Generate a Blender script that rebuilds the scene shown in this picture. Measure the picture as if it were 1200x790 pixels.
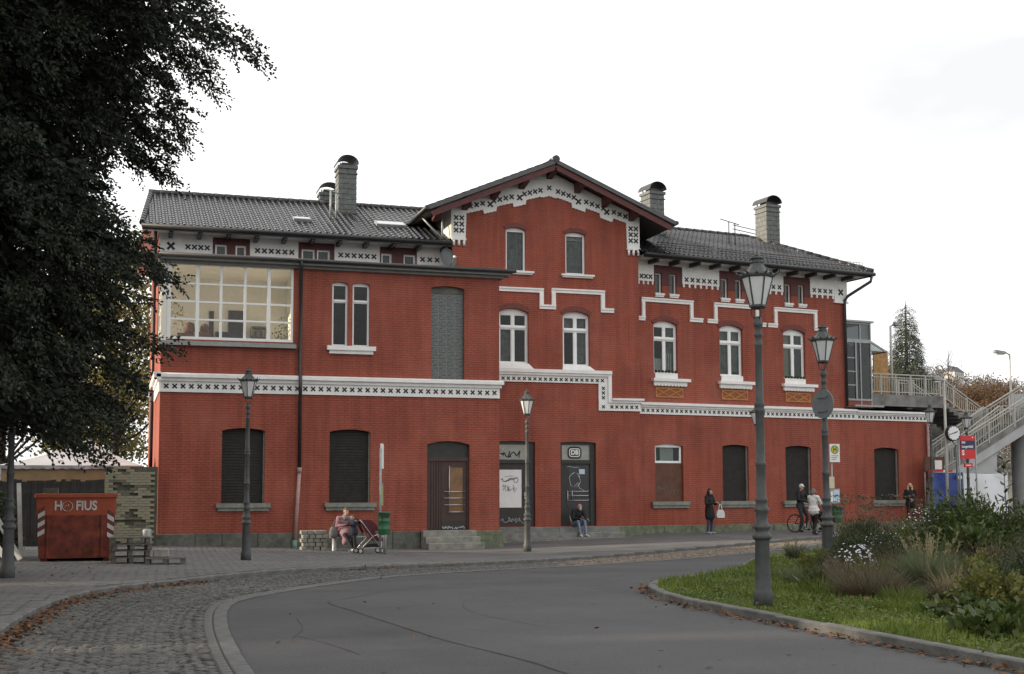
import bpy, math, random
import numpy as np
from mathutils import Vector, Matrix

random.seed(7)
rng = np.random.default_rng(7)
for o in list(bpy.data.objects):
    bpy.data.objects.remove(o)
sc = bpy.context.scene
COL = sc.collection

# ------------------------------------------------------------------ camera
EYE = 1.6
cd = bpy.data.cameras.new("camera")
cam = bpy.data.objects.new("camera", cd)
COL.objects.link(cam)
_r = Vector((0.9546, -0.2978, -0.0025)).normalized()
_f = Vector((0.2969, 0.9512, 0.0841)).normalized()
_u = _r.cross(_f).normalized()
cam.matrix_world = Matrix(((_r.x, _u.x, -_f.x, 0), (_r.y, _u.y, -_f.y, 0), (_r.z, _u.z, -_f.z, EYE), (0, 0, 0, 1)))
cd.sensor_width = 36.0
cd.lens = 36.0 * 1487.5 / 1200.0
cd.shift_y = 56.2 / 1200.0
cd.clip_start = 0.1
cd.clip_end = 6000
sc.camera = cam

# ------------------------------------------------------------------ sky and sun
SUN_DIR = Vector((-0.93, 0.13, 0.25)).normalized()      # towards the sun: low, left, slightly behind the facade
sun_el = math.asin(SUN_DIR.z)
sun_az = math.atan2(SUN_DIR.x, SUN_DIR.y)
w = bpy.data.worlds.new("World")
sc.world = w
w.use_nodes = True
nt = w.node_tree
nt.nodes.clear()
out = nt.nodes.new("ShaderNodeOutputWorld")
bg = nt.nodes.new("ShaderNodeBackground")
sky = nt.nodes.new("ShaderNodeTexSky")
sky.sky_type = 'NISHITA'
sky.sun_disc = False
sky.sun_elevation = sun_el
sky.sun_rotation = sun_az
hs = nt.nodes.new("ShaderNodeHueSaturation")
hs.inputs['Saturation'].default_value = 0.25
tc = nt.nodes.new("ShaderNodeTexCoord")
mp = nt.nodes.new("ShaderNodeMapping")
mp.inputs['Scale'].default_value = (1.0, 1.0, 2.6)
mp.inputs['Location'].default_value = (5.0, 1.0, 2.0)
nz = nt.nodes.new("ShaderNodeTexNoise")
nz.inputs['Scale'].default_value = 1.7
nz.inputs['Detail'].default_value = 5
nz.inputs['Roughness'].default_value = 0.5
cr = nt.nodes.new("ShaderNodeValToRGB")
cr.color_ramp.elements[0].position = 0.34
cr.color_ramp.elements[0].color = (6.9, 7.0, 7.12, 1)
cr.color_ramp.elements[1].position = 0.56
cr.color_ramp.elements[1].color = (11.6, 11.6, 11.6, 1)
mx = nt.nodes.new("ShaderNodeMix")
mx.data_type = 'RGBA'
mx.inputs['Factor'].default_value = 0.93                 # almost closed cloud cover
L = nt.links.new
L(tc.outputs['Generated'], mp.inputs['Vector'])
L(mp.outputs['Vector'], nz.inputs['Vector'])
L(nz.outputs['Fac'], cr.inputs['Fac'])
L(sky.outputs['Color'], hs.inputs['Color'])
L(hs.outputs['Color'], mx.inputs['A'])
L(cr.outputs['Color'], mx.inputs['B'])
L(mx.outputs['Result'], bg.inputs['Color'])
bg.inputs['Strength'].default_value = 0.1
L(bg.outputs['Background'], out.inputs['Surface'])
sd = bpy.data.lights.new("sun", 'SUN')
sd.energy = 5.0
sd.angle = math.radians(1.2)
sd.color = (1.0, 0.85, 0.66)
so = bpy.data.objects.new("sun", sd)
COL.objects.link(so)
so.rotation_euler = (-SUN_DIR).to_track_quat('-Z', 'Y').to_euler()
so.location = (-30, 20, 30)
sc.view_settings.view_transform = 'Standard'
sc.view_settings.look = 'None'
sc.view_settings.exposure = 0.5
sc.view_settings.gamma = 1.0

# ------------------------------------------------------------------ materials
def mat(name, col, rough=0.7, var=0.25, nscale=6.0, bump=0.0, bscale=30.0, metal=0.0, col2=None, spec=None, detail=4, speckle=0.0):
    m = bpy.data.materials.new(name)
    m.use_nodes = True
    n = m.node_tree.nodes
    b = n['Principled BSDF']
    k = m.node_tree.links.new
    b.inputs['Roughness'].default_value = rough
    b.inputs['Metallic'].default_value = metal
    if spec is not None:
        b.inputs['Specular IOR Level'].default_value = spec
    t = n.new("ShaderNodeTexCoord")
    z = n.new("ShaderNodeTexNoise")
    z.inputs['Scale'].default_value = nscale
    z.inputs['Detail'].default_value = detail
    z.inputs['Roughness'].default_value = 0.6
    k(t.outputs['Object'], z.inputs['Vector'])
    r = n.new("ShaderNodeValToRGB")
    r.color_ramp.elements[0].position = 0.3
    r.color_ramp.elements[1].position = 0.7
    c2 = col2 or tuple(c * (1 + var) for c in col)
    c1 = col if col2 else tuple(c * (1 - var) for c in col)
    r.color_ramp.elements[0].color = (*c1, 1)
    r.color_ramp.elements[1].color = (*c2, 1)
    k(z.outputs['Fac'], r.inputs['Fac'])
    src = r.outputs['Color']
    if speckle:                                          # coarse aggregate in the binder
        zs_ = n.new("ShaderNodeTexNoise"); zs_.inputs['Scale'].default_value = 38; zs_.inputs['Detail'].default_value = 4; zs_.inputs['Roughness'].default_value = 0.8
        k(t.outputs['Object'], zs_.inputs['Vector'])
        rs_ = n.new("ShaderNodeValToRGB"); rs_.color_ramp.elements[0].position = 0.35; rs_.color_ramp.elements[1].position = 0.68
        rs_.color_ramp.elements[0].color = (1 - speckle,) * 3 + (1,); rs_.color_ramp.elements[1].color = (1 + speckle,) * 3 + (1,)
        k(zs_.outputs['Fac'], rs_.inputs['Fac'])
        ml = n.new("ShaderNodeMix"); ml.data_type = 'RGBA'; ml.blend_type = 'MULTIPLY'; ml.inputs['Factor'].default_value = 1
        k(src, ml.inputs['A']); k(rs_.outputs['Color'], ml.inputs['B']); src = ml.outputs['Result']
    k(src, b.inputs['Base Color'])
    if bump:
        z2 = n.new("ShaderNodeTexNoise")
        z2.inputs['Scale'].default_value = bscale
        z2.inputs['Detail'].default_value = 3
        k(t.outputs['Object'], z2.inputs['Vector'])
        bp = n.new("ShaderNodeBump")
        bp.inputs['Strength'].default_value = bump
        bp.inputs['Distance'].default_value = 0.02
        k(z2.outputs['Fac'], bp.inputs['Height'])
        k(bp.outputs['Normal'], b.inputs['Normal'])
    return m

def brick_mat(name, c1, c2, mortar, stain, bw=0.25, rh=0.083, bump=1.0, rough=0.62):
    m = bpy.data.materials.new(name)
    m.use_nodes = True
    n = m.node_tree.nodes
    k = m.node_tree.links.new
    b = n['Principled BSDF']
    b.inputs['Roughness'].default_value = rough
    b.inputs['Specular IOR Level'].default_value = 0.3
    g = n.new("ShaderNodeNewGeometry")
    sp = n.new("ShaderNodeSeparateXYZ")
    k(g.outputs['Position'], sp.inputs[0])
    sn = n.new("ShaderNodeSeparateXYZ")
    k(g.outputs['True Normal'], sn.inputs[0])
    ab = n.new("ShaderNodeMath"); ab.operation = 'ABSOLUTE'
    k(sn.outputs['X'], ab.inputs[0])
    gt = n.new("ShaderNodeMath"); gt.operation = 'GREATER_THAN'; gt.inputs[1].default_value = 0.7
    k(ab.outputs[0], gt.inputs[0])
    mxu = n.new("ShaderNodeMix")
    k(gt.outputs[0], mxu.inputs['Factor'])
    k(sp.outputs['X'], mxu.inputs['A'])
    k(sp.outputs['Y'], mxu.inputs['B'])
    cb = n.new("ShaderNodeCombineXYZ")
    k(mxu.outputs['Result'], cb.inputs['X'])
    k(sp.outputs['Z'], cb.inputs['Y'])
    br = n.new("ShaderNodeTexBrick")
    br.inputs['Scale'].default_value = 1.0
    br.inputs['Brick Width'].default_value = bw
    br.inputs['Row Height'].default_value = rh
    br.inputs['Mortar Size'].default_value = 0.013
    br.inputs['Mortar Smooth'].default_value = 0.3
    br.inputs['Bias'].default_value = 0.0
    br.inputs['Color1'].default_value = (*c1, 1)
    br.inputs['Color2'].default_value = (*c2, 1)
    br.inputs['Mortar'].default_value = (*mortar, 1)
    k(cb.outputs[0], br.inputs['Vector'])
    z = n.new("ShaderNodeTexNoise")
    z.inputs['Scale'].default_value = 0.8
    z.inputs['Detail'].default_value = 6
    z.inputs['Roughness'].default_value = 0.65
    k(g.outputs['Position'], z.inputs['Vector'])
    r = n.new("ShaderNodeValToRGB")
    r.color_ramp.elements[0].position = 0.32
    r.color_ramp.elements[0].color = (*stain, 1)
    r.color_ramp.elements[1].position = 0.72
    r.color_ramp.elements[1].color = (1, 1, 1, 1)
    k(z.outputs['Fac'], r.inputs['Fac'])
    # vertical rain streaks
    ms = n.new("ShaderNodeMapping"); ms.inputs['Scale'].default_value = (3.0, 3.0, 0.25)
    k(g.outputs['Position'], ms.inputs['Vector'])
    z3 = n.new("ShaderNodeTexNoise"); z3.inputs['Scale'].default_value = 1.5; z3.inputs['Detail'].default_value = 4
    k(ms.outputs[0], z3.inputs['Vector'])
    r3 = n.new("ShaderNodeValToRGB")
    r3.color_ramp.elements[0].position = 0.35; r3.color_ramp.elements[0].color = (0.82, 0.81, 0.80, 1)
    r3.color_ramp.elements[1].position = 0.6; r3.color_ramp.elements[1].color = (1.04, 1.04, 1.04, 1)
    k(z3.outputs['Fac'], r3.inputs['Fac'])
    mu = n.new("ShaderNodeMix"); mu.data_type = 'RGBA'; mu.blend_type = 'MULTIPLY'; mu.inputs['Factor'].default_value = 1
    k(br.outputs['Color'], mu.inputs['A']); k(r.outputs['Color'], mu.inputs['B'])
    mu2 = n.new("ShaderNodeMix"); mu2.data_type = 'RGBA'; mu2.blend_type = 'MULTIPLY'; mu2.inputs['Factor'].default_value = 1
    k(mu.outputs['Result'], mu2.inputs['A']); k(r3.outputs['Color'], mu2.inputs['B'])
    # faded, slightly paler patches of old paint
    zf = n.new("ShaderNodeTexNoise"); zf.inputs['Scale'].default_value = 0.33; zf.inputs['Detail'].default_value = 8; zf.inputs['Roughness'].default_value = 0.7
    k(g.outputs['Position'], zf.inputs['Vector'])
    rf = n.new("ShaderNodeValToRGB"); rf.color_ramp.elements[0].position = 0.5; rf.color_ramp.elements[0].color = (0, 0, 0, 1)
    rf.color_ramp.elements[1].position = 0.72; rf.color_ramp.elements[1].color = (0.28, 0.28, 0.28, 1)
    k(zf.outputs['Fac'], rf.inputs['Fac'])
    mf = n.new("ShaderNodeMix"); mf.data_type = 'RGBA'
    k(rf.outputs['Color'], mf.inputs['Factor']); k(mu2.outputs['Result'], mf.inputs['A']); mf.inputs['B'].default_value = (0.50, 0.19, 0.13, 1)
    k(mf.outputs['Result'], b.inputs['Base Color'])
    bp = n.new("ShaderNodeBump"); bp.inputs['Strength'].default_value = bump; bp.inputs['Distance'].default_value = 0.012; bp.invert = True
    k(br.outputs['Fac'], bp.inputs['Height'])
    zb = n.new("ShaderNodeTexNoise"); zb.inputs['Scale'].default_value = 9.0; zb.inputs['Detail'].default_value = 4
    k(g.outputs['Position'], zb.inputs['Vector'])
    bp2 = n.new("ShaderNodeBump"); bp2.inputs['Strength'].default_value = 0.35; bp2.inputs['Distance'].default_value = 0.03
    k(zb.outputs['Fac'], bp2.inputs['Height']); k(bp.outputs['Normal'], bp2.inputs['Normal'])
    k(bp2.outputs['Normal'], b.inputs['Normal'])
    return m

def glass_mat(name, tint=(1, 1, 1), boost=1.0, rough=0.02):
    m = bpy.data.materials.new(name)
    m.use_nodes = True
    n = m.node_tree.nodes
    k = m.node_tree.links.new
    n.clear()
    o = n.new("ShaderNodeOutputMaterial")
    tr = n.new("ShaderNodeBsdfTransparent"); tr.inputs['Color'].default_value = (*tint, 1)
    gl = n.new("ShaderNodeBsdfGlossy"); gl.inputs['Roughness'].default_value = rough
    fr = n.new("ShaderNodeFresnel"); fr.inputs['IOR'].default_value = 1.5
    mm = n.new("ShaderNodeMath"); mm.operation = 'MULTIPLY'; mm.inputs[1].default_value = boost; mm.use_clamp = True
    ms = n.new("ShaderNodeMixShader")
    k(fr.outputs[0], mm.inputs[0]); k(mm.outputs[0], ms.inputs['Fac'])
    k(tr.outputs[0], ms.inputs[1]); k(gl.outputs[0], ms.inputs[2]); k(ms.outputs[0], o.inputs['Surface'])
    return m

def leaf_mat(name, cols, rough=0.55, trans=0.25, nscale=2.0):
    """foliage: colour varies from clump to clump, a little light passes through"""
    m = bpy.data.materials.new(name)
    m.use_nodes = True
    n = m.node_tree.nodes
    k = m.node_tree.links.new
    n.clear()
    o = n.new("ShaderNodeOutputMaterial")
    t = n.new("ShaderNodeTexCoord")
    z = n.new("ShaderNodeTexNoise"); z.inputs['Scale'].default_value = nscale; z.inputs['Detail'].default_value = 5
    z.inputs['Roughness'].default_value = 0.75
    k(t.outputs['Object'], z.inputs['Vector'])
    r = n.new("ShaderNodeValToRGB")
    e = r.color_ramp.elements
    e[0].position = 0.3; e[0].color = (*cols[0], 1)
    e[1].position = 0.7; e[1].color = (*cols[-1], 1)
    if len(cols) > 2:
        q = e.new(0.5); q.color = (*cols[1], 1)
    k(z.outputs['Fac'], r.inputs['Fac'])
    d = n.new("ShaderNodeBsdfPrincipled"); d.inputs['Roughness'].default_value = rough
    d.inputs['Specular IOR Level'].default_value = 0.3
    tl = n.new("ShaderNodeBsdfTranslucent")
    ms = n.new("ShaderNodeMixShader"); ms.inputs['Fac'].default_value = trans
    k(r.outputs['Color'], d.inputs['Base Color']); k(r.outputs['Color'], tl.inputs['Color'])
    k(d.outputs[0], ms.inputs[1]); k(tl.outputs[0], ms.inputs[2]); k(ms.outputs[0], o.inputs['Surface'])
    return m

M = {}
M['red'] = brick_mat('red_painted_brick', (0.375, 0.094, 0.057), (0.345, 0.085, 0.052), (0.285, 0.069, 0.043), (0.76, 0.73, 0.72))
M['maroon'] = mat('maroon_paint', (0.085, 0.018, 0.016), 0.6, 0.25, 5, 0.2)
M['white'] = mat('white_plaster', (0.80, 0.79, 0.76), 0.75, 0.07, 3, 0.25, 40)
M['white_dirty'] = mat('weathered_white_cornice', (0.76, 0.76, 0.74), 0.75, 0.12, 3, 0.3, 30)
M['trim_grey'] = mat('grey_fascia_paint', (0.21, 0.215, 0.205), 0.65, 0.15, 4, 0.15)
M['black'] = mat('black_paint', (0.012, 0.011, 0.011), 0.6, 0.2)
M['pvc'] = mat('white_window_frame', (0.82, 0.82, 0.80), 0.4, 0.04)
M['cream'] = mat('cream_window_frame', (0.78, 0.75, 0.66), 0.5, 0.06)
M['cream_room'] = mat('cream_room_wall', (0.82, 0.79, 0.71), 0.85, 0.05)
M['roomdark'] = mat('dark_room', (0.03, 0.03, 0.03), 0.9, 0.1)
M['tile'] = mat('anthracite_glazed_tile', (0.040, 0.040, 0.043), 0.27, 0.40, 5, spec=0.28)
M['gutter'] = mat('dark_metal_gutter', (0.028, 0.028, 0.03), 0.45, 0.25, 5)
M['soffit'] = mat('grey_soffit_board', (0.14, 0.135, 0.13), 0.7, 0.2)
M['slate'] = mat('grey_slate_cladding', (0.105, 0.112, 0.106), 0.6, 0.3, 7, 0.2)
M['stone'] = mat('dark_plinth_stone', (0.105, 0.105, 0.090), 0.85, 0.4, 4, 0.8, 12)
M['stone_green'] = mat('mossy_plinth_stone', (0.130, 0.150, 0.095), 0.85, 0.4, 4, 0.8, 12)
M['sill'] = mat('grey_stone_sill', (0.210, 0.215, 0.185), 0.8, 0.25, 5, 0.4, 25)
M['step'] = mat('worn_grey_step', (0.230, 0.225, 0.195), 0.85, 0.3, 4, 0.4, 25)
M['step_dark'] = mat('dark_worn_step', (0.185, 0.186, 0.168), 0.85, 0.3, 4, 0.4, 25)
M['shutter'] = mat('dark_green_brown_shutter', (0.016, 0.014, 0.0105), 0.8, 0.4, 5, 0.2)
M['door_brown'] = mat('dark_brown_door', (0.050, 0.022, 0.017), 0.5, 0.25, 4)
M['door_black'] = mat('blackish_door', (0.022, 0.022, 0.020), 0.5, 0.3, 4)
M['board_brown'] = mat('brown_plywood', (0.105, 0.042, 0.022), 0.7, 0.3, 3, 0.2)
M['amber'] = mat('amber_door_glass', (0.20, 0.105, 0.045), 0.25, 0.35, 2.5)
M['chrome'] = mat('brushed_steel', (0.55, 0.55, 0.54), 0.35, 0.1, 8, metal=0.8)
M['transom'] = mat('grey_transom_glass', (0.30, 0.31, 0.27), 0.4, 0.2, 4)
M['whiteboard'] = mat('white_door_panel', (0.74, 0.74, 0.72), 0.6, 0.06, 3)
M['ink'] = mat('black_spray_paint', (0.02, 0.02, 0.025), 0.6, 0.1)
M['ink_blue'] = mat('blue_spray_paint', (0.12, 0.17, 0.24), 0.6, 0.1)
M['ink_white'] = mat('white_spray_paint', (0.55, 0.55, 0.55), 0.6, 0.1)
M['glass'] = glass_mat('window_glass', (0.72, 0.75, 0.74), 0.50)
M['glass_grey'] = glass_mat('grey_tinted_glass', (0.30, 0.32, 0.32), 0.8)
M['glass_clear'] = glass_mat('clear_glass', (0.97, 0.97, 0.95), 0.55)
M['gblock'] = mat('glass_block', (0.075, 0.085, 0.082), 0.25, 0.75, 11, 1.0, 22, spec=0.7)
M['gjoint'] = mat('glass_block_joint', (0.215, 0.22, 0.212), 0.8, 0.15)
M['curtain'] = mat('pale_net_curtain', (0.72, 0.72, 0.70), 0.9, 0.10, 12)
M['curtain_grey'] = mat('grey_net_curtain', (0.27, 0.275, 0.265), 0.9, 0.4, 4)
M['curtain_tan'] = mat('tan_curtain', (0.52, 0.39, 0.25), 0.9, 0.12, 8)
M['orange_panel'] = mat('orange_brick_panel', (0.270, 0.082, 0.022), 0.7, 0.2, 8, 0.2)
M['orange_bar'] = mat('ochre_lattice_bar', (0.400, 0.170, 0.055), 0.7, 0.2, 8)
M['pipe_pink'] = mat('faded_pink_pipe', (0.36, 0.23, 0.21), 0.6, 0.2, 4)
M['pipe_green'] = mat('green_pipe_shoe', (0.14, 0.24, 0.17), 0.6, 0.2, 5)
M['asphalt'] = mat('grey_asphalt', (0.050, 0.050, 0.0525), 0.82, 0.34, 0.45, 0.7, 90, detail=10, speckle=0.45)
M['asphalt2'] = mat('paler_grey_asphalt', (0.056, 0.056, 0.058), 0.82, 0.2, 0.45, 0.7, 90, detail=10, speckle=0.4)
M['earth'] = mat('bare_earth', (0.080, 0.068, 0.050), 0.9, 0.3, 2)
M['joint'] = mat('dark_joint_sand', (0.024, 0.023, 0.020), 0.95, 0.35, 3)
M['sett'] = mat('grey_granite_sett', (0.072, 0.070, 0.064), 0.7, 0.35, 7, 0.4, 40)
M['sett2'] = mat('dark_granite_sett', (0.049, 0.048, 0.045), 0.7, 0.30, 9, 0.4, 40)
M['sett3'] = mat('brown_granite_sett', (0.165, 0.128, 0.095), 0.75, 0.30, 9, 0.4, 40)
M['paver'] = mat('grey_concrete_paver', (0.088, 0.086, 0.084), 0.85, 0.25, 5, 0.3, 60)
M['paver2'] = mat('pale_concrete_paver', (0.104, 0.102, 0.098), 0.85, 0.25, 5, 0.3, 60)
M['pave_asph'] = mat('worn_grey_pavement', (0.096, 0.094, 0.093), 0.9, 0.28, 0.8, 0.3, 60, detail=8)
M['kerb'] = mat('granite_kerb', (0.100, 0.099, 0.092), 0.85, 0.4, 4, 0.4, 30)
M['gutter_slab'] = mat('pale_gutter_slab', (0.086, 0.085, 0.083), 0.85, 0.25, 4, 0.3, 50)
M['soil'] = mat('grassy_soil', (0.030, 0.040, 0.014), 0.95, 0.4, 3)
M['lamp'] = mat('dark_grey_green_lamp_paint', (0.066, 0.070, 0.068), 0.55, 0.25, 6, spec=0.3)
M['lampglass'] = mat('frosted_lamp_pane', (0.62, 0.63, 0.62), 0.35, 0.06, 4)
M['skip'] = mat('orange_red_skip_paint', (0.290, 0.048, 0.018), 0.55, 0.3, 3, 0.2, 15, col2=(0.38, 0.075, 0.027))
M['skip_low'] = mat('rusty_dark_skip_paint', (0.175, 0.034, 0.017), 0.7, 0.6, 4, 0.3, 12)
M['sticker_w'] = mat('white_sticker', (0.55, 0.53, 0.50), 0.5, 0.1)
M['sticker_r'] = mat('dark_red_sticker', (0.15, 0.025, 0.02), 0.5, 0.1)
M['wood'] = mat('grey_weathered_wood', (0.105, 0.098, 0.082), 0.85, 0.4, 6, 0.3)
M['wood_dark'] = mat('dark_stained_board', (0.030, 0.028, 0.024), 0.85, 0.4, 5, 0.3)
M['wood_white'] = mat('white_painted_board', (0.46, 0.45, 0.42), 0.7, 0.15, 4)
M['ybrick'] = mat('yellow_grey_brick', (0.300, 0.275, 0.190), 0.85, 0.35, 3.1, 0.4, 20)
M['ybrick2'] = mat('dark_stained_brick', (0.150, 0.138, 0.098), 0.85, 0.4, 3.1, 0.4, 20)
M['mortar'] = mat('dark_mortar', (0.085, 0.080, 0.060), 0.95, 0.3, 4)
M['pstone'] = mat('pale_rubble_stone', (0.250, 0.240, 0.205), 0.85, 0.35, 6, 0.4, 20)
M['canvas'] = mat('white_tent_canvas', (0.46, 0.46, 0.47), 0.8, 0.1, 1.2)
M['canvas_tan'] = mat('tan_tent_wall', (0.30, 0.21, 0.115), 0.85, 0.2, 2)
M['bin_green'] = mat('green_litter_bin', (0.020, 0.105, 0.042), 0.5, 0.25, 8)
M['galv'] = mat('galvanised_steel', (0.30, 0.31, 0.31), 0.5, 0.2, 10, metal=0.3)
M['concrete'] = mat('stained_concrete', (0.190, 0.185, 0.172), 0.9, 0.45, 1.6, 0.3, 20, detail=8)
M['concrete_w'] = mat('pale_painted_concrete', (0.400, 0.400, 0.395), 0.85, 0.12, 1.5)
M['rail'] = mat('pale_grey_railing', (0.40, 0.39, 0.35), 0.5, 0.12, 6)
M['tarp_blue'] = mat('blue_tarpaulin', (0.016, 0.045, 0.230), 0.4, 0.3, 2.5, 0.5, 5)
M['tarp_white'] = mat('white_tarpaulin', (0.70, 0.71, 0.72), 0.6, 0.06, 2, 0.5, 5)
M['osb'] = mat('osb_board', (0.36, 0.20, 0.075), 0.8, 0.35, 9)
M['sign_red'] = mat('red_sign', (0.56, 0.018, 0.022), 0.4, 0.06)
M['sign_blue'] = mat('dark_blue_sign', (0.018, 0.022, 0.075), 0.4, 0.06)
M['sign_white'] = mat('white_sign', (0.72, 0.72, 0.70), 0.5, 0.05)
M['sign_yellow'] = mat('yellow_sign', (0.70, 0.50, 0.02), 0.45, 0.05)
M['sign_green'] = mat('green_sign', (0.02, 0.17, 0.05), 0.45, 0.05)
M['paper'] = mat('cream_timetable', (0.55, 0.50, 0.34), 0.7, 0.1)
M['paper_green'] = mat('yellow_green_timetable', (0.28, 0.33, 0.12), 0.6, 0.2, 12)
M['paper_blue'] = mat('pale_blue_timetable', (0.45, 0.58, 0.66), 0.5, 0.1)
M['sign_back'] = mat('grey_sign_back', (0.135, 0.150, 0.150), 0.5, 0.15, 5, metal=0.2)
M['rubber'] = mat('black_rubber', (0.012, 0.012, 0.012), 0.7, 0.2)
M['bark'] = mat('dark_bark', (0.045, 0.038, 0.030), 0.9, 0.4, 6, 0.6, 15)
M['needle'] = leaf_mat('dark_conifer_needles', [(0.012, 0.015, 0.010), (0.022, 0.027, 0.016), (0.032, 0.038, 0.020)], 0.6, 0.10, 0.8)
M['spruce'] = leaf_mat('spruce_needles', [(0.040, 0.052, 0.034), (0.065, 0.080, 0.050)], 0.6, 0.15, 0.6)
M['yellowleaf'] = leaf_mat('yellow_green_leaves', [(0.13, 0.13, 0.03), (0.20, 0.18, 0.05), (0.26, 0.22, 0.08)], 0.6, 0.35, 0.5)
M['autumn'] = leaf_mat('rust_brown_leaves', [(0.105, 0.060, 0.032), (0.145, 0.085, 0.044), (0.185, 0.118, 0.062)], 0.7, 0.3, 0.25)
M['grass'] = leaf_mat('lawn_grass', [(0.050, 0.074, 0.016), (0.115, 0.160, 0.026), (0.215, 0.255, 0.050)], 0.5, 0.3, 0.9)
M['weeds'] = leaf_mat('clover_and_weeds', [(0.045, 0.075, 0.018), (0.090, 0.125, 0.026), (0.15, 0.16, 0.045)], 0.6, 0.25, 3.0)
M['litter'] = leaf_mat('fallen_brown_leaves', [(0.070, 0.036, 0.018), (0.130, 0.056, 0.024), (0.22, 0.115, 0.05)], 0.7, 0.15, 8.0)
M['shrub_green'] = leaf_mat('glossy_shrub_leaves', [(0.028, 0.045, 0.012), (0.055, 0.082, 0.020), (0.105, 0.125, 0.034)], 0.4, 0.25, 2.2)
M['shrub_dark'] = leaf_mat('dark_shrub_leaves', [(0.028, 0.042, 0.016), (0.050, 0.066, 0.026)], 0.5, 0.2, 3)
M['shrub_yellow'] = leaf_mat('yellowing_shrub_leaves', [(0.075, 0.095, 0.022), (0.120, 0.130, 0.030), (0.18, 0.15, 0.04)], 0.5, 0.3, 3)
M['shrub_brown'] = leaf_mat('reddish_brown_stems', [(0.060, 0.048, 0.030), (0.110, 0.085, 0.054), (0.17, 0.140, 0.085)], 0.7, 0.2, 3)
M['straw'] = leaf_mat('pale_straw', [(0.24, 0.20, 0.11), (0.34, 0.29, 0.17)], 0.7, 0.3, 3)
M['greygrass'] = leaf_mat('grey_green_grass', [(0.085, 0.105, 0.050), (0.150, 0.170, 0.090)], 0.6, 0.3, 2)
M['petal'] = mat('white_lilac_petal', (0.50, 0.48, 0.55), 0.7, 0.15, 6)
M['farwood'] = leaf_mat('bare_grey_wood', [(0.16, 0.15, 0.14), (0.23, 0.215, 0.20)], 0.9, 0.2, 0.02)
M['hill'] = mat('hill_ground', (0.13, 0.13, 0.11), 0.95, 0.3, 0.02)
M['house_w'] = mat('pale_house_wall', (0.55, 0.54, 0.50), 0.9, 0.06, 0.3)
M['house_c'] = mat('cream_house_wall', (0.60, 0.54, 0.40), 0.9, 0.06, 0.3)
M['roof_grey'] = mat('dark_house_roof', (0.085, 0.085, 0.095), 0.8, 0.15, 0.3)
M['winblack'] = mat('dark_window', (0.03, 0.03, 0.035), 0.2, 0.1)
M['skin'] = mat('skin', (0.42, 0.24, 0.17), 0.6, 0.06)
M['hair_dark'] = mat('dark_hair', (0.014, 0.011, 0.010), 0.6, 0.3, 30)
M['hair_brown'] = mat('brown_hair', (0.085, 0.05, 0.03), 0.6, 0.3, 30)
M['hair_grey'] = mat('grey_hair', (0.13, 0.115, 0.10), 0.6, 0.2, 30)
M['hair_blonde'] = mat('blonde_hair', (0.55, 0.38, 0.20), 0.6, 0.2, 30)
M['cl_black'] = mat('black_cloth', (0.012, 0.012, 0.013), 0.9, 0.3, 12)
M['cl_dark'] = mat('charcoal_cloth', (0.026, 0.026, 0.029), 0.9, 0.3, 12)
M['cl_pink'] = mat('dusty_pink_cloth', (0.30, 0.165, 0.185), 0.9, 0.12, 12)
M['cl_grey'] = mat('grey_scarf', (0.16, 0.15, 0.145), 0.9, 0.2, 20)
M['cl_navy'] = mat('navy_cloth', (0.022, 0.028, 0.045), 0.9, 0.2, 12)
M['cl_jean'] = mat('light_blue_denim', (0.16, 0.21, 0.28), 0.9, 0.25, 10)
M['cl_jean_d'] = mat('dark_blue_denim', (0.040, 0.050, 0.080), 0.9, 0.25, 10)
M['cl_white'] = mat('white_jacket', (0.58, 0.57, 0.55), 0.85, 0.1, 10)
M['shoe_w'] = mat('white_shoe', (0.56, 0.56, 0.55), 0.6, 0.1)
M['shoe_g'] = mat('pale_blue_grey_trainer', (0.27, 0.32, 0.35), 0.6, 0.2, 20)
M['mask_w'] = mat('pale_face_mask', (0.50, 0.53, 0.55), 0.8, 0.05)
M['burgundy'] = mat('burgundy_fabric', (0.095, 0.018, 0.024), 0.8, 0.2, 8)
M['bag_w'] = mat('white_plastic_bag', (0.58, 0.58, 0.58), 0.5, 0.12, 14)
M['clockface'] = mat('white_clock_face', (0.75, 0.75, 0.73), 0.4, 0.03)
M['dish'] = mat('grey_dish', (0.09, 0.095, 0.095), 0.5, 0.12)

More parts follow.
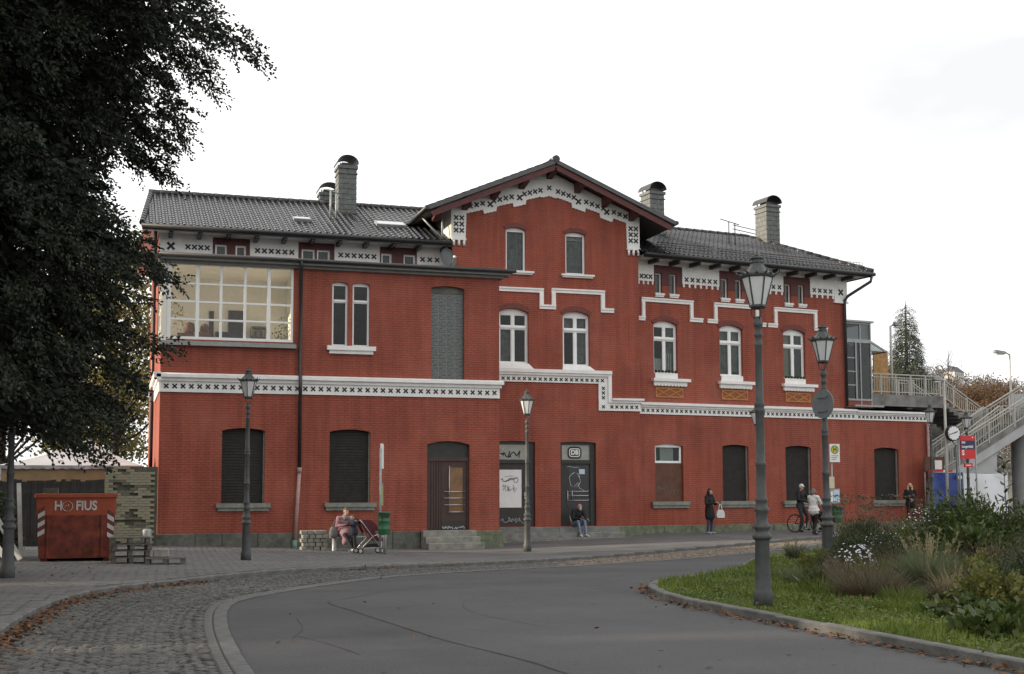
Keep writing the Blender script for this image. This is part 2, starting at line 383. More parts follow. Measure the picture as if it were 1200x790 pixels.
# ------------------------------------------------------------------ mesh helpers
class MB:
    """collects polygons and links them as ONE mesh object"""
    def __init__(s):
        s.v = []; s.f = []; s.m = []; s.s = []
    def poly(s, pts, mi=0, sm=False):
        n = len(s.v)
        s.v.extend([tuple(p) for p in pts])
        s.f.append(tuple(range(n, n + len(pts)))); s.m.append(mi); s.s.append(sm)
    def hexa(s, p, mi=0, sm=False):
        """8 points: bottom ring 0-3 (counter-clockwise from above), top ring 4-7"""
        n = len(s.v)
        s.v.extend([tuple(q) for q in p])
        for f in ((3, 2, 1, 0), (4, 5, 6, 7), (0, 1, 5, 4), (1, 2, 6, 5), (2, 3, 7, 6), (3, 0, 4, 7)):
            s.f.append(tuple(n + i for i in f)); s.m.append(mi); s.s.append(sm)
    def box(s, x0, x1, y0, y1, z0, z1, mi=0):
        s.hexa([(x0, y0, z0), (x1, y0, z0), (x1, y1, z0), (x0, y1, z0), (x0, y0, z1), (x1, y0, z1), (x1, y1, z1), (x0, y1, z1)], mi)
    def bar(s, a, b, w, h, mi=0, up=(0, 0, 1)):
        """box of width w and height h running from a to b"""
        a = Vector(a); b = Vector(b); d = (b - a)
        up = Vector(up)
        x = d.cross(up)
        if x.length < 1e-6:
            x = d.cross(Vector((1, 0, 0)))
        x.normalize(); y = x.cross(d).normalized()
        x *= w / 2; y *= h / 2
        s.hexa([a - x - y, a + x - y, b + x - y, b - x - y, a - x + y, a + x + y, b + x + y, b - x + y], mi)
    def tube(s, pts, r, n=8, mi=0, sm=True, cap=True):
        pts = [Vector(p) for p in pts]
        rs = r if isinstance(r, (list, tuple)) else [r] * len(pts)
        base = len(s.v)
        d0 = (pts[1] - pts[0]).normalized()
        ref = Vector((0, 0, 1)) if abs(d0.z) < 0.9 else Vector((1, 0, 0))
        for i, p in enumerate(pts):
            d = (pts[min(i + 1, len(pts) - 1)] - pts[max(i - 1, 0)])
            d = d.normalized() if d.length > 1e-9 else d0
            x = ref.cross(d)
            if x.length < 1e-5:
                x = Vector((1, 0, 0)).cross(d)
            x.normalize(); y = d.cross(x)
            for k in range(n):
                a = 2 * math.pi * k / n
                s.v.append(tuple(p + (x * math.cos(a) + y * math.sin(a)) * rs[i]))
        for i in range(len(pts) - 1):
            for k in range(n):
                k2 = (k + 1) % n
                s.f.append((base + i * n + k, base + i * n + k2, base + (i + 1) * n + k2, base + (i + 1) * n + k)); s.m.append(mi); s.s.append(sm)
        if cap:
            s.f.append(tuple(base + k for k in reversed(range(n)))); s.m.append(mi); s.s.append(False)
            e = base + (len(pts) - 1) * n
            s.f.append(tuple(e + k for k in range(n))); s.m.append(mi); s.s.append(False)
    def lathe(s, prof, n=16, c=(0, 0, 0), mi=0, sm=True, rot=0.0):
        base = len(s.v)
        for (r, z) in prof:
            for k in range(n):
                a = 2 * math.pi * k / n + rot
                s.v.append((c[0] + r * math.cos(a), c[1] + r * math.sin(a), c[2] + z))
        for i in range(len(prof) - 1):
            for k in range(n):
                k2 = (k + 1) % n
                s.f.append((base + i * n + k, base + i * n + k2, base + (i + 1) * n + k2, base + (i + 1) * n + k)); s.m.append(mi); s.s.append(sm)
        s.f.append(tuple(base + k for k in reversed(range(n)))); s.m.append(mi); s.s.append(False)
        e = base + (len(prof) - 1) * n
        s.f.append(tuple(e + k for k in range(n))); s.m.append(mi); s.s.append(False)
    def prism(s, poly, fn, d0, d1, mi=0):
        """poly: 2-D outline (counter-clockwise seen from +d); fn(a, b, d) gives the point"""
        n = len(poly); base = len(s.v)
        for d in (d0, d1):
            for (a, b) in poly:
                s.v.append(tuple(fn(a, b, d)))
        s.f.append(tuple(base + n + i for i in range(n))); s.m.append(mi); s.s.append(False)
        s.f.append(tuple(base + i for i in reversed(range(n)))); s.m.append(mi); s.s.append(False)
        for i in range(n):
            j = (i + 1) % n
            s.f.append((base + i, base + j, base + n + j, base + n + i)); s.m.append(mi); s.s.append(False)
    def mesh(s, name, mats):
        me = bpy.data.meshes.new(name)
        me.from_pydata(s.v, [], s.f)
        for m in (mats if isinstance(mats, (list, tuple)) else [mats]):
            me.materials.append(m)
        me.polygons.foreach_set('material_index', s.m)
        me.polygons.foreach_set('use_smooth', s.s)
        me.update()
        return me
    def build(s, name, mats, parent=None, kind=None, bevel=0.0, **kw):
        o = link(name, s.mesh(name, mats), parent, **kw)
        if kind:
            o['kind'] = kind
        if bevel:
            b = o.modifiers.new('bevel', 'BEVEL'); b.width = bevel; b.segments = 1; b.limit_method = 'ANGLE'
        return o

def link(name, me, parent=None, loc=None, rz=0.0, label=None, world=True):
    """world=True: mesh data are world coordinates although the parent sits elsewhere"""
    o = bpy.data.objects.new(name, me)
    COL.objects.link(o)
    if loc is not None:
        o.location = loc
    if rz:
        o.rotation_euler = (0, 0, rz)
    if parent is not None:
        o.parent = parent
        if world:
            o.matrix_parent_inverse = Matrix.Translation(-Vector(WLOC.get(parent.name, (0, 0, 0))))
    if label:
        o['label'] = label
    return o

WLOC = {}
def thing(name, label, cat, loc=(0, 0, 0), rz=0.0, group=None):
    o = bpy.data.objects.new(name, None)
    COL.objects.link(o)
    o.empty_display_size = 0.2
    o.location = loc
    o.rotation_euler = (0, 0, rz)
    o['label'] = label; o['category'] = cat
    if group:
        o['group'] = group
    WLOC[o.name] = tuple(loc)
    return o

def tag(o, label, cat, group=None):
    o['label'] = label; o['category'] = cat
    if group:
        o['group'] = group
    return o

def copy_tree(o, parent=None):
    c = o.copy(); COL.objects.link(c)
    if parent is not None:
        c.parent = parent
        c.matrix_parent_inverse = o.matrix_parent_inverse.copy()
    for ch in list(o.children):
        copy_tree(ch, c)
    return c

class Fr:
    """a vertical facade plane: u along it, z up, d outwards"""
    def __init__(s, o, ang):
        s.o = Vector((o[0], o[1], 0)); s.ang = ang
        s.u = Vector((math.cos(ang), math.sin(ang), 0)); s.n = Vector((math.sin(ang), -math.cos(ang), 0))
    def __call__(s, u, z, d=0.0):
        return s.o + s.u * u + s.n * d + Vector((0, 0, z))
def fb(mb, fr, u0, u1, z0, z1, d0, d1, mi=0):
    """box in facade coordinates; d0 is the inner, d1 the outer depth"""
    mb.hexa([fr(u0, z0, d1), fr(u1, z0, d1), fr(u1, z0, d0), fr(u0, z0, d0), fr(u0, z1, d1), fr(u1, z1, d1), fr(u1, z1, d0), fr(u0, z1, d0)], mi)

def arc(u0, u1, z1, rise, n=8):
    """points of a segmental arch from (u0, z1-rise) over (mid, z1) to (u1, z1-rise)"""
    w = (u1 - u0) / 2; um = (u0 + u1) / 2
    R = (w * w + rise * rise) / (2 * rise)
    a = math.asin(w / R)
    return [(um + R * math.sin(-a + 2 * a * i / n), z1 - R + R * math.cos(-a + 2 * a * i / n)) for i in range(n + 1)]

def wall(mb, fr, u0, u1, z0, z1, ops=(), reveal=0.25, d=0.0, mi=0):
    us = sorted({u0, u1, *[o[0] for o in ops], *[o[1] for o in ops]})
    zs = sorted({z0, z1, *[o[2] for o in ops], *[o[3] for o in ops]})
    us = [u for u in us if u0 <= u <= u1]; zs = [z for z in zs if z0 <= z <= z1]
    for i in range(len(us) - 1):
        j = 0
        while j < len(zs) - 1:
            um = (us[i] + us[i + 1]) / 2
            def solid(j):
                zm = (zs[j] + zs[j + 1]) / 2
                return not any(o[0] < um < o[1] and o[2] < zm < o[3] for o in ops)
            if not solid(j):
                j += 1; continue
            k = j
            while k + 1 < len(zs) - 1 and solid(k + 1):
                k += 1
            mb.poly([fr(us[i], zs[j], d), fr(us[i + 1], zs[j], d), fr(us[i + 1], zs[k + 1], d), fr(us[i], zs[k + 1], d)], mi)
            j = k + 1
    for o in ops:
        a, b, c, e = o[:4]; rise = o[4] if len(o) > 4 else 0
        top = e - rise; rv = d - reveal
        mb.poly([fr(a, c, rv), fr(a, c, d), fr(a, top, d), fr(a, top, rv)], mi)
        mb.poly([fr(b, c, d), fr(b, c, rv), fr(b, top, rv), fr(b, top, d)], mi)
        mb.poly([fr(a, c, d), fr(a, c, rv), fr(b, c, rv), fr(b, c, d)], mi)
        if rise:
            pts = arc(a, b, e, rise)
            for p, q in zip(pts, pts[1:]):
                mb.poly([fr(p[0], p[1], d), fr(q[0], q[1], d), fr(q[0], e, d), fr(p[0], e, d)], mi)
                mb.poly([fr(p[0], p[1], rv), fr(q[0], q[1], rv), fr(q[0], q[1], d), fr(p[0], p[1], d)], mi)
        else:
            mb.poly([fr(a, e, rv), fr(b, e, rv), fr(b, e, d), fr(a, e, d)], mi)

def np_mesh(name, V, F, mats, mi=None, smooth=False):
    me = bpy.data.meshes.new(name)
    V = np.asarray(V, np.float32); F = np.asarray(F, np.int32)
    k = F.shape[1]
    me.vertices.add(len(V)); me.vertices.foreach_set('co', V.ravel())
    me.loops.add(F.size); me.loops.foreach_set('vertex_index', F.ravel())
    me.polygons.add(len(F))
    me.polygons.foreach_set('loop_start', np.arange(0, F.size, k, dtype=np.int32))
    for m in (mats if isinstance(mats, (list, tuple)) else [mats]):
        me.materials.append(m)
    if mi is not None:
        me.polygons.foreach_set('material_index', np.asarray(mi, np.int32))
    me.polygons.foreach_set('use_smooth', np.full(len(F), bool(smooth)))
    me.update(calc_edges=True)
    return me

def leaves(P, D, W, L, wid):
    """diamond leaves: base P, direction D, width direction W"""
    n = len(P)
    L = np.broadcast_to(np.asarray(L, float).reshape(-1, 1), (n, 1)); wid = np.broadcast_to(np.asarray(wid, float).reshape(-1, 1), (n, 1))
    V = np.stack([P, P + D * L * .45 + W * wid, P + D * L, P + D * L * .45 - W * wid], 1).reshape(-1, 3)
    F = np.arange(4 * n).reshape(n, 4)
    return V, F
def unit(a):
    return a / (np.linalg.norm(a, axis=1, keepdims=True) + 1e-9)
def rand_dir(n, up=0.0):
    a = rng.normal(size=(n, 3)); a[:, 2] += up
    return unit(a)
def side_of(D):
    return unit(np.cross(D, rng.normal(size=D.shape)))

def text_mesh(body, size, mats, ext=0.004, bold=0.0, sx=1.0, align='CENTER'):
    c = bpy.data.curves.new('lettering', 'FONT')
    c.body = body; c.size = size; c.extrude = ext; c.offset = bold; c.align_x = align; c.align_y = 'CENTER'; c.resolution_u = 3
    o = bpy.data.objects.new('lettering', c); COL.objects.link(o)
    dg = bpy.context.evaluated_depsgraph_get()
    me = bpy.data.meshes.new_from_object(o.evaluated_get(dg))
    bpy.data.objects.remove(o); bpy.data.curves.remove(c)
    me.materials.clear(); me.materials.append(mats)
    if sx != 1.0:
        me.transform(Matrix.Diagonal((sx, 1, 1, 1)))
    me.transform(Matrix.Rotation(math.pi / 2, 4, 'X'))      # stands upright, faces -Y
    return me

# ------------------------------------------------------------------ ground levels
def sstep(x, a, b):
    t = min(1.0, max(0.0, (x - a) / (b - a)))
    return t * t * (3 - 2 * t)
def g(x, y):
    """road level"""
    return sstep(y, 20, 38) * (-0.1 - 0.28 * math.exp(-((x - 10.5) / 7.5) ** 2) + 0.25 * sstep(x, 26, 34))
def gp(x, y):
    """pavement level"""
    return g(x, y) + 0.10
def catmull(pts, n):
    pts = [np.array(p, float) for p in pts]
    out_ = []
    P = [2 * pts[0] - pts[1]] + pts + [2 * pts[-1] - pts[-2]]
    for i in range(1, len(P) - 2):
        for k in range(12):
            t = k / 12
            a, b, c, d = P[i - 1], P[i], P[i + 1], P[i + 2]
            out_.append(0.5 * (2 * b + (c - a) * t + (2 * a - 5 * b + 4 * c - d) * t * t + (3 * b - a - 3 * c + d) * t ** 3))
    out_.append(pts[-1])
    A = np.array(out_)
    s = np.concatenate([[0], np.cumsum(np.linalg.norm(np.diff(A, axis=0), axis=1))])
    q = np.linspace(0, s[-1], n)
    return np.stack([np.interp(q, s, A[:, 0]), np.interp(q, s, A[:, 1])], 1), s[-1]
def in_poly(p, poly):
    x, y = p; c = False
    for i in range(len(poly)):
        x1, y1 = poly[i]; x2, y2 = poly[i - 1]
        if (y1 > y) != (y2 > y) and x < (x2 - x1) * (y - y1) / (y2 - y1) + x1:
            c = not c
    return c

# ------------------------------------------------------------------ ground, road, lane, pavement, island
mb = MB()
R_ = 3000
mb.poly([(-R_, -R_, -0.7), (R_, -R_, -0.7), (R_, R_, -0.7), (-R_, R_, -0.7)])
mb.build('ground', M['earth'], kind='structure')

xs = np.concatenate([[-60, -30], np.arange(-16, 62, 1.0), [90]])
ys = np.concatenate([[-60, -20], np.arange(-4, 76, 1.0), [110]])
V = [(x, y, g(x, y)) for y in ys for x in xs]
nx = len(xs)
F = [(j * nx + i, j * nx + i + 1, (j + 1) * nx + i + 1, (j + 1) * nx + i) for j in range(len(ys) - 1) for i in range(nx - 1)]
road = link('road', np_mesh('road', V, F, M['asphalt'], smooth=True)); road['kind'] = 'structure'
def seam(pts, wd):
    P, Ls = catmull(pts, 60); m_ = MB()
    for i in range(59):
        d = P[i + 1] - P[i]; d = d / np.linalg.norm(d); n_ = np.array([-d[1], d[0]])
        a = wd * (0.6 + 0.4 * math.sin(i * 1.7) * math.sin(i * .6)); b = wd * (0.6 + 0.4 * math.sin((i + 1) * 1.7) * math.sin((i + 1) * .6))
        q = [P[i] - n_ * a, P[i] + n_ * a, P[i + 1] + n_ * b, P[i + 1] - n_ * b]
        m_.poly([(x, y, g(x, y) + .004) for x, y in reversed(q)])
    m_.build('tar_seam', M['joint'], road)
seam([(4.28, 20.48), (3.28, 19.09), (3.0, 18.56), (3.1, 17.4), (3.24, 15.77), (3.45, 13.57), (3.73, 11.97), (3.85, 10.7), (4.0, 8)], .020)
seam([(4.9, 14.5), (4.6, 16.5), (5.0, 18.3), (6.1, 19.8)], .007)
# later, slightly paler asphalt to the right of the seam
SP_, _ = catmull([(4.0, 6), (3.85, 10.7), (3.73, 11.97), (3.45, 13.57), (3.24, 15.77), (3.1, 17.4), (3.0, 18.56), (3.28, 19.09), (4.28, 20.48)], 60)
V = []; F = []
for i in range(60):
    for k in range(9):
        t = k / 8; x = SP_[i][0] + .012 + (7.55 - SP_[i][0]) * t; y = SP_[i][1] + .10 * math.sin(t * 9 + i * .1) * t
        V.append((x, y, g(x, y) + .002))
for i in range(59):
    for k in range(8):
        a = i * 9 + k; F.append((a, a + 1, a + 10, a + 9))
link('asphalt_patch', np_mesh('asphalt_patch', V, F, M['asphalt2'], smooth=True), road)
seam([(1.9, 14.2), (2.15, 15.2), (2.25, 16.4)], .008)
seam([(3.1, 17.35), (4.6, 17.9), (6.3, 18.7), (7.4, 18.6)], .006)
seam([(2.35, 12.6), (2.2, 13.6), (2.0, 14.4)], .008)

K, KL = catmull([(-1.35, 5), (-1.3, 10), (-1.16, 15.05), (-1.02, 17.05), (-.8, 18.8), (-.39, 20.55), (.24, 21.9), (.98, 22.85), (3.26, 26.07), (6.43, 28.6), (10.54, 32.2), (15.2, 35.1), (19.5, 37.3), (24.0, 40.2), (30, 43.4), (38, 46), (46, 47.6)], 900)
K2 = K[K[:, 0] < 24.0] if True else K
E_, EL = catmull([(1.22, 5), (1.23, 11.57), (1.26, 13.5), (1.34, 15.67), (1.53, 17.94), (1.86, 19.42), (2.59, 20.75), (3.88, 22.65), (5.62, 24.83), (9.23, 28.0), (11.79, 29.9), (14.2, 31.3), (16.7, 32.6), (20.2, 35.0), (23.6, 38.6)], 900)
i24 = int(np.argmax(K[:, 0] > 24.0))
Kl, _ = catmull(K[:i24:6], 400)
El, _ = catmull(E_[::6], 400)
lane_len = 46.0
# joint bed of the cobbled lane
V = []; F = []
NA = 14
for i in range(400):
    for k in range(NA + 1):
        p = Kl[i] * (1 - k / NA) + El[i] * (k / NA)
        V.append((p[0], p[1], g(*p) + .006))
for i in range(399):
    for k in range(NA):
        a = i * (NA + 1) + k
        F.append((a, a + 1, a + NA + 2, a + NA + 1))
lane = link('cobbled_lane', np_mesh('cobbled_lane', V, F, M['joint'])); lane['kind'] = 'structure'

def cam_depth(x, y, z=0.0):
    v = Vector((x, y, z - EYE)); zz = v.dot(_f)
    return zz, (600 + 1487.5 * v.dot(_r) / zz if zz > .1 else -999), (451.2 - 1487.5 * v.dot(_u) / zz if zz > .1 else -999)

def block_mesh(name, lx, ly, h, bev, mats, jit=0.0):
    x, y = lx / 2, ly / 2
    v = []
    for (sx, sy) in ((-1, -1), (1, -1), (1, 1), (-1, 1)):
        v.append((sx * x, sy * y, -h))
    for (sx, sy) in ((-1, -1), (1, -1), (1, 1), (-1, 1)):
        v.append((sx * x * (1 + random.uniform(-jit, jit)), sy * y * (1 + random.uniform(-jit, jit)), -bev))
    for (sx, sy) in ((-1, -1), (1, -1), (1, 1), (-1, 1)):
        v.append((sx * (x - bev * 1.3) * (1 + random.uniform(-jit, jit)), sy * (y - bev * 1.3) * (1 + random.uniform(-jit, jit)), random.uniform(-jit, jit) * .03))
    f = [(0, 1, 5, 4), (1, 2, 6, 5), (2, 3, 7, 6), (3, 0, 4, 7), (4, 5, 9, 8), (5, 6, 10, 9), (6, 7, 11, 10), (7, 4, 8, 11), (8, 9, 10, 11)]
    return v, f
def blocks(parent, name, field, items, variants, mats, limit=300):
    """items: (x, y, z, rz, sx, sy, variant, material index); the `limit` that show largest become parts, the rest one stuff part"""
    def rank(it):
        zz, px, py = cam_depth(it[0], it[1], it[2])
        return zz if (-12 < px < 1212 and py < 800 and zz > 1) else 1e6 + abs(zz)
    items = sorted(items, key=rank)
    cache = {}
    for it in items[:limit]:
        key = (it[6], it[7])
        if key not in cache:
            v, f = variants[it[6]]
            me = bpy.data.meshes.new(name); me.from_pydata(v, [], f); me.materials.append(mats[it[7]]); cache[key] = me
        o = link(name, cache[key], parent, (it[0], it[1], it[2]), it[3])
        o.scale = (it[4], it[5], 1)
    Vs = []; Fs = []; Ms = []; n = 0
    for it in items[limit:]:
        v, f = variants[it[6]]
        a = np.array(v); c, s_ = math.cos(it[3]), math.sin(it[3])
        x = a[:, 0] * it[4]; y = a[:, 1] * it[5]
        Vs.append(np.stack([x * c - y * s_ + it[0], x * s_ + y * c + it[1], a[:, 2] + it[2]], 1))
        Fs.append(np.array(f) + n); n += len(v); Ms += [it[7]] * len(f)
    if Vs:
        o = link(field, np_mesh(field, np.concatenate(Vs), np.concatenate(Fs), mats, Ms), parent); o['kind'] = 'stuff'

# setts laid in wavy arcs across the lane
var = [block_mesh('sett', .094, .088, .05, .010, None, .12) for _ in range(6)]
items = []
row = 0
s = 0.0
while s < lane_len:
    t = s / lane_len * 399
    i = min(int(t), 398); fr_ = t - i
    a = Kl[i] * (1 - fr_) + Kl[i + 1] * fr_; b = El[i] * (1 - fr_) + El[i + 1] * fr_
    wv = b - a; wl = np.linalg.norm(wv); wn = wv / wl
    along = np.array([-wn[1], wn[0]])
    v_ = 0.06 + (row % 2) * .07
    while v_ < wl - .34:
        arcv = .20 * math.cos(2 * math.pi * v_ / 1.25)
        slope = -.20 * 2 * math.pi / 1.25 * math.sin(2 * math.pi * v_ / 1.25)
        p = a + wn * v_ + along * (arcv + random.gauss(0, .008))
        rz = math.atan2(wn[1], wn[0]) + math.atan(slope) + random.gauss(0, .05)
        brown = p[0] > 11.2 + random.gauss(0, .5)
        items.append((p[0], p[1], g(*p) + .021 + random.gauss(0, .005), rz, random.uniform(.80, 1.06), random.uniform(.82, 1.04), random.randrange(6), 2 if brown and random.random() < .75 else (1 if random.random() < .3 else 0)))
        v_ += .102
    s += .096 * lane_len / 44.0
    row += 1
blocks(lane, 'sett', 'sett_field', items, var, [M['sett'], M['sett2'], M['sett3']])
# pale gutter slabs and a line of long setts along the asphalt edge
E2, _ = catmull(El[::8], 60)
SL = np.concatenate([[0], np.cumsum(np.linalg.norm(np.diff(E_, axis=0), axis=1))])
def along(C, S, s):
    x = np.interp(s, S, C[:, 0]); y = np.interp(s, S, C[:, 1])
    x2 = np.interp(s + .1, S, C[:, 0]); y2 = np.interp(s + .1, S, C[:, 1])
    return np.array([x, y]), math.atan2(y2 - y, x2 - x)
slab = [block_mesh('gutter_slab', .78, .17, .05, .008, None, .01)]
items = []
s = 0.4
while s < SL[-1] - .5:
    p, a = along(E_, SL, s)
    n_ = np.array([-math.sin(a), math.cos(a)])
    q = p + n_ * .09
    items.append((q[0], q[1], g(*q) + .013, a, 1, 1, 0, 0))
    s += .79
blocks(lane, 'gutter_slab', 'gutter_slab_field', items, slab, [M['gutter_slab']])
edge = [block_mesh('edge_sett', .165, .105, .05, .012, None, .08) for _ in range(3)]
items = []
s = 0.3
while s < SL[-1] - .5:
    p, a = along(E_, SL, s); n_ = np.array([-math.sin(a), math.cos(a)])
    q = p + n_ * .245
    items.append((q[0], q[1], g(*q) + .017, a, 1, 1, random.randrange(3), 0)); s += .185
blocks(lane, 'edge_sett', 'edge_sett_field', items, edge, [M['sett'], M['sett2']], 120)

# raised pavement from the kerb to the buildings
SK = np.concatenate([[0], np.cumsum(np.linalg.norm(np.diff(K, axis=0), axis=1))])
Bk, _ = catmull([(-16, 3), (-17, 14), (-16, 26), (-14, 38), (-9, 50), (4, 58), (16, 60), (30, 62), (44, 63), (58, 62)], 160)
Kp, _ = catmull(K[::12], 160)
Kp2 = []
for i in range(160):
    d = Kp[min(i + 1, 159)] - Kp[max(i - 1, 0)]; d /= np.linalg.norm(d)
    Kp2.append(Kp[i] + np.array([-d[1], d[0]]) * .14)
V = []; F = []
NA = 26
for i in range(160):
    for k in range(NA + 1):
        t = (k / NA) ** 1.5
        p = Kp2[i] * (1 - t) + Bk[i] * t
        V.append((p[0], p[1], gp(*p) - .004))
for i in range(159):
    for k in range(NA):
        a = i * (NA + 1) + k
        F.append((a, a + NA + 1, a + NA + 2, a + 1))
pave = link('pavement', np_mesh('pavement', V, F, M['pave_asph'], smooth=True)); pave['kind'] = 'structure'
kst = [block_mesh('kerb_stone', .985, .15, .28, .014, None, .01)]
items = []
s = 4.0
while s < SK[-1] - 1:
    p, a = along(K, SK, s); p2, a2 = along(K, SK, s + .5)
    n_ = np.array([-math.sin(a2), math.cos(a2)]); q = p2 + n_ * .075
    items.append((q[0], q[1], gp(*q) + .008, a2, 1, 1, 0, 0)); s += .99
blocks(pave, 'kerb_stone', 'kerb_stones', items, kst, [M['kerb']])
# concrete pavers on the left part of the pavement
Kpoly = [tuple(p) for p in K[::10]]
region = [(-7, 6)] + [tuple(p) for p in np.array(Kp2)[::2] if p[0] < 8.0] + [(8.3, 31), (8.0, 36), (8.2, 41.2), (1.0, 41.5), (-6, 41.5), (-7, 30)]
pv = [block_mesh('paver', .196, .196, .03, .006, None, .015) for _ in range(4)]
items = []
ca, sa = math.cos(.42), math.sin(.42)
for i in range(-140, 180):
    for j in range(-140, 180):
        x_ = i * .205 + (j % 2) * .1; y_ = j * .205
        x = x_ * ca - y_ * sa - 1; y = x_ * sa + y_ * ca + 24
        if not in_poly((x, y), region):
            continue
        z_, px, py = cam_depth(x, y)
        if z_ < 5 or px < -60 or px > 700:
            continue
        dk = np.min(np.hypot(K[::3, 0] - x, K[::3, 1] - y))
        if dk < .29:
            continue
        items.append((x, y, gp(x, y) + .012 + random.gauss(0, .0025), .42 + random.gauss(0, .012), 1, 1, random.randrange(4), 0 if random.random() < .6 else 1))
blocks(pave, 'paver', 'paver_field', items, pv, [M['paver'], M['paver2']])

# planted traffic island
ISL = [(7.65, 2), (7.66, 9), (7.68, 13), (7.68, 15.5), (7.76, 17), (8.0, 18.3), (8.4, 19.4), (9.1, 20.4), (9.9, 21.0), (10.9, 22.0), (12.1, 23.5), (15.2, 28.4), (17.4, 30.6), (21, 33.6), (27, 37.0), (38, 40.4)]
IC, _ = catmull(ISL, 700)
inner = []
for i in range(700):
    d = IC[min(i + 1, 699)] - IC[max(i - 1, 0)]; d /= np.linalg.norm(d)
    inner.append(IC[i] + np.array([d[1], -d[0]]) * .13)
inner = np.array(inner)
V = []; F = []
NA = 12
ns = 120
for i in range(ns):
    p = inner[int(i * 699 / (ns - 1))]
    q = np.array([44.0, 2 + 38 * i / (ns - 1)])
    for k in range(NA + 1):
        t = (k / NA) ** 2
        r_ = p * (1 - t) + q * t
        V.append((r_[0], r_[1], g(*r_) + .085))
for i in range(ns - 1):
    for k in range(NA):
        a = i * (NA + 1) + k
        F.append((a, a + 1, a + NA + 2, a + NA + 1))
isl = link('traffic_island', np_mesh('traffic_island', V, F, M['soil'], smooth=True)); isl['kind'] = 'structure'
SI = np.concatenate([[0], np.cumsum(np.linalg.norm(np.diff(IC, axis=0), axis=1))])
items = []
s = 3.0
while s < SI[-1] - 1:
    p2, a2 = along(IC, SI, s + .5)
    n_ = np.array([math.sin(a2), -math.cos(a2)]); q = p2 + n_ * .07
    tight = 0.5 if 13.5 < s < 20 else 1.0
    if tight < 1:
        p2, a2 = along(IC, SI, s + .25); n_ = np.array([math.sin(a2), -math.cos(a2)]); q = p2 + n_ * .07
    items.append((q[0], q[1], g(*q) + .108 + random.gauss(0, .004), a2 + random.gauss(0, .006), tight * 1.0, 1, 0, 0)); s += .99 * tight
blocks(isl, 'kerb_stone', 'kerb_stones', items, kst, [M['kerb']])

# lawn: grass blades, denser near the camera
poly = [tuple(p) for p in inner[::6]] + [(44, 40), (44, 2)]
N = 120000
cand = np.stack([rng.uniform(7.7, 30, N * 4), rng.uniform(8.5, 36, N * 4)], 1)
zz = cand @ np.array([_f.x, _f.y]); px = 600 + 1487.5 * (cand @ np.array([_r.x, _r.y])) / zz
ok = (px < 1230) & (rng.random(N * 4) < np.clip((15.0 / zz) ** 1.6, 0, 1))
cand = cand[ok]
ptsx = np.array(poly)
def in_poly_np(P, poly):
    x, y = P[:, 0], P[:, 1]; c = np.zeros(len(P), bool); q = np.roll(poly, 1, 0)
    for (x1, y1), (x2, y2) in zip(poly, q):
        if y1 == y2:
            continue
        m_ = ((y1 > y) != (y2 > y)) & (x < (x2 - x1) * (y - y1) / (y2 - y1) + x1)
        c ^= m_
    return c
cand = cand[in_poly_np(cand, ptsx)][:N]
n = len(cand)
gz = np.array([g(x, y) for x, y in cand]) + .085
tall = 0.5 + 0.9 * (np.sin(cand[:, 0] * 1.3 + 1) * np.sin(cand[:, 1] * .9) * .5 + .5) + .5 * ((cand[:, 0] > 8.6) & (cand[:, 1] > 16) & (cand[:, 0] < 13))
h = rng.uniform(.035, .10, n) * tall * (1 + .3 * (cand[:, 1] > 22))
D = unit(np.stack([rng.normal(0, .45, n), rng.normal(0, .45, n), np.ones(n)], 1))
Wd = unit(np.stack([rng.normal(size=n), rng.normal(size=n), np.zeros(n)], 1)) * (rng.uniform(.004, .010, n) * (1 + cand[:, 1] / 22))[:, None]
P = np.stack([cand[:, 0], cand[:, 1], gz], 1)
V = np.stack([P - Wd, P + Wd, P + D * h[:, None]], 1).reshape(-1, 3)
o = link('lawn_grass', np_mesh('lawn_grass', V, np.arange(3 * n).reshape(n, 3), M['grass'])); o['kind'] = 'stuff'
tag(o, 'short green lawn grass growing on the planted island', 'grass')

# low broad-leaved weeds and clover between the grass
nw = 16000
ii = rng.integers(0, n, nw); bare = np.sin(cand[ii, 0] * 2.1) * np.sin(cand[ii, 1] * 1.7 + .6) > -.25
ii = ii[bare]; nw = len(ii)
P = np.stack([cand[ii, 0] + rng.normal(0, .05, nw), cand[ii, 1] + rng.normal(0, .05, nw), gz[ii] + rng.uniform(.01, .07, nw)], 1)
D = unit(np.stack([rng.normal(size=nw), rng.normal(size=nw), rng.normal(.25, .3, nw)], 1))
V, F = leaves(P, D, unit(np.cross(D, np.array([0, 0, 1.0]) + rng.normal(0, .25, (nw, 3)))), rng.uniform(.03, .075, nw), rng.uniform(.010, .022, nw))
o = link('lawn_weeds', np_mesh('lawn_weeds', V, F, M['weeds'])); o['kind'] = 'stuff'
tag(o, 'low clover and broad leaved weeds growing through the lawn', 'weeds')

# fallen leaves: in the gutters, on the lawn, a few on the asphalt
pts = []
for i in range(1150):
    s = SK[-1] * 0 + rng.uniform(6, 19.5) if i < 1060 else rng.uniform(24, 29)
    p, a = along(K, SK, s); n_ = np.array([math.sin(a), -math.cos(a)])
    q = p + n_ * (abs(rng.normal(0, .16 if s < 20 else .1)) + .02); pts.append((q[0], q[1], g(*q) + .03 + rng.uniform(0, .05) * max(0, 1 - np.linalg.norm(q - p) / .2)))
for i in range(700):
    s = rng.uniform(5, 24); p, a = along(IC, SI, s); n_ = np.array([-math.sin(a), math.cos(a)])
    q = p + n_ * (abs(rng.normal(0, .1)) + .01); pts.append((q[0], q[1], g(*q) + .008 + rng.uniform(0, .03)))
for i in range(170):
    x, y = rng.uniform(7.9, 12), rng.uniform(9, 17.5)
    pts.append((x, y, .15 + rng.uniform(0, .04)))
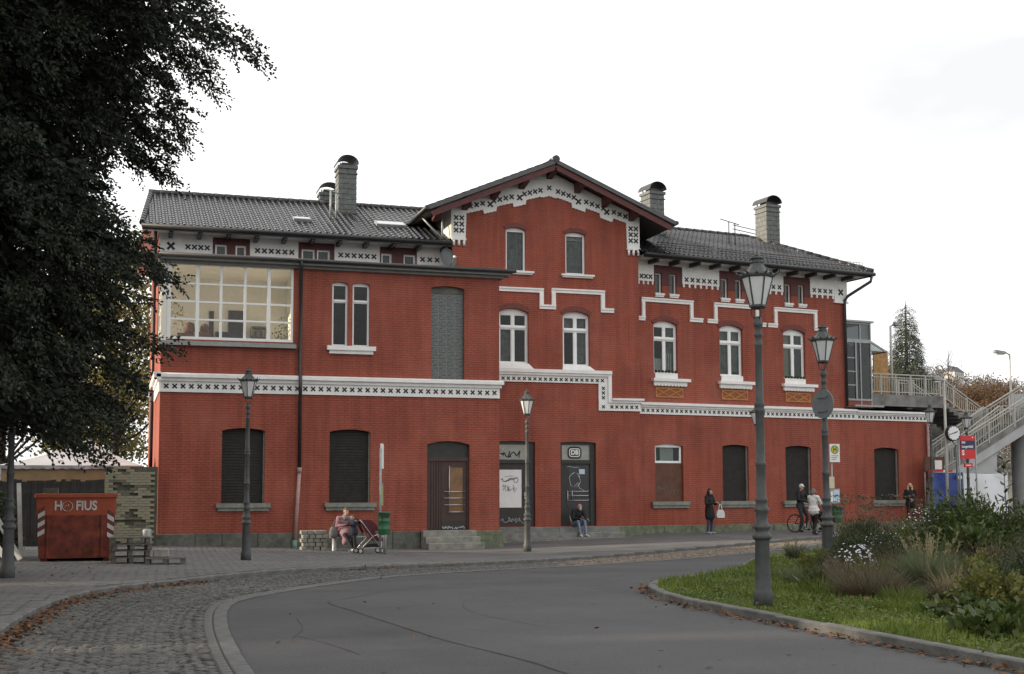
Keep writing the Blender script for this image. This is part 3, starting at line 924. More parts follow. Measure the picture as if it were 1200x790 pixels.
for i in range(70):
    x, y = rng.uniform(1.6, 7.6), rng.uniform(10.5, 30); pts.append((x, y, g(x, y) + .01))
for i in range(90):
    x, y = rng.uniform(-5, 1), rng.uniform(20, 31); pts.append((x, y, gp(x, y) + .03))
P = np.array(pts); n = len(P)
D = unit(np.stack([rng.normal(size=n), rng.normal(size=n), rng.normal(0, .25, n)], 1)); W = unit(np.cross(D, np.array([0, 0, 1.0]) + rng.normal(0, .3, (n, 3))))
V, F = leaves(P, D, W, rng.uniform(.045, .10, n), rng.uniform(.014, .034, n))
o = link('fallen_leaves', np_mesh('fallen_leaves', V, F, M['litter'])); o['kind'] = 'stuff'
tag(o, 'orange brown fallen leaves lying along the kerbs', 'leaves')

# ------------------------------------------------------------------ the station building
PC = 0.144
FA = Fr((0, 42.0), 0.0)
FB = Fr((0, 45.6), 0.0)
FM = Fr((0, 46.4), 0.0)
FC = Fr((19.72, 46.4), PC)
st = thing('station_building', 'long red painted brick station building with white crossed friezes and dark tiled roofs', 'building', (8.0, 44.0, -0.2))
ZB = -0.6
opsA = [(1.47, 5.52, 6.55, 9.05), (6.81, 7.35, 6.48, 8.66, .07), (7.50, 8.09, 6.48, 8.66, .07), (10.22, 11.39, 5.46, 8.68, .08),
        (3.28, 4.65, 1.24, 3.70, .09), (6.77, 8.14, 1.24, 3.70, .09), (10.09, 11.58, .32, 3.34, .12)]
opsB = [(13.72, 14.9, 6.44, 8.56, .17), (16.28, 17.38, 6.40, 8.54, .17), (14.0, 14.8, 9.97, 11.68, .10), (16.41, 17.23, 9.97, 11.64, .10),
        (13.50, 15.14, .31, 3.52, .05), (16.16, 17.60, .31, 3.52, .05)]
opsC1 = [(.75, 2.08, 1.2, 3.5, .08), (3.98, 5.27, 1.2, 3.52, .08), (7.16, 8.49, 1.2, 3.52, .08), (11.93, 13.3, 1.2, 3.5, .08)]
opsC2 = [(.75, 1.88, 6.32, 8.46, .17), (3.93, 5.08, 6.32, 8.46, .17), (7.16, 8.31, 6.32, 8.46, .17)]
atC = [(.85, 1.17), (1.53, 1.87), (4.03, 4.38), (4.75, 5.08), (7.28, 7.62), (8.0, 8.33)]
opsC2 += [(a, b, 9.55, 10.38) for a, b in atC]
atM = [(3.27, 3.68), (3.99, 4.36), (6.38, 6.86), (6.94, 7.42), (9.36, 9.75), (10.21, 10.66)]
opsM = [(a, b, 9.62, 10.54) for a, b in atM]

mb = MB()
wall(mb, FA, 1.31, 12.65, ZB, 9.15, opsA, .22)
mb.build('wall', M['red'], st)
mb = MB()
SIDE = Fr((1.31, 42.0), -math.pi / 2)                 # left end wall: u runs towards -Y
wall(mb, SIDE, -14.0, -4.4, ZB, 11.0)
wall(mb, SIDE, -4.4, 0.0, ZB, 6.5)
wall(mb, SIDE, -4.4, 0.0, 9.07, 9.15)
wall(mb, SIDE, -4.4, -3.9, 6.5, 9.07)
mb.build('wall', M['red'], st); mb = MB()
mb.poly([(12.65, 42.0, ZB), (12.65, 45.6, ZB), (12.65, 45.6, 9.15), (12.65, 42.0, 9.15)])
mb.build('wall', M['red'], st)
mb = MB()
wall(mb, FB, 11.9, 19.45, ZB, 12.35, opsB, .20)
mb.poly([FB(11.9, 12.35), FB(19.45, 12.35), FB(19.45, 12.5), FB(15.74, 14.0), FB(11.9, 12.42)])
mb.poly([(11.9, 45.6, 8.9), (11.9, 45.6, 12.42), (11.9, 51, 12.42), (11.9, 51, 8.9)])
mb.poly([(19.45, 45.6, ZB), (19.45, 51, ZB), (19.45, 51, 12.5), (19.45, 45.6, 12.5)])
mb.build('wall', M['red'], st)
mb = MB()
wall(mb, FM, 1.31, 11.9, 8.9, 11.05, opsM, .12)
mb.build('wall', M['white'], st)
mb = MB()
wall(mb, FC, -.4, 15.0, ZB, 4.9, opsC1, .22)
wall(mb, FC, -.4, 10.55, 4.9, 10.98, opsC2, .16)
p = FC(15.0, 0); q = FC(15.0, 0, -9)
mb.poly([(p.x, p.y, ZB), (q.x, q.y, ZB), (q.x, q.y, 5.15), (p.x, p.y, 5.15)])
p = FC(10.55, 0); q = FC(10.55, 0, -9)
mb.poly([(p.x, p.y, 5.1), (q.x, q.y, 5.1), (q.x, q.y, 10.98), (p.x, p.y, 10.98)])
mb.build('wall', M['red'], st)
# back walls and flat roofs that close the volume
mb = MB()
mb.poly([(1.31, 56, ZB), (1.31, 56, 11), (19.9, 56, 11), (19.9, 56, ZB)])
mb.poly([(11.0, 56.2, 9.0), (20.5, 56.2, 9.0), (20.5, 56.2, 12.1), (15.74, 56.2, 14.1), (11.0, 56.2, 12.1)])
p = FC(-.4, 0, -9.4); q = FC(15.0, 0, -9.4)
mb.poly([(p.x, p.y, ZB), (p.x, p.y, 11), (q.x, q.y, 11), (q.x, q.y, ZB)])
mb.build('back_wall', M['red'], st)
mb = MB()
mb.box(1.0, 13.1, 41.7, 46.4, 9.20, 9.24)
mb.build('flat_roof', M['gutter'], st); mb = MB()
mb.poly([FC(10.3, 5.2, .2), FC(15.2, 5.2, .2), FC(15.2, 5.2, -9), FC(10.3, 5.2, -9)])
mb.build('flat_roof', M['gutter'], st)
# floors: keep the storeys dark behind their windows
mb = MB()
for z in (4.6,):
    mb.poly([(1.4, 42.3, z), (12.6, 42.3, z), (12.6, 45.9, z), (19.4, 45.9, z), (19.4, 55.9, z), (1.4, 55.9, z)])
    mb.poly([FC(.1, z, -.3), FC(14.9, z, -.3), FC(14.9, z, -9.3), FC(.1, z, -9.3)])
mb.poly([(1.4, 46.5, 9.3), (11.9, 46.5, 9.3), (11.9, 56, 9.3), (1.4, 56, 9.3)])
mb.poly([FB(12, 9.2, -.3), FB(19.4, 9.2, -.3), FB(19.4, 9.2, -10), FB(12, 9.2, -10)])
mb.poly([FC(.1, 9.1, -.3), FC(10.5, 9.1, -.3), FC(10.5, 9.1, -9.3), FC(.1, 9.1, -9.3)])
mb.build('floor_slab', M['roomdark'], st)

# cross ornaments: four-armed, sharing one mesh
def cross_mesh(size, t=.012):
    m_ = MB()
    a = size / 2; w = size * .15
    pts = []
    for k in range(4):
        ang = math.pi / 4 + k * math.pi / 2
        c, s_ = math.cos(ang), math.sin(ang)
        pts += [(c * a * 1.15 + s_ * w, s_ * a * 1.15 - c * w), (c * a * 1.15 - s_ * w, s_ * a * 1.15 + c * w), (math.cos(ang + math.pi / 4) * w * 1.25, math.sin(ang + math.pi / 4) * w * 1.25)]
    m_.prism(pts, lambda u, z, d: (u, -d, z), 0, t)
    return m_.mesh('cross_ornament', M['black'])
cross_s = cross_mesh(.165); cross_m = cross_mesh(.20); cross_t = cross_mesh(.14)
def crosses(parent, fr, me, u0, u1, n, z, d, z1=None):
    for i in range(n):
        t = (i + .5) / n
        p = fr(u0 + (u1 - u0) * t, z if z1 is None else z + (z1 - z) * t, d)
        link('cross_ornament', me, parent, p, fr.ang)

# string courses
def course(fr, u0, u1, zb, zt, n, mesh, ret=0.0):
    m_ = MB()
    h = zt - zb
    fb(m_, fr, u0, u1, zb, zb + h * .56, -.02, .05)
    fb(m_, fr, u0 - ret * .5, u1 + ret * .5, zb + h * .56, zb + h * .74, -.02, .11)
    ua, ub = u0 - ret, u1 + ret
    m_.hexa([fr(ua, zb + h * .74, .20), fr(ub, zb + h * .74, .20), fr(ub, zb + h * .74, -.02), fr(ua, zb + h * .74, -.02),
             fr(ua, zb + h * .90, .20), fr(ub, zb + h * .90, .20), fr(ub, zt, -.02), fr(ua, zt, -.02)])
    o = m_.build('string_course', M['white'], st)
    crosses(o, fr, mesh, u0 + .06, u1 - .06, n, zb + h * .30, .05)
    return o
course(FA, 1.31, 12.65, 4.83, 5.46, 43, cross_s, .12)
course(FC, 0.02, 10.95, 4.68, 5.16, 48, cross_t)
course(FC, 10.952, 15.0, 4.68, 5.12, 18, cross_t, 0)
m_ = MB()                                            # stepped course of the gabled middle
fb(m_, FB, 13.0, 18.24, 5.76, 6.03, -.02, .05)
fb(m_, FB, 13.0, 18.24, 6.03, 6.12, -.02, .12)
fb(m_, FB, 13.0, 18.24, 6.12, 6.25, -.02, .17)
fb(m_, FB, 17.72, 18.10, 4.72, 5.76, -.02, .05)
fb(m_, FB, 18.10, 18.24, 5.03, 6.03, -.02, .115)
fb(m_, FB, 18.10, 19.45, 4.72, 5.03, -.02, .05)
fb(m_, FB, 18.24, 19.47, 5.03, 5.12, -.02, .12)
fb(m_, FB, 18.242, 19.57, 5.12, 5.20, -.02, .19)
sc_b = m_.build('string_course', M['white'], st)
crosses(sc_b, FB, cross_t, 13.55, 17.98, 21, 5.88, .05)
for z in (5.58, 5.40, 5.22, 4.87):
    crosses(sc_b, FB, cross_t, 17.8, 18.02, 1, z, .05)
crosses(sc_b, FB, cross_t, 18.15, 19.4, 6, 4.87, .05)
# side return of the A course, lit by the sun
m_ = MB(); fb(m_, SIDE, -5.0, 0, 4.83, 5.18, -.02, .05); fb(m_, SIDE, -5.0, .2, 5.18, 5.30, -.02, .11); fb(m_, SIDE, -5.0, .2, 5.30, 5.46, -.02, .20)
m_.build('string_course', M['white'], st)

# white label mouldings over the first-floor windows
def moulding(fr, pts, w=.17):
    m_ = MB()
    for (a, b) in zip(pts, pts[1:]):
        (u0, z0), (u1, z1) = a, b
        if abs(u1 - u0) > abs(z1 - z0):
            lo, hi = min(u0, u1), max(u0, u1)
            fb(m_, fr, lo - w / 2, hi + w / 2, z0 - w / 2, z0 + w / 2, -.01, .05)
            fb(m_, fr, lo - w / 2 + .002, hi + w / 2 - .002, z0 + w * .12, z0 + w / 2 - .004, -.01, .085)
        else:
            lo, hi = min(z0, z1), max(z0, z1)
            fb(m_, fr, u0 - w / 2, u0 + w / 2, lo + w / 2, hi - w / 2, -.01, .048)
            fb(m_, fr, u0 - w / 2 + .004, u0 + w * .1, lo + w / 2 - .001, hi - w / 2 + .001, -.01, .083)
    return m_.build('label_moulding', M['white'], st)
moulding(FB, [(12.9, 9.28), (15.42, 9.28), (15.42, 8.66), (15.91, 8.66), (15.91, 9.31), (17.93, 9.31), (17.93, 8.62), (18.30, 8.62)])
moulding(FC, [(.02, 8.50), (.27, 8.50), (.27, 9.27), (2.56, 9.27), (2.56, 8.57), (3.02, 8.57)])
moulding(FC, [(3.42, 8.57), (3.74, 8.57), (3.74, 9.27), (5.82, 9.27), (5.82, 8.56), (6.18, 8.56)])
moulding(FC, [(6.46, 8.56), (6.78, 8.56), (6.78, 9.26), (8.88, 9.26), (8.88, 8.54), (9.42, 8.54)])
# brick arches over the windows: a proud ring
def arch_ring(fr, a, b, z1, rise, t=.24, ov=.14, d=.03):
    m_ = MB()
    lo = arc(a, b, z1, rise, 8); hi = arc(a - ov, b + ov, z1 + t, rise + .06, 8)
    poly = [(u, z) for u, z in lo] + [(u, z) for u, z in reversed(hi)]
    m_.prism(list(reversed(poly)), fr, -.01, d)
    m_.build('window_arch', M['maroon_arch'], st)
M['maroon_arch'] = mat('darker_red_brick_arch', (0.150, 0.036, 0.026), 0.7, 0.2, 9, 0.4, 12)
for a, b, z0, z1, r in opsB[:4]:
    arch_ring(FB, a, b, z1, r, .2 if z1 < 9 else .16, .1)
for a, b, z0, z1, r in opsC2[:3]:
    arch_ring(FC, a, b, z1, r, .2, .1)

# windows -----------------------------------------------------------------------
def win(fr, o, kind, dep=.16, fw=.07, frame='pvc', curtain=None, name='window', glass='glass'):
    a, b, z0, z1 = o[:4]; rise = o[4] if len(o) > 4 else 0
    di, do = -dep - .06, -dep
    m_ = MB()
    fb(m_, fr, a, a + fw, z0, z1 + .02, di, do)
    fb(m_, fr, b - fw, b, z0, z1 + .02, di, do)
    fb(m_, fr, a + fw, b - fw, z0, z0 + fw, di, do - .001)
    top = z1 - rise
    fb(m_, fr, a + fw, b - fw, top - fw * .8, z1 + .02, di, do - .001)
    panes = []
    ia, ib, iz0, iz1 = a + fw, b - fw, z0 + fw, top - fw * .8
    um = (a + b) / 2
    if kind == 'cross':
        zt = z0 + (z1 - z0) * .66
        fb(m_, fr, um - .045, um + .045, iz0, iz1, di, do - .002)
        fb(m_, fr, ia, ib, zt - .055, zt + .055, di, do + .012)
        fb(m_, fr, ia, ib, zt - .02, zt + .03, do + .012, do + .035)
        # sashes: a thinner inner rim
        for (p0, p1, q0, q1) in ((ia, um - .045, iz0, zt - .055), (um + .045, ib, iz0, zt - .055), (ia, um - .045, zt + .055, iz1), (um + .045, ib, zt + .055, iz1)):
            s_ = .032
            fb(m_, fr, p0, p0 + s_, q0, q1, di, do - .014); fb(m_, fr, p1 - s_, p1, q0, q1, di, do - .014)
            fb(m_, fr, p0 + s_, p1 - s_, q0, q0 + s_, di, do - .015); fb(m_, fr, p0 + s_, p1 - s_, q1 - s_, q1, di, do - .015)
            panes.append((p0 + s_, p1 - s_, q0 + s_, q1 - s_))
    elif kind == 'transom':
        zt = z0 + (z1 - z0) * .71
        fb(m_, fr, ia, ib, zt - .07, zt + .04, di, do + .01)
        fb(m_, fr, ia, ib, zt - .03, zt + .02, do + .01, do + .04)
        panes += [(ia, ib, iz0, zt - .07), (ia, ib, zt + .04, iz1)]
    else:
        panes.append((ia, ib, iz0, iz1))
    w_ = m_.build(name, M[frame], st)
    for p0, p1, q0, q1 in panes:
        k = MB(); fb(k, fr, p0 - .01, p1 + .01, q0 - .01, q1 + .01, di + .02, di + .03)
        k.build('pane', M[glass], w_)
    for cu in (curtain or ()):
        # cu: (u0 fraction, u1 fraction, z0 fraction, z1 fraction, material, slant)
        k = MB(); cm = M[cu[4]]; nsub = 14
        ua, ub = a + (b - a) * cu[0], a + (b - a) * cu[1]; za, zb = z0 + (z1 - z0) * cu[2], z0 + (z1 - z0) * cu[3]
        sl = cu[5] if len(cu) > 5 else 0
        for i in range(nsub):
            t0, t1 = i / nsub, (i + 1) / nsub
            d0 = di - .10 + .025 * math.sin(i * 2.1); d1 = di - .10 + .025 * math.sin((i + 1) * 2.1)
            zt0 = za + (zb - za) * max(0, min(1, sl * t0)) if sl > 0 else za
            zt1 = za + (zb - za) * max(0, min(1, sl * t1)) if sl > 0 else za
            k.poly([fr(ua + (ub - ua) * t0, zt0, d0), fr(ua + (ub - ua) * t1, zt1, d1), fr(ua + (ub - ua) * t1, zb, d1), fr(ua + (ub - ua) * t0, zb, d0)], 0, True)
        k.build('curtain', cm, w_)
    return w_
win(FA, opsA[1], 'transom', .14); win(FA, opsA[2], 'transom', .14)
w_ = win(FB, opsB[0], 'cross', .14, curtain=[(.0, .5, .05, .62, 'curtain_grey')])
win(FB, opsB[1], 'cross', .14, curtain=[(.52, 1, .06, .62, 'curtain_grey'), (.1, .95, .70, .95, 'curtain_grey')])
win(FB, opsB[2], 'single', .12, .075, curtain=[(.05, .95, .02, .97, 'curtain_grey')])
win(FB, opsB[3], 'single', .12, .075, curtain=[(.05, .95, .02, .80, 'curtain_grey'), (.05, .95, .82, .97, 'curtain')])
win(FC, opsC2[0], 'cross', .13, curtain=[(.55, .95, .05, .98, 'curtain_grey'), (.1, .5, .05, .3, 'curtain'), (.5, .9, .05, .4, 'curtain')])
win(FC, opsC2[1], 'cross', .13, curtain=[(.05, .5, .04, .6, 'curtain_grey'), (.55, .95, .1, .64, 'curtain_grey'), (.05, .95, .70, .97, 'curtain_grey')])
win(FC, opsC2[2], 'cross', .13, curtain=[(.03, .42, .04, .98, 'curtain_tan'), (.5, .72, .05, .5, 'curtain', 1.0)])
for a, b in atC:
    win(FC, (a, b, 9.55, 10.38), 'single', .10, .05, curtain=[(.1, .9, .05, .95, 'curtain_grey')])
for a, b in atM:
    win(FM, (a, b, 9.62, 10.54), 'single', .08, .06, curtain=[(.1, .9, .05, .95, 'curtain_grey')])

# sills
def sill(fr, u0, u1, z0, z1, d, m='sill', lip=.05):
    m_ = MB()
    fb(m_, fr, u0, u1, z0 + (z1 - z0) * .45, z1, -.18, d)
    fb(m_, fr, u0 + lip, u1 - lip, z0, z0 + (z1 - z0) * .45, -.01, d * .6)
    m_.build('window_sill', M[m], st)
for o in opsA[4:6]:
    sill(FA, o[0] - .16, o[1] + .2, o[2] - .23, o[2] + .02, .14)
for o in opsC1:
    sill(FC, o[0] - .2, o[1] + .25, o[2] - .25, o[2] + .01, .13)
sill(FA, 6.64, 8.28, 6.22, 6.48, .16, 'white', .08)
sill(FB, 13.7, 15.1, 9.86, 9.99, .14, 'white'); sill(FB, 16.22, 17.56, 9.84, 9.97, .14, 'white')
for a, b in atC:
    sill(FC, a - .03, b + .08, 9.41, 9.56, .09, 'white', .02)
for a, b, z0, z1, r in opsC2[:3]:                    # bracketed white sills with a scalloped lower edge, ochre lattice panels below
    m_ = MB()
    fb(m_, FC, a + .05, b - .02, 6.12, z0 + .03, -.14, .02)
    fb(m_, FC, a - .12, b + .5, 6.0, 6.12, -.01, .20)
    sc_ = []
    u0, u1 = a - .06, b + .38
    nsc = 10
    for i in range(nsc * 6 + 1):
        t = i / (nsc * 6); sc_.append((u0 + (u1 - u0) * t, 5.86 - .05 * abs(math.sin(math.pi * t * nsc))))
    m_.prism(sc_ + [(u1, 6.0), (u0, 6.0)], FC, -.01, .10)
    m_.build('window_sill', M['white'], st)
    pu0, pu1, pz0, pz1 = a + .05, a + 1.36, 5.36, 5.76
    m_ = MB(); fb(m_, FC, pu0, pu1, pz0, pz1, -.02, .008); pan = m_.build('lattice_panel', M['orange_panel'], st)
    m_ = MB()
    w_ = .05
    fb(m_, FC, pu0, pu1, pz1 - w_, pz1, 0, .030); fb(m_, FC, pu0, pu1, pz0, pz0 + w_, 0, .030)
    fb(m_, FC, pu0, pu0 + w_, pz0 + w_, pz1 - w_, 0, .029); fb(m_, FC, pu1 - w_, pu1, pz0 + w_, pz1 - w_, 0, .029)
    um = (pu0 + pu1) / 2
    for (x0, x1) in ((pu0 + w_, um), (um, pu1 - w_)):
        m_.bar(FC(x0, pz0 + w_, .014), FC(x1, pz1 - w_, .014), .026, .045, 0, FC.u.cross(Vector((0, 0, 1))).cross(FC(x1, pz1) - FC(x0, pz0)))
        m_.bar(FC(x0, pz1 - w_, .016), FC(x1, pz0 + w_, .016), .026, .045, 0, FC.u.cross(Vector((0, 0, 1))).cross(FC(x1, pz0) - FC(x0, pz1)))
    m_.build('lattice', M['orange_bar'], pan)
    m_ = MB()
    for i in range(7):                               # low plant box in front of two windows
        u = a + .1 + (b - a - .2) * i / 6
        m_.lathe([(.0, 0), (.07, .03), (.06, .09), (.0, .12)], 6, FC(u, z0 + .03, .0), 0)
    if a < 1 or a > 7:
        m_.build('window_plants', M['shrub_dark'], st)
# sloping white aprons under the middle first-floor windows
for a, b, z0, z1, r in opsB[:2]:
    m_ = MB()
    m_.hexa([FB(a - .05, 6.25, .16), FB(b + .16, 6.25, .16), FB(b + .16, 6.25, -.02), FB(a - .05, 6.25, -.02), FB(a, z0 + .02, .0), FB(b, z0 + .02, .0), FB(b, z0 + .02, -.14), FB(a, z0 + .02, -.14)])
    m_.build('window_sill', M['white'], st)

# closed shutters of the ground-floor windows: dark horizontal boards
def shutter(fr, o):
    a, b, z0, z1 = o[:4]
    m_ = MB()
    n_ = 26; h_ = (z1 - z0) / n_
    for i in range(n_):
        z = z0 + i * h_
        m_.hexa([fr(a + .04, z, -.15), fr(b - .04, z, -.15), fr(b - .04, z, -.19), fr(a + .04, z, -.19), fr(a + .04, z + h_ * .93, -.163), fr(b - .04, z + h_ * .93, -.163), fr(b - .04, z + h_ * .93, -.19), fr(a + .04, z + h_ * .93, -.19)])
    fb(m_, fr, a, b, z0, z1, -.22, -.195)
    s_ = m_.build('shutter', M['shutter'], st)
    k = MB(); fb(k, fr, a, a + .04, z0, z1, -.2, -.12); k.build('guide_rail', M['shutter'], s_)
    k = MB(); fb(k, fr, b - .045, b, z0, z1, -.2, -.10); k.build('guide_rail', M['sill'], s_)
for o in opsA[4:6]:
    shutter(FA, o)
for o in opsC1[1:]:
    shutter(FC, o)
# boarded window with a small transom light left open
a, b, z0, z1 = opsC1[0][:4]
m_ = MB(); fb(m_, FC, a, b, z0, 2.72, -.16, -.10); bd = m_.build('window_board', M['board_brown'], st)
win(FC, (a, b - .04, 2.74, z1, .06), 'single', .10, .09, curtain=[(.3, .8, .1, .9, 'curtain'), (.02, .2, .1, .9, 'curtain_grey')], name='transom_window')
def scrawl(parent, fr, u, z, d, w, h, n, mt, seed, r=.008):
    rd = random.Random(seed); m_ = MB()
    pts = []
    for i in range(n):
        pts.append(fr(u + w * (i / n) + rd.uniform(-.1, .1) * w, z + h * rd.uniform(-.5, .5), d))
    P = []
    for i in range(len(pts) - 1):
        P += [pts[i], (pts[i] + pts[i + 1]) / 2 + Vector((0, 0, h * rd.uniform(-.2, .2)))]
    m_.tube(P, r, 4, 0, False)
    m_.build('graffiti', M[mt], parent)
scrawl(bd, FC, a + .15, 1.75, -.098, .55, .4, 12, 'sill', 3, .008); scrawl(bd, FC, a + .7, 1.6, -.098, .5, .25, 12, 'sill', 4, .007)

# glass-block window: separate blocks in pale joints
a, b, z0, z1 = opsA[3][:4]
m_ = MB(); fb(m_, FA, a, b, z0, z1, -.20, -.145); gb = m_.build('glass_block_window', M['gjoint'], st)
cols_, rows_ = 4, 13
cw = (b - a) / cols_; rh = (z1 - .25 - z0) / rows_
k = MB(); k.box(-cw / 2 + .024, cw / 2 - .024, -.014, 0, -rh / 2 + .024, rh / 2 - .024)
bme = k.mesh('glass_block', M['gblock'])
for i in range(cols_):
    for j in range(rows_):
        o = link('glass_block', bme, gb, FA(a + (i + .5) * cw, z0 + (j + .5) * rh, -.14))
        if (i + j) % 2: o.rotation_euler = (0, 0, math.pi); o.location.y -= .014
m_ = MB(); fb(m_, FA, a, b, z1 - .25, z1, -.145, -.12); m_.build('lintel_panel', M['stone'], gb)

# sunroom with its grid of panes
a, b, z0, z1 = opsA[0]
m_ = MB()
us = [a, 2.43, 3.18, 3.95, 4.72, b]
fw = .075
for i, u in enumerate(us):
    w2 = .055 if i in (1, 4) else .04
    if i == 0: fb(m_, FA, u, u + .13, z0, z1, -.16, -.02)
    elif i == 5: fb(m_, FA, u - .07, u, z0, z1, -.16, -.02)
    else: fb(m_, FA, u - w2, u + w2, z0 + .09, z1 - .06, -.14, -.025 if i in (1, 4) else -.04)
fb(m_, FA, a + .13, b - .07, z0, z0 + .09, -.16, -.021)
fb(m_, FA, a + .13, b - .07, z1 - .06, z1, -.16, -.021)
zs = [z0 + .09, z0 + .66, z0 + 1.24, z0 + 1.83, z1 - .06]
for z in zs[1:-1]:
    fb(m_, FA, a + .13, b - .07, z - .03, z + .03, -.135, -.045)
sun_w = m_.build('sunroom_window', M['pvc'], st)
for i in range(5):
    for j in range(4):
        k = MB(); fb(k, FA, us[i] + .02, us[i + 1] - .02, zs[j] + .01, zs[j + 1] - .01, -.10, -.092); k.build('pane', M['glass_clear'], sun_w)
m_ = MB()
fb(m_, SIDE, -3.9, -3.8, 6.5, 9.07, -.14, -.02); fb(m_, SIDE, -.13, .018, 6.5, 9.015, -.155, .02)
for u in (-2.9, -1.95, -1.0): fb(m_, SIDE, u - .04, u + .04, 6.58, 9.0, -.12, -.03)
fb(m_, SIDE, -3.8, -.13, 6.5, 6.6, -.14, -.021); fb(m_, SIDE, -3.8, -.13, 8.97, 9.07, -.14, -.021)
for z in (7.2, 7.8, 8.4): fb(m_, SIDE, -3.8, -.13, z - .03, z + .03, -.11, -.04)
sw = m_.build('sunroom_side_window', M['cream'], st)
k = MB(); fb(k, SIDE, -3.8, -.13, 6.6, 8.97, -.08, -.072); k.build('pane', M['glass_clear'], sw)
m_ = MB()                                            # the room behind
m_.poly([(1.35, 45.3, 6.45), (5.7, 45.3, 6.45), (5.7, 45.3, 9.1), (1.35, 45.3, 9.1)])
m_.poly([(5.7, 42.2, 6.45), (5.7, 42.2, 9.1), (5.7, 45.3, 9.1), (5.7, 45.3, 6.45)])
m_.poly([(1.35, 42.2, 9.08), (5.7, 42.2, 9.08), (5.7, 45.3, 9.08), (1.35, 45.3, 9.08)])
m_.poly([(1.35, 42.2, 6.46), (5.7, 42.2, 6.46), (5.7, 45.3, 6.46), (1.35, 45.3, 6.46)])
room = m_.build('sunroom', M['cream_room'], st)
m_ = MB(); m_.box(3.02, 3.18, 45.24, 45.29, 6.5, 7.95); m_.box(3.68, 4.25, 45.25, 45.29, 7.2, 8.0); m_.build('picture', M['wood_dark'], room)
m_ = MB(); m_.box(3.2, 4.2, 44.6, 45.2, 6.5, 7.15); m_.build('cupboard', M['cl_dark'], room)
m_ = MB(); m_.box(1.9, 2.5, 44.0, 44.5, 6.5, 7.0); m_.box(2.6, 3.0, 43.9, 44.3, 6.5, 7.05); m_.lathe([(.05, 0), (.2, .05), (.16, .35), (.02, .4)], 8, (2.3, 44.2, 7.0)); m_.lathe([(.05, 0), (.16, .05), (.12, .25), (.02, .3)], 8, (2.8, 44.1, 7.05)); m_.build('armchair', M['board_brown'], room)
m_ = MB()
for z in (6.5, 6.95, 7.35): m_.box(4.45, 5.05, 44.7, 45.2, z, z + .05)
for x in (4.45, 5.0): m_.box(x, x + .05, 44.7, 45.2, 6.5, 7.35)
for x, z in ((4.55, 6.6), (4.72, 6.6), (4.87, 6.6), (4.6, 7.02), (4.8, 7.02)): m_.box(x, x + .12, 44.75, 45.0, z, z + .24)
m_.build('shelf', M['wood'], room)
nl = 120
P = np.array([5.35, 43.0, 6.55]) + rng.normal(0, 1, (nl, 3)) * np.array([.18, .18, .3]) + np.array([0, 0, .35]); D = rand_dir(nl, .6)
V, F = leaves(P, D, side_of(D), .12, .03); link('house_plant', np_mesh('house_plant', V, F, M['shrub_green']), room)
P = np.array([1.85, 42.6, 7.35]) + rng.normal(0, 1, (90, 3)) * np.array([.14, .14, .26]); D = rand_dir(90, .6)
V, F = leaves(P, D, side_of(D), .12, .03); link('house_plant', np_mesh('house_plant', V, F, M['straw']), room)
m_ = MB(); m_.hexa([FA(1.25, 6.34, .16), FA(5.62, 6.34, .16), FA(5.62, 6.34, -.02), FA(1.25, 6.34, -.02), FA(1.25, 6.47, .10), FA(5.62, 6.47, .10), FA(5.62, 6.55, -.16), FA(1.25, 6.55, -.16)])
m_.build('window_sill', M['trim_grey'], st)

# cornice and gutter of the flat-roofed wing
m_ = MB()
fb(m_, FA, 1.25, 12.78, 9.02, 9.11, -.02, .12); fb(m_, FA, 1.2, 13.0, 9.11, 9.205, -.3, .30)
fb(m_, SIDE, -4.4, 0.02, 9.02, 9.11, -.02, .10); fb(m_, SIDE, -4.4, .05, 9.11, 9.20, -.3, .12)
m_.build('cornice', M['trim_grey'], st)
m_ = MB()
m_.tube([FA(1.12, 9.245, .38), FA(13.15, 9.245, .38)], .065, 10); fb(m_, FA, 1.14, 13.1, 9.207, 9.29, .0, .34)
m_.build('gutter', M['gutter'], st)
# downpipe of that wing: dark above, pink slanting pipe below
m_ = MB(); m_.tube([FA(5.72, 9.22, .38), FA(5.74, 9.0, .3), FA(5.75, 8.85, .12), FA(5.75, 5.5, .12), FA(5.75, 5.35, .26), FA(5.75, 4.85, .26), FA(5.76, 4.7, .12), FA(5.77, 2.35, .10)], .06, 10)
m_.build('downpipe', M['gutter'], st)
m_ = MB(); m_.tube([FA(5.77, 2.42, .10), FA(5.77, 2.25, .10)], .085, 10); m_.tube([FA(5.77, 2.3, .10), FA(5.64, -.05, .14)], .062, 10)
pp = m_.build('downpipe', M['pipe_pink'], st)
m_ = MB(); m_.tube([FA(5.64, .06, .14), FA(5.63, -.3, .14)], .085, 10); m_.build('pipe_shoe', M['pipe_green'], pp)
m_ = MB(); m_.tube([(1.18, 46.2, 11.0), (1.18, 46.25, -.3)], .06, 8); m_.build('downpipe', M['gutter'], st)

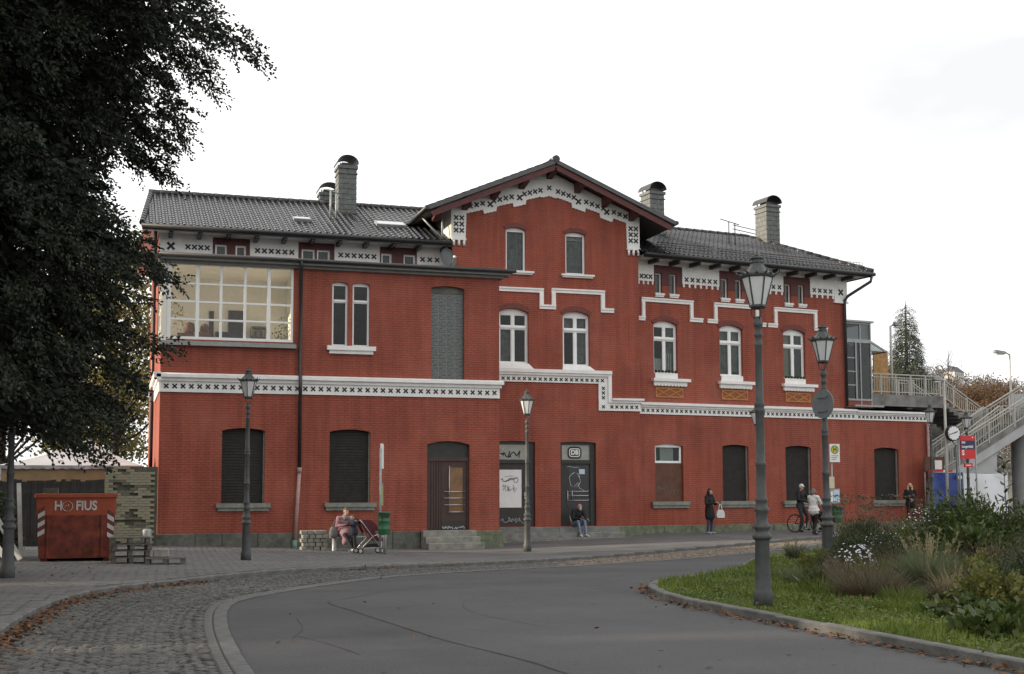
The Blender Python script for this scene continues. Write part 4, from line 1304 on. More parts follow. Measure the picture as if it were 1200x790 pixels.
# M frieze: maroon panels round the little windows, crosses, rafter ends
for (pu0, pu1, ws) in ((3.18, 4.50, atM[0:2]), (6.26, 7.59, atM[2:4]), (9.30, 10.72, atM[4:6])):
    m_ = MB()
    ops = [(a, b, 9.62, 10.54) for a, b in ws]
    wall(m_, FM, pu0, pu1, 9.3, 10.80, ops, 0.0, .015)
    m_.build('frieze_panel', M['maroon'], st)
fz = MB(); fb(fz, FM, 1.25, 11.9, 10.96, 11.04, -.02, .06); fzm = fz.build('frieze', M['white'], st)
k = MB(); k.prism([(-.12, 0), (0, -.12), (.12, 0), (0, .12)], lambda u, z, d: (u, -d, z), 0, .02)
link('cross_ornament', cross_mesh(.3), fzm, FM(1.72, 10.40, .0), 0)
for (u0, u1, n_) in ((2.2, 3.1, 4), (4.65, 6.14, 6), (7.70, 9.20, 6), (10.80, 11.65, 3)):
    crosses(fzm, FM, cross_m, u0, u1, n_, 10.40, 0.0)
# C frieze: white panels with toothed lower edges between the maroon window panels
for (u0, u1, n_) in ((.02, .77, 3), (2.13, 3.93, 6), (5.22, 7.2, 6), (8.62, 9.92, 4)):
    m_ = MB()
    fb(m_, FC, u0, u1, 10.02, 10.96, -.01, .045)
    nt_ = n_
    tw = (u1 - u0) / (nt_ * 2 + 1)
    for i in range(nt_ + 1):
        c = u0 + tw * .5 + (u1 - u0 - tw) * i / nt_
        fb(m_, FC, c - tw * .28, c + tw * .28, 9.88, 10.02, -.01, .044)
    o = m_.build('frieze', M['white'], st)
    crosses(o, FC, cross_m, u0 + .06, u1 - .06, n_, 10.20, .045)
m_ = MB(); fb(m_, FC, 9.92, 10.6, 9.80, 10.96, -.01, .06); fb(m_, FC, 9.88, 10.64, 9.72, 9.80, -.01, .10); o = m_.build('frieze', M['white'], st)
link('cross_ornament', cross_mesh(.28), o, FC(10.25, 10.2, .06), PC)
for (pu0, pu1, ws) in ((.77, 2.13, atC[0:2]), (3.93, 5.22, atC[2:4]), (7.2, 8.62, atC[4:6])):
    m_ = MB()
    ops = [(a, b, 9.55, 10.38) for a, b in ws]
    wall(m_, FC, pu0, pu1, 9.9, 10.70, ops, 0.0, .014)
    m_.build('frieze_panel', M['maroon'], st)
    m_ = MB(); fb(m_, FC, pu0, pu1, 10.70, 10.96, -.01, .044); m_.build('frieze', M['white'], st)

# roofs -------------------------------------------------------------------------
def tiles(name_mat, O, eu, es, s_len, ul, ur, col=.228, row=.345, parent=None, back=False):
    """pantiles on the plane O + u*eu + s*es; ul(s), ur(s) clip each row"""
    nrm = eu.cross(es).normalized()
    prof = [0.0, .044, .060, .054, .022, .0, .0]
    cols_ = int((max(ur(0), ur(s_len)) - min(ul(0), ul(s_len))) / col) + 2
    u_start = min(ul(0), ul(s_len))
    uu = np.array([u_start + col * (i + k / len(prof)) for i in range(cols_) for k in range(len(prof))])
    hh = np.array([prof[k] for i in range(cols_) for k in range(len(prof))])
    rows_ = []
    nrow = int(math.ceil(s_len / row))
    for j in range(nrow):
        rows_.append((j * row, .014)); rows_.append((min((j + 1) * row, s_len), .0))
    V = []; nu = len(uu)
    for j, (s, lift) in enumerate(rows_):
        lo, hi = ul(s), ur(s)
        for k in range(nu):
            u = min(max(uu[k], lo), hi)
            V.append(tuple(O + eu * float(u) + es * s + nrm * (float(hh[k]) + lift)))
    V = np.array(V); F = []
    for j in range(len(rows_) - 1):
        a = np.arange(nu - 1) + j * nu
        F.append(np.stack([a, a + 1, a + nu + 1, a + nu], 1))
    F = np.concatenate(F)
    e1 = np.linalg.norm(V[F[:, 0]] - V[F[:, 1]], axis=1); e2 = np.linalg.norm(V[F[:, 2]] - V[F[:, 3]], axis=1)
    F = F[(e1 > 1e-4) | (e2 > 1e-4)]
    o = link('roof_tiles', np_mesh('roof_tiles', V, F, M['tile']), parent); o['kind'] = 'stuff'
    return o
def ridge_caps(parent, a, b, r=.13, n_=None):
    a = Vector(a); b = Vector(b); Ln = (b - a).length
    n_ = n_ or max(2, int(Ln / .42)); m_ = MB()
    for i in range(n_):
        p = a + (b - a) * (i / n_); q = a + (b - a) * ((i + 1.08) / n_)
        m_.tube([p, q], [r * 1.06, r * .92], 8)
    m_.build('ridge_tiles', M['tile'], parent)['kind'] = 'stuff'

# main roof, left part
Zeave, Zr = 10.98, 13.33
m_ = MB()
sl = math.hypot(51 - 45.55, Zr - Zeave)
es = Vector((0, 51 - 45.55, Zr - Zeave)).normalized(); eu = Vector((1, 0, 0))
m_.poly([(.72, 45.62, 10.93), (11.95, 45.62, 10.93), (13.6, 51, 13.28), (1.1, 51, 13.28)])
m_.poly([(.72, 45.62, 10.93), (1.1, 51, 13.28), (.72, 56.4, 10.93)])
m_.poly([(.72, 56.4, 10.93), (1.1, 51, 13.28), (13.6, 51, 13.28), (13.6, 56.4, 10.93)])
roofM = m_.build('roof', M['gutter'], st)
tiles('tile', Vector((0, 45.55, Zeave)), eu, es, sl, lambda s: .70 + .38 * s / sl, lambda s: 11.85 if s < 2.3 else 11.85 + (s - 2.3) * .5, parent=roofM)
ridge_caps(roofM, (1.0, 51, Zr + .03), (13.6, 51, Zr + .03))
ridge_caps(roofM, (.70, 45.6, Zeave + .05), (1.1, 51, Zr + .03), .10)
m_ = MB(); m_.box(.72, 11.9, 45.66, 46.4, 10.86, 10.92); m_.box(.72, 1.3, 46.4, 56, 10.86, 10.92); m_.build('soffit', M['white_dirty'], roofM)
m_ = MB(); m_.box(.70, 11.88, 45.60, 45.66, 10.80, 10.99); m_.tube([(.68, 45.53, 10.93), (11.86, 45.53, 10.93)], .08, 10); m_.build('gutter', M['gutter'], roofM)
k = MB(); k.box(-.07, .07, -.1, .55, -.13, .02); k.tube([(0, -.1, -.055), (0, -.16, -.055)], [.075, .05], 8)
rme = k.mesh('rafter_end', M['gutter'])
for i in range(11):
    link('rafter_end', rme, roofM, (1.7 + i * 1.0, 45.86, 10.82))
# main roof, right part (hipped end)
sl2 = math.hypot(5.5, Zr - Zeave)
esC = (FC.n * -5.5 + Vector((0, 0, Zr - Zeave))).normalized()
OC = FC(0, Zeave, .95)
m_ = MB()
m_.poly([FC(-.5, 10.92, .88), FC(11.25, 10.92, .88), FC(8.8, 13.27, -4.6), FC(-5, 13.27, -4.6)])
m_.poly([FC(11.25, 10.92, .88), FC(11.25, 10.92, -10.1), FC(8.8, 13.27, -4.6)])
m_.poly([FC(-5, 13.27, -4.6), FC(8.8, 13.27, -4.6), FC(11.25, 10.92, -10.1), FC(-5, 10.92, -10.1)])
roofC = m_.build('roof', M['gutter'], st)
tiles('tile', OC, FC.u, esC, sl2, lambda s: -.35 - s * .6, lambda s: 11.28 - 2.45 * s / sl2, parent=roofC)
esH = (FC.u * -2.45 + Vector((0, 0, Zr - Zeave))).normalized()
tiles('tile', FC(11.3, Zeave, .9), -FC.n, esH, math.hypot(2.45, Zr - Zeave), lambda s: 0 + 5.5 * s / 3.4, lambda s: 11 - 5.5 * s / 3.4, parent=roofC)
ridge_caps(roofC, FC(-4, Zr + .04, -4.6), FC(8.8, Zr + .04, -4.6))
ridge_caps(roofC, FC(11.28, Zeave + .08, .95), FC(8.8, Zr + .04, -4.6), .11)
m_ = MB()
m_.hexa([FC(-.2, 10.86, .84), FC(11.2, 10.86, .84), FC(11.2, 10.86, 0), FC(-.2, 10.86, 0), FC(-.2, 10.92, .84), FC(11.2, 10.92, .84), FC(11.2, 10.92, 0), FC(-.2, 10.92, 0)])
fb(m_, FC, 10.55, 11.2, 10.862, 10.918, -10, 0)
m_.build('soffit', M['white_dirty'], roofC)
m_ = MB(); fb(m_, FC, -.2, 11.25, 10.80, 10.985, .84, .90); m_.tube([FC(-.2, 10.92, .98), FC(11.35, 10.92, .98)], .085, 10); m_.tube([FC(11.33, 10.92, 1.0), FC(11.33, 10.92, -9)], .085, 8); m_.build('gutter', M['gutter'], roofC)
for i in range(11):
    link('rafter_end', rme, roofC, FC(.55 + i * .98, 10.82, .62), PC)
m_ = MB(); m_.tube([FC(11.2, 10.86, .98), FC(11.15, 10.6, .95), FC(10.55, 10.05, .2), FC(10.42, 9.85, .1), FC(10.42, 5.25, .1)], .065, 10); m_.build('downpipe', M['gutter'], st)
m_ = MB(); m_.tube([FC(14.97, 4.6, .09), FC(14.97, .1, .09)], .07, 10); m_.build('downpipe', M['pipe_pink'], st)
# snow guards: lattice bars along the right eave
def snow_guard(u0, u1, s):
    m_ = MB(); b_ = OC + esC * s; nrm = FC.u.cross(esC).normalized()
    A = lambda u, h: b_ + FC.u * u + nrm * .08 + Vector((0, 0, h))
    for h in (.06, .15, .24): m_.tube([A(u0, h), A(u1, h)], .014, 5)
    n_ = int((u1 - u0) / .17)
    for i in range(n_ + 1):
        u = u0 + (u1 - u0) * i / n_
        m_.tube([A(u, -.04), A(u, .25)], .010, 4)
    m_.build('snow_guard', M['gutter'], roofC)
snow_guard(.8, 3.4, .75); snow_guard(3.6, 5.4, .55); snow_guard(5.6, 11.05, .42)
# skylights, roof vents
def skylight(x0, x1, s0, s1):
    nrm = eu.cross(es); m_ = MB()
    P = lambda x, s, h: Vector((x, 45.55, Zeave)) + es * s + nrm * h
    m_.hexa([P(x0, s0, .02), P(x1, s0, .02), P(x1, s1, .02), P(x0, s1, .02), P(x0, s0, .13), P(x1, s0, .13), P(x1, s1, .13), P(x0, s1, .13)])
    o = m_.build('skylight', M['galv'], roofM)
    m_ = MB(); m_.poly([P(x0 + .06, s0 + .06, .134), P(x1 - .06, s0 + .06, .134), P(x1 - .06, s1 - .06, .134), P(x0 + .06, s1 - .06, .134)]); m_.build('pane', M['sky_pane'], o)
M['sky_pane'] = mat('skylight_pane', (0.35, 0.37, 0.38), 0.12, 0.05, spec=1.0)
skylight(6.2, 6.85, 1.95, 2.35); skylight(9.35, 10.5, 1.9, 2.5)
m_ = MB(); m_.tube([(7.72, 48.2, 12.1), (7.72, 48.2, 13.25)], .04, 8, 0); m_.tube([(7.95, 48.3, 12.1), (7.95, 48.3, 13.1)], .035, 8, 0); m_.tube([(7.55, 48.2, 13.3), (8.0, 48.2, 13.15)], .03, 6)
m_.build('vent_pipe', M['galv'], roofM)
m_ = MB()
for du in (0, .32): m_.tube([FC(6.05 + du, 12.3, -2.2), FC(6.05 + du, 13.35, -2.2)], .022, 6)
m_.tube([FC(5.6, 13.45, -2.2), FC(6.6, 13.28, -2.2)], .02, 6)
m_.tube([FC(6.4, 13.3, -2.4), FC(8.4, 13.42, -3.4)], .02, 6); m_.tube([FC(6.4, 13.12, -2.4), FC(8.4, 13.24, -3.4)], .02, 6)
m_.build('roof_step_rail', M['gutter'], roofC)

# chimneys, clad in slates, with curved metal cowls
def chimney(parent, c, w, d_, z0, z1, ang, cowl_h=.34):
    f_ = Fr((c[0], c[1]), ang)
    m_ = MB(); fb(m_, f_, -w / 2, w / 2, z0, z1, -d_ / 2, d_ / 2); o = m_.build('chimney', M['slate'], parent)
    m_ = MB()
    rows_ = int((z1 - z0) / .21)
    for j in range(rows_):
        z = z0 + (z1 - z0) * j / rows_; h_ = (z1 - z0) / rows_
        off = (j % 2) * .15
        for face in range(4):
            ln = w if face % 2 == 0 else d_
            n_ = max(2, int(round(ln / .3))); tw = ln / n_
            for i in range(n_ + (1 if off else 0)):
                u0 = max(-ln / 2, -ln / 2 + i * tw - off * tw / .3); u1 = min(ln / 2, -ln / 2 + (i + 1) * tw - off * tw / .3)
                if u1 - u0 < .03: continue
                u0 += .005; u1 -= .005
                if face == 0: P = lambda u, zz, dd: f_(u, zz, d_ / 2 + dd)
                elif face == 2: P = lambda u, zz, dd: f_(-u, zz, -d_ / 2 - dd)
                elif face == 1: P = lambda u, zz, dd: f_(w / 2 + dd, zz, -u)
                else: P = lambda u, zz, dd: f_(-w / 2 - dd, zz, u)
                m_.hexa([P(u0, z + .006, .022), P(u1, z + .006, .022), P(u1, z + .006, 0), P(u0, z + .006, 0), P(u0, z + h_, .008), P(u1, z + h_, .008), P(u1, z + h_, 0), P(u0, z + h_, 0)])
    m_.build('slates', M['slate'], o)['kind'] = 'stuff'
    m_ = MB()
    fb(m_, f_, -w / 2 - .06, w / 2 + .06, z1 - .02, z1 + .10, -d_ / 2 - .06, d_ / 2 + .06)
    fb(m_, f_, -w / 2 - .05, w / 2 + .05, z1 - .24, z1 - .20, -d_ / 2 - .05, d_ / 2 + .05)
    m_.build('chimney_cap', M['slate'], o)
    m_ = MB()
    for su in (-1, 1):
        for sd_ in (-1, 1):
            fb(m_, f_, su * w * .42 - .02, su * w * .42 + .02, z1 + .10, z1 + .22, sd_ * d_ * .4 - .02, sd_ * d_ * .4 + .02)
    n_ = 10; R = w / 2 + .08
    for i in range(n_):
        a0 = math.pi * i / n_; a1 = math.pi * (i + 1) / n_
        q = []
        for (a_, rr) in ((a0, R), (a1, R), (a1, R - .03), (a0, R - .03)):
            q.append((-math.cos(a_) * rr, z1 + .18 + math.sin(a_) * cowl_h * rr / R))
        m_.hexa([f_(q[3][0], q[3][1], d_ / 2 + .12), f_(q[2][0], q[2][1], d_ / 2 + .12), f_(q[2][0], q[2][1], -d_ / 2 - .12), f_(q[3][0], q[3][1], -d_ / 2 - .12),
                 f_(q[0][0], q[0][1], d_ / 2 + .12), f_(q[1][0], q[1][1], d_ / 2 + .12), f_(q[1][0], q[1][1], -d_ / 2 - .12), f_(q[0][0], q[0][1], -d_ / 2 - .12)])
    fb(m_, f_, -w * .3, w * .3, z1 + .10, z1 + .26, -d_ * .3, d_ * .3)
    m_.build('chimney_cowl', M['gutter'], o)
chimney(roofM, (8.6, 49.9), .70, .8, 12.2, 14.52, 0)
chimney(roofM, (8.28, 52.2), .8, .6, 12.6, 13.95, 0)
p = FC(2.9, 0, -3.4); chimney(roofC, (p.x, p.y), .70, .75, 12.0, 14.48, PC)
p = FC(9.42, 0, -3.9); chimney(roofC, (p.x, p.y), .72, .85, 12.0, 14.62, PC)

M['verge'] = mat('dark_grey_verge_metal', (0.075, 0.076, 0.078), 0.5, 0.2, 5)
# gable roof over the middle: front verge at Y 44.72
AP = (15.74, 14.16)
YF = 44.72
for sgn, xe in ((-1, 10.78), (1, 20.66)):
    ze = AP[1] - (abs(xe - AP[0])) * .424
    m_ = MB()
    t = .10
    m_.hexa([(AP[0], YF + .05, AP[1] - t), (xe, YF + .05, ze - t), (xe, 57, ze - t), (AP[0], 57, AP[1] - t), (AP[0], YF + .05, AP[1]), (xe, YF + .05, ze), (xe, 57, ze), (AP[0], 57, AP[1])] if sgn > 0 else
            [(xe, YF + .05, ze - t), (AP[0], YF + .05, AP[1] - t), (AP[0], 57, AP[1] - t), (xe, 57, ze - t), (xe, YF + .05, ze), (AP[0], YF + .05, AP[1]), (AP[0], 57, AP[1]), (xe, 57, ze)])
    rf = m_.build('gable_roof', M['soffit'], st)
    slope = Vector((AP[0] - xe, 0, AP[1] - ze)); sL = slope.length; slope.normalize()
    O_ = Vector((xe, 57, ze + .01)) if sgn < 0 else Vector((xe, YF, ze + .01))
    e_ = Vector((0, -1, 0)) if sgn < 0 else Vector((0, 1, 0))
    tiles('tile', O_, e_, slope, sL, lambda s: 0.0, lambda s: 57 - YF, parent=rf)
    # verge: grey metal strip on a maroon bargeboard
    m_ = MB()
    a_ = Vector((AP[0], YF, AP[1] - .03)); b_ = Vector((xe, YF, ze - .03)); upv = slope.cross(Vector((0, 1, 0))); upv = upv if upv.z > 0 else -upv
    m_.bar(a_, b_, .07, .15, 0, upv); m_.build('verge', M['verge'], rf)
    m_ = MB(); m_.bar(a_ + Vector((0, .06, -.20)), b_ + Vector((-sgn * .15, .06, -.20)), .06, .20, 0, upv); m_.build('bargeboard', M['maroon'], rf)
    m_ = MB(); m_.tube([(xe + sgn * .06, YF - .02, ze - .02), (xe + sgn * .06, 50.5, ze - .02)], .085, 8); m_.build('gutter', M['gutter'], rf)
    for kx in ((1, 2, 3, 4) if sgn < 0 else (0, 1, 2, 3)):
        m_ = MB(); x = AP[0] + sgn * 1.13 * kx; z = AP[1] - abs(x - AP[0]) * .424 - .24
        m_.hexa([(x - .11, 44.86, z - .14), (x + .11, 44.86, z - .14), (x + .11, 45.6, z - .30), (x - .11, 45.6, z - .30), (x - .11, 44.86, z + .10), (x + .11, 44.86, z + .10), (x + .11, 45.6, z + .10), (x - .11, 45.6, z + .10)])
        m_.build('purlin_end', M['maroon'], rf)
ridge_caps(st, (AP[0], YF - .05, AP[1] + .06), (AP[0], 57, AP[1] + .06), .14)
# white gable frieze with scalloped, stepped lower edge
top = lambda x: AP[1] - abs(x - AP[0]) * .424 - .22
bot = lambda x: 13.05 - abs(x - AP[0]) * .285
poly = []
n_ = 220
for i in range(n_ + 1):
    x = 11.88 + (19.49 - 11.88) * i / n_
    z = bot(x)
    for kx in (-2.1, -1.06, 1.06, 2.1):
        if abs(x - (AP[0] + kx * 1.13)) < .27: z -= .17
    if abs(x - AP[0]) < .3: z -= .05
    if x < 12.40 or x > 18.97: z = 11.12
    else: z -= .035 * abs(math.sin(x * math.pi / .13))
    poly.append((x, z))
m_ = MB()
for p, q in zip(poly, poly[1:]):
    m_.hexa([FB(p[0], p[1], .06), FB(q[0], q[1], .06), FB(q[0], q[1], -.01), FB(p[0], p[1], -.01), FB(p[0], top(p[0]), .06), FB(q[0], top(q[0]), .06), FB(q[0], top(q[0]), -.01), FB(p[0], top(p[0]), -.01)])
for x in (11.86, 18.95):
    fb(m_, FB, x, x + .56, 11.05, 11.12, -.01, .10)
    for i in range(3): m_.tube([FB(x + .08 + i * .2, 11.05, .05), FB(x + .08 + i * .2, 10.84, .05)], [.055, .045], 8)
gf = m_.build('frieze', M['white'], st)
for sgn in (-1, 1):
    for i in range(3):
        x = AP[0] + sgn * (2.72 + .24 * i - .05); 
        link('cross_ornament', cross_m, gf, FB(x, bot(x) + .22, .06), 0)
    for i in range(4):
        x = AP[0] + sgn * (1.52 + .235 * i); link('cross_ornament', cross_m, gf, FB(x, bot(x) + .22, .06), 0)
    for i in range(4):
        x = AP[0] + sgn * (.36 + .215 * i); link('cross_ornament', cross_m, gf, FB(x, bot(x) + .22, .06), 0)
    for kx in (1.06, 2.1):
        x = AP[0] + sgn * kx * 1.13; link('cross_ornament', cross_mesh(.24), gf, FB(x, bot(x) + .12, .06), 0)
    xc = 12.14 if sgn < 0 else 19.22
    for i in range(2):
        for j in range(3): link('cross_ornament', cross_m, gf, FB(xc - .11 + .22 * i, 11.42 + .24 * j, .06), 0)
link('cross_ornament', cross_m, gf, FB(AP[0], bot(AP[0]) + .24, .06), 0)
m_ = MB(); m_.hexa([(11.84, 45.55, 11.12), (11.895, 45.55, 11.12), (11.895, 48.6, 11.12), (11.84, 48.6, 11.12), (11.84, 45.55, 12.4), (11.895, 45.55, 12.4), (11.895, 48.6, 12.4), (11.84, 48.6, 12.4)]); m_.build('frieze', M['cream'], st)
m_ = MB(); m_.tube([(11.55, 45.75, 12.1), (11.55, 45.75, 11.0)], .04, 8); m_.tube([(10.85, 46.2, 12.0), (11.0, 46.0, 11.75), (11.5, 45.75, 11.15)], .04, 8); m_.build('downpipe', M['galv'], st)
# satellite dish on the flat roof
m_ = MB()
n_ = 18
dn = Vector((.35, -.9, .25)).normalized(); dx = dn.cross(Vector((0, 0, 1))).normalized(); dy = dx.cross(dn)
dc = Vector((11.62, 45.15, 10.25))
rings = [(0, -.08), (.16, -.06), (.29, -.02), (.36, .03)]
for (r0, h0), (r1, h1) in zip(rings, rings[1:]):
    for k in range(n_):
        a0, a1 = 2 * math.pi * k / n_, 2 * math.pi * (k + 1) / n_
        pt = lambda r, a, h: dc + dx * r * math.cos(a) + dy * r * 1.1 * math.sin(a) + dn * h
        m_.poly([pt(r0, a0, h0), pt(r0, a1, h0), pt(r1, a1, h1), pt(r1, a0, h1)], 0, True)
m_.tube([dc + dn * -.08, dc + Vector((0, .3, -.3)), dc + Vector((0, .3, -.9))], .025, 6); m_.tube([dc - dy * .36, dc + dn * .45 - dy * .12], .014, 5)
ds = m_.build('satellite_dish', M['dish'], st)
m_ = MB(); m_.tube([dc + dn * .45 - dy * .12, dc + dn * .36 - dy * .08], .04, 8); m_.build('receiver', M['sign_white'], ds)

# plinth stones and steps
def plinth(fr, u0, u1, z1, d, mt, lo=-.55, seed=1):
    rd = random.Random(seed); u = u0
    while u < u1 - .05:
        w_ = rd.uniform(.8, 1.3)
        if u1 - (u + w_) < .5: w_ = u1 - u
        m_ = MB(); dd = d + rd.uniform(0, .015)
        fb(m_, fr, u + .006, u + w_ - .006, lo, z1 + rd.uniform(-.01, .01), -.02, dd)
        m_.build('plinth_stone', M[mt], st, bevel=.012)
        u += w_
plinth(FA, 1.2, 9.84, .30, .10, 'stone', seed=2); plinth(FA, 11.78, 12.75, .29, .14, 'stone_green', seed=3)
plinth(FB, 15.16, 16.1, .27, .03, 'stone', seed=4)
plinth(FC, 0.0, 15.0, .26, .08, 'stone_green', seed=5); plinth(FB, 18.35, 19.5, .29, .12, 'stone_green', seed=6)
def step(fr, u0, u1, z0, z1, d0, d1, mt):
    m_ = MB(); fb(m_, fr, u0, u1, z0, z1, d0, d1); m_.build('step', M[mt], st, bevel=.012)
step(FA, 9.86, 11.72, -.5, .32, -.2, .42, 'step'); step(FA, 9.88, 11.76, -.5, .12, .422, .74, 'step'); step(FA, 9.90, 11.82, -.5, -.08, .742, 1.06, 'step')
for (a, b) in ((12.78, 15.9), (15.91, 18.35)):
    step(FB, a, b, -.5, .29, -.2, .55, 'step_dark')
for (a, b) in ((12.78, 14.6), (14.61, 16.5), (16.51, 18.40)): step(FB, a, b, -.5, .09, .552, .90, 'step_dark')
for (a, b) in ((12.80, 14.9), (14.91, 17.0), (17.01, 19.0)): step(FB, a, b, -.5, -.09, .902, 1.25, 'step_dark')

# doors -------------------------------------------------------------------------
# brown door of the left wing
a, b, z0, z1 = opsA[6][:4]
m_ = MB(); fb(m_, FA, a, b, 2.74, z1, -.20, -.16); tr_ = m_.build('transom_panel', M['door_black'], st)
m_ = MB(); fb(m_, FA, a, a + .07, z0, 2.70, -.2, -.10); fb(m_, FA, b - .07, b, z0, 2.70, -.2, -.10); fb(m_, FA, a, b, 2.66, 2.78, -.2, -.08)
for i in range(5): fb(m_, FA, a + .08 + i * .09, a + .155 + i * .09, z0, 2.66, -.2, -.13 + .01 * (i % 2))
df = m_.build('door_frame', M['door_brown'], st)
la, lb = a + .53, b - .07
m_ = MB(); fb(m_, FA, la, la + .30, z0, 2.66, -.2, -.14); fb(m_, FA, lb - .12, lb, z0, 2.66, -.2, -.14); fb(m_, FA, la + .3, lb - .12, 2.46, 2.66, -.2, -.14); fb(m_, FA, la + .3, lb - .12, z0 + .3, .95, -.2, -.14)
dr = m_.build('door', M['door_brown'], st)
m_ = MB(); fb(m_, FA, la + .3, lb - .12, .95, 2.46, -.19, -.16); m_.build('door_glass', M['amber'], dr)
m_ = MB(); fb(m_, FA, la, lb, z0, z0 + .3, -.19, -.135); m_.build('kick_plate', M['door_black'], dr)
m_ = MB()
for z in (1.17, 1.40, 1.62, .93): m_.tube([FA(la + .08, z, -.09), FA(lb - .06, z, -.09)] if z > 1 else [FA(la + .25, z, -.09), FA(lb - .1, z, -.09)], .016, 6)
m_.build('push_rail', M['chrome'], dr)
m_ = MB(); m_.tube([FA(la + .27, .9, -.085), FA(la + .27, 2.5, -.085)], .014, 6); m_.build('door_handle', M['chrome'], dr)
for i in range(4): scrawl(dr, FA, la + .05 + i * .2, z0 + .08, -.132, .2, .12, 9, 'ink_white', 40 + i, .012)
# left door in the middle: white sprayed panel
def mid_door(a, b, z0, z1):
    m_ = MB(); fb(m_, FB, a, a + .09, z0, z1, -.2, -.1); fb(m_, FB, b - .2, b, z0, z1, -.2, -.1); fb(m_, FB, a + .09, b - .2, 2.68, 2.82, -.2, -.08)
    fb(m_, FB, a + .09, b - .2, z1 - .12, z1, -.2, -.1)
    return m_.build('door_frame', M['door_black'], st)
a, b, z0, z1 = opsB[4][:4]; df1 = mid_door(a, b, z0, z1)
m_ = MB(); fb(m_, FB, a + .09, b - .2, 2.82, z1 - .12, -.19, -.15); tp = m_.build('transom_panel', M['transom'], st)
scrawl(tp, FB, a + .3, 3.02, -.148, .85, .25, 22, 'ink', 11, .02); scrawl(tp, FB, a + .25, 3.08, -.148, .3, .45, 6, 'ink_white', 12, .015)
m_ = MB(); fb(m_, FB, a + .09, b - .2, z0, 2.68, -.2, -.15); dr1 = m_.build('door', M['door_black'], st)
m_ = MB(); fb(m_, FB, a + .16, 14.64, 1.02, 2.44, -.15, -.13); wp = m_.build('door_panel', M['whiteboard'], dr1)
scrawl(dr1, FB, 13.85, 2.05, -.128, .55, .14, 14, 'ink', 13, .014); scrawl(dr1, FB, 13.9, 1.75, -.128, .55, .35, 22, 'ink_blue', 14, .009); scrawl(dr1, FB, 13.95, 2.2, -.128, .45, .05, 8, 'ink_blue', 15, .007)
m_ = MB(); m_.tube([FB(14.02, 2.02, -.127), FB(14.45, 2.12, -.127)], .012, 5); m_.tube([FB(14.42 + .09 * math.cos(t * .7), 2.06 + .11 * math.sin(t * .7), -.127) for t in range(10)], .010, 5); m_.build('graffiti', M['ink'], dr1)
m_ = MB(); fb(m_, FB, 14.74, 14.79, 1.35, 1.58, -.15, -.10); m_.tube([FB(14.76, 1.4, -.1), FB(14.80, 1.5, -.07)], .02, 6); m_.build('door_handle', M['chrome'], dr1)
scrawl(dr1, FB, 13.85, .55, -.147, .9, .25, 24, 'ink_white', 16, .009)
# right door in the middle: steel rails, rounded emblem with the letters DB on its transom
a, b, z0, z1 = opsB[5][:4]; df2 = mid_door(a, b, z0, z1)
m_ = MB(); fb(m_, FB, a + .09, b - .2, 2.82, z1 - .12, -.19, -.15); tp = m_.build('transom_panel', M['transom'], st)
def rrect(cx, cz, w, h, r, n=6):
    P = []
    for (sx, sz, a0) in ((1, -1, -90), (1, 1, 0), (-1, 1, 90), (-1, -1, 180)):
        for k in range(n + 1):
            t = math.radians(a0 + 90 * k / n); P.append((cx + sx * (w / 2 - r) + r * math.cos(t), cz + sz * (h / 2 - r) + r * math.sin(t)))
    return P
cx, cz = a + .62, 3.10
m_ = MB(); m_.prism(rrect(cx, cz, .56, .46, .15), FB, -.15, -.13); em = m_.build('emblem', M['black'], tp)
m_ = MB(); m_.prism(rrect(cx, cz, .44, .33, .09), FB, -.132, -.127); m_.build('emblem_rim', M['sign_white'], tp)
m_ = MB(); m_.prism(rrect(cx, cz, .37, .26, .06), FB, -.128, -.124); m_.build('emblem_field', M['black'], tp)
o = link('lettering', text_mesh('DB', .25, M['sign_white'], .003, .012, .95), tp, FB(cx, cz, -.120))
m_ = MB(); fb(m_, FB, a + .09, b - .2, z0, 2.68, -.2, -.15); dr2 = m_.build('door', M['door_black'], st)
m_ = MB(); fb(m_, FB, a + .38, b - .26, 1.0, 2.60, -.15, -.144); m_.build('door_glass', M['glass_dark'] if 'glass_dark' in M else M['winblack'], dr2)
m_ = MB()
for z in (1.28, 1.46, 1.62): m_.tube([FB(a + .32, z, -.10), FB(b - .3, z, -.10), FB(b - .24, z + .05, -.12)], .014, 6)
for u in (a + .32, a + .5): m_.tube([FB(u, 1.0 if u < a + .4 else 1.28, -.10), FB(u, 1.66, -.10)], .014, 6)
m_.build('push_rail', M['chrome'], dr2)
m_ = MB(); fb(m_, FB, a + .80, a + 1.03, 2.28, 2.47, -.144, -.135); m_.build('notice', M['paper_blue'], dr2)
m_ = MB(); m_.tube([FB(a + .62 + .2 * math.cos(t * .55) * (1 + .1 * (t % 3)), 2.05 + .28 * math.sin(t * .55), -.138) for t in range(14)], .012, 5); m_.tube([FB(a + .6, 1.8, -.138), FB(a + .75, 1.95, -.138), FB(a + .8, 1.75, -.138), FB(a + 1.05, 1.62, -.138)], .012, 5)
m_.build('graffiti', M['ink_white'], dr2)
scrawl(dr2, FB, a + .35, 2.55, -.138, .5, .05, 10, 'ink_white', 21, .008); scrawl(dr2, FB, a + .45, .55, -.147, .8, .3, 26, 'ink_white', 22, .010)

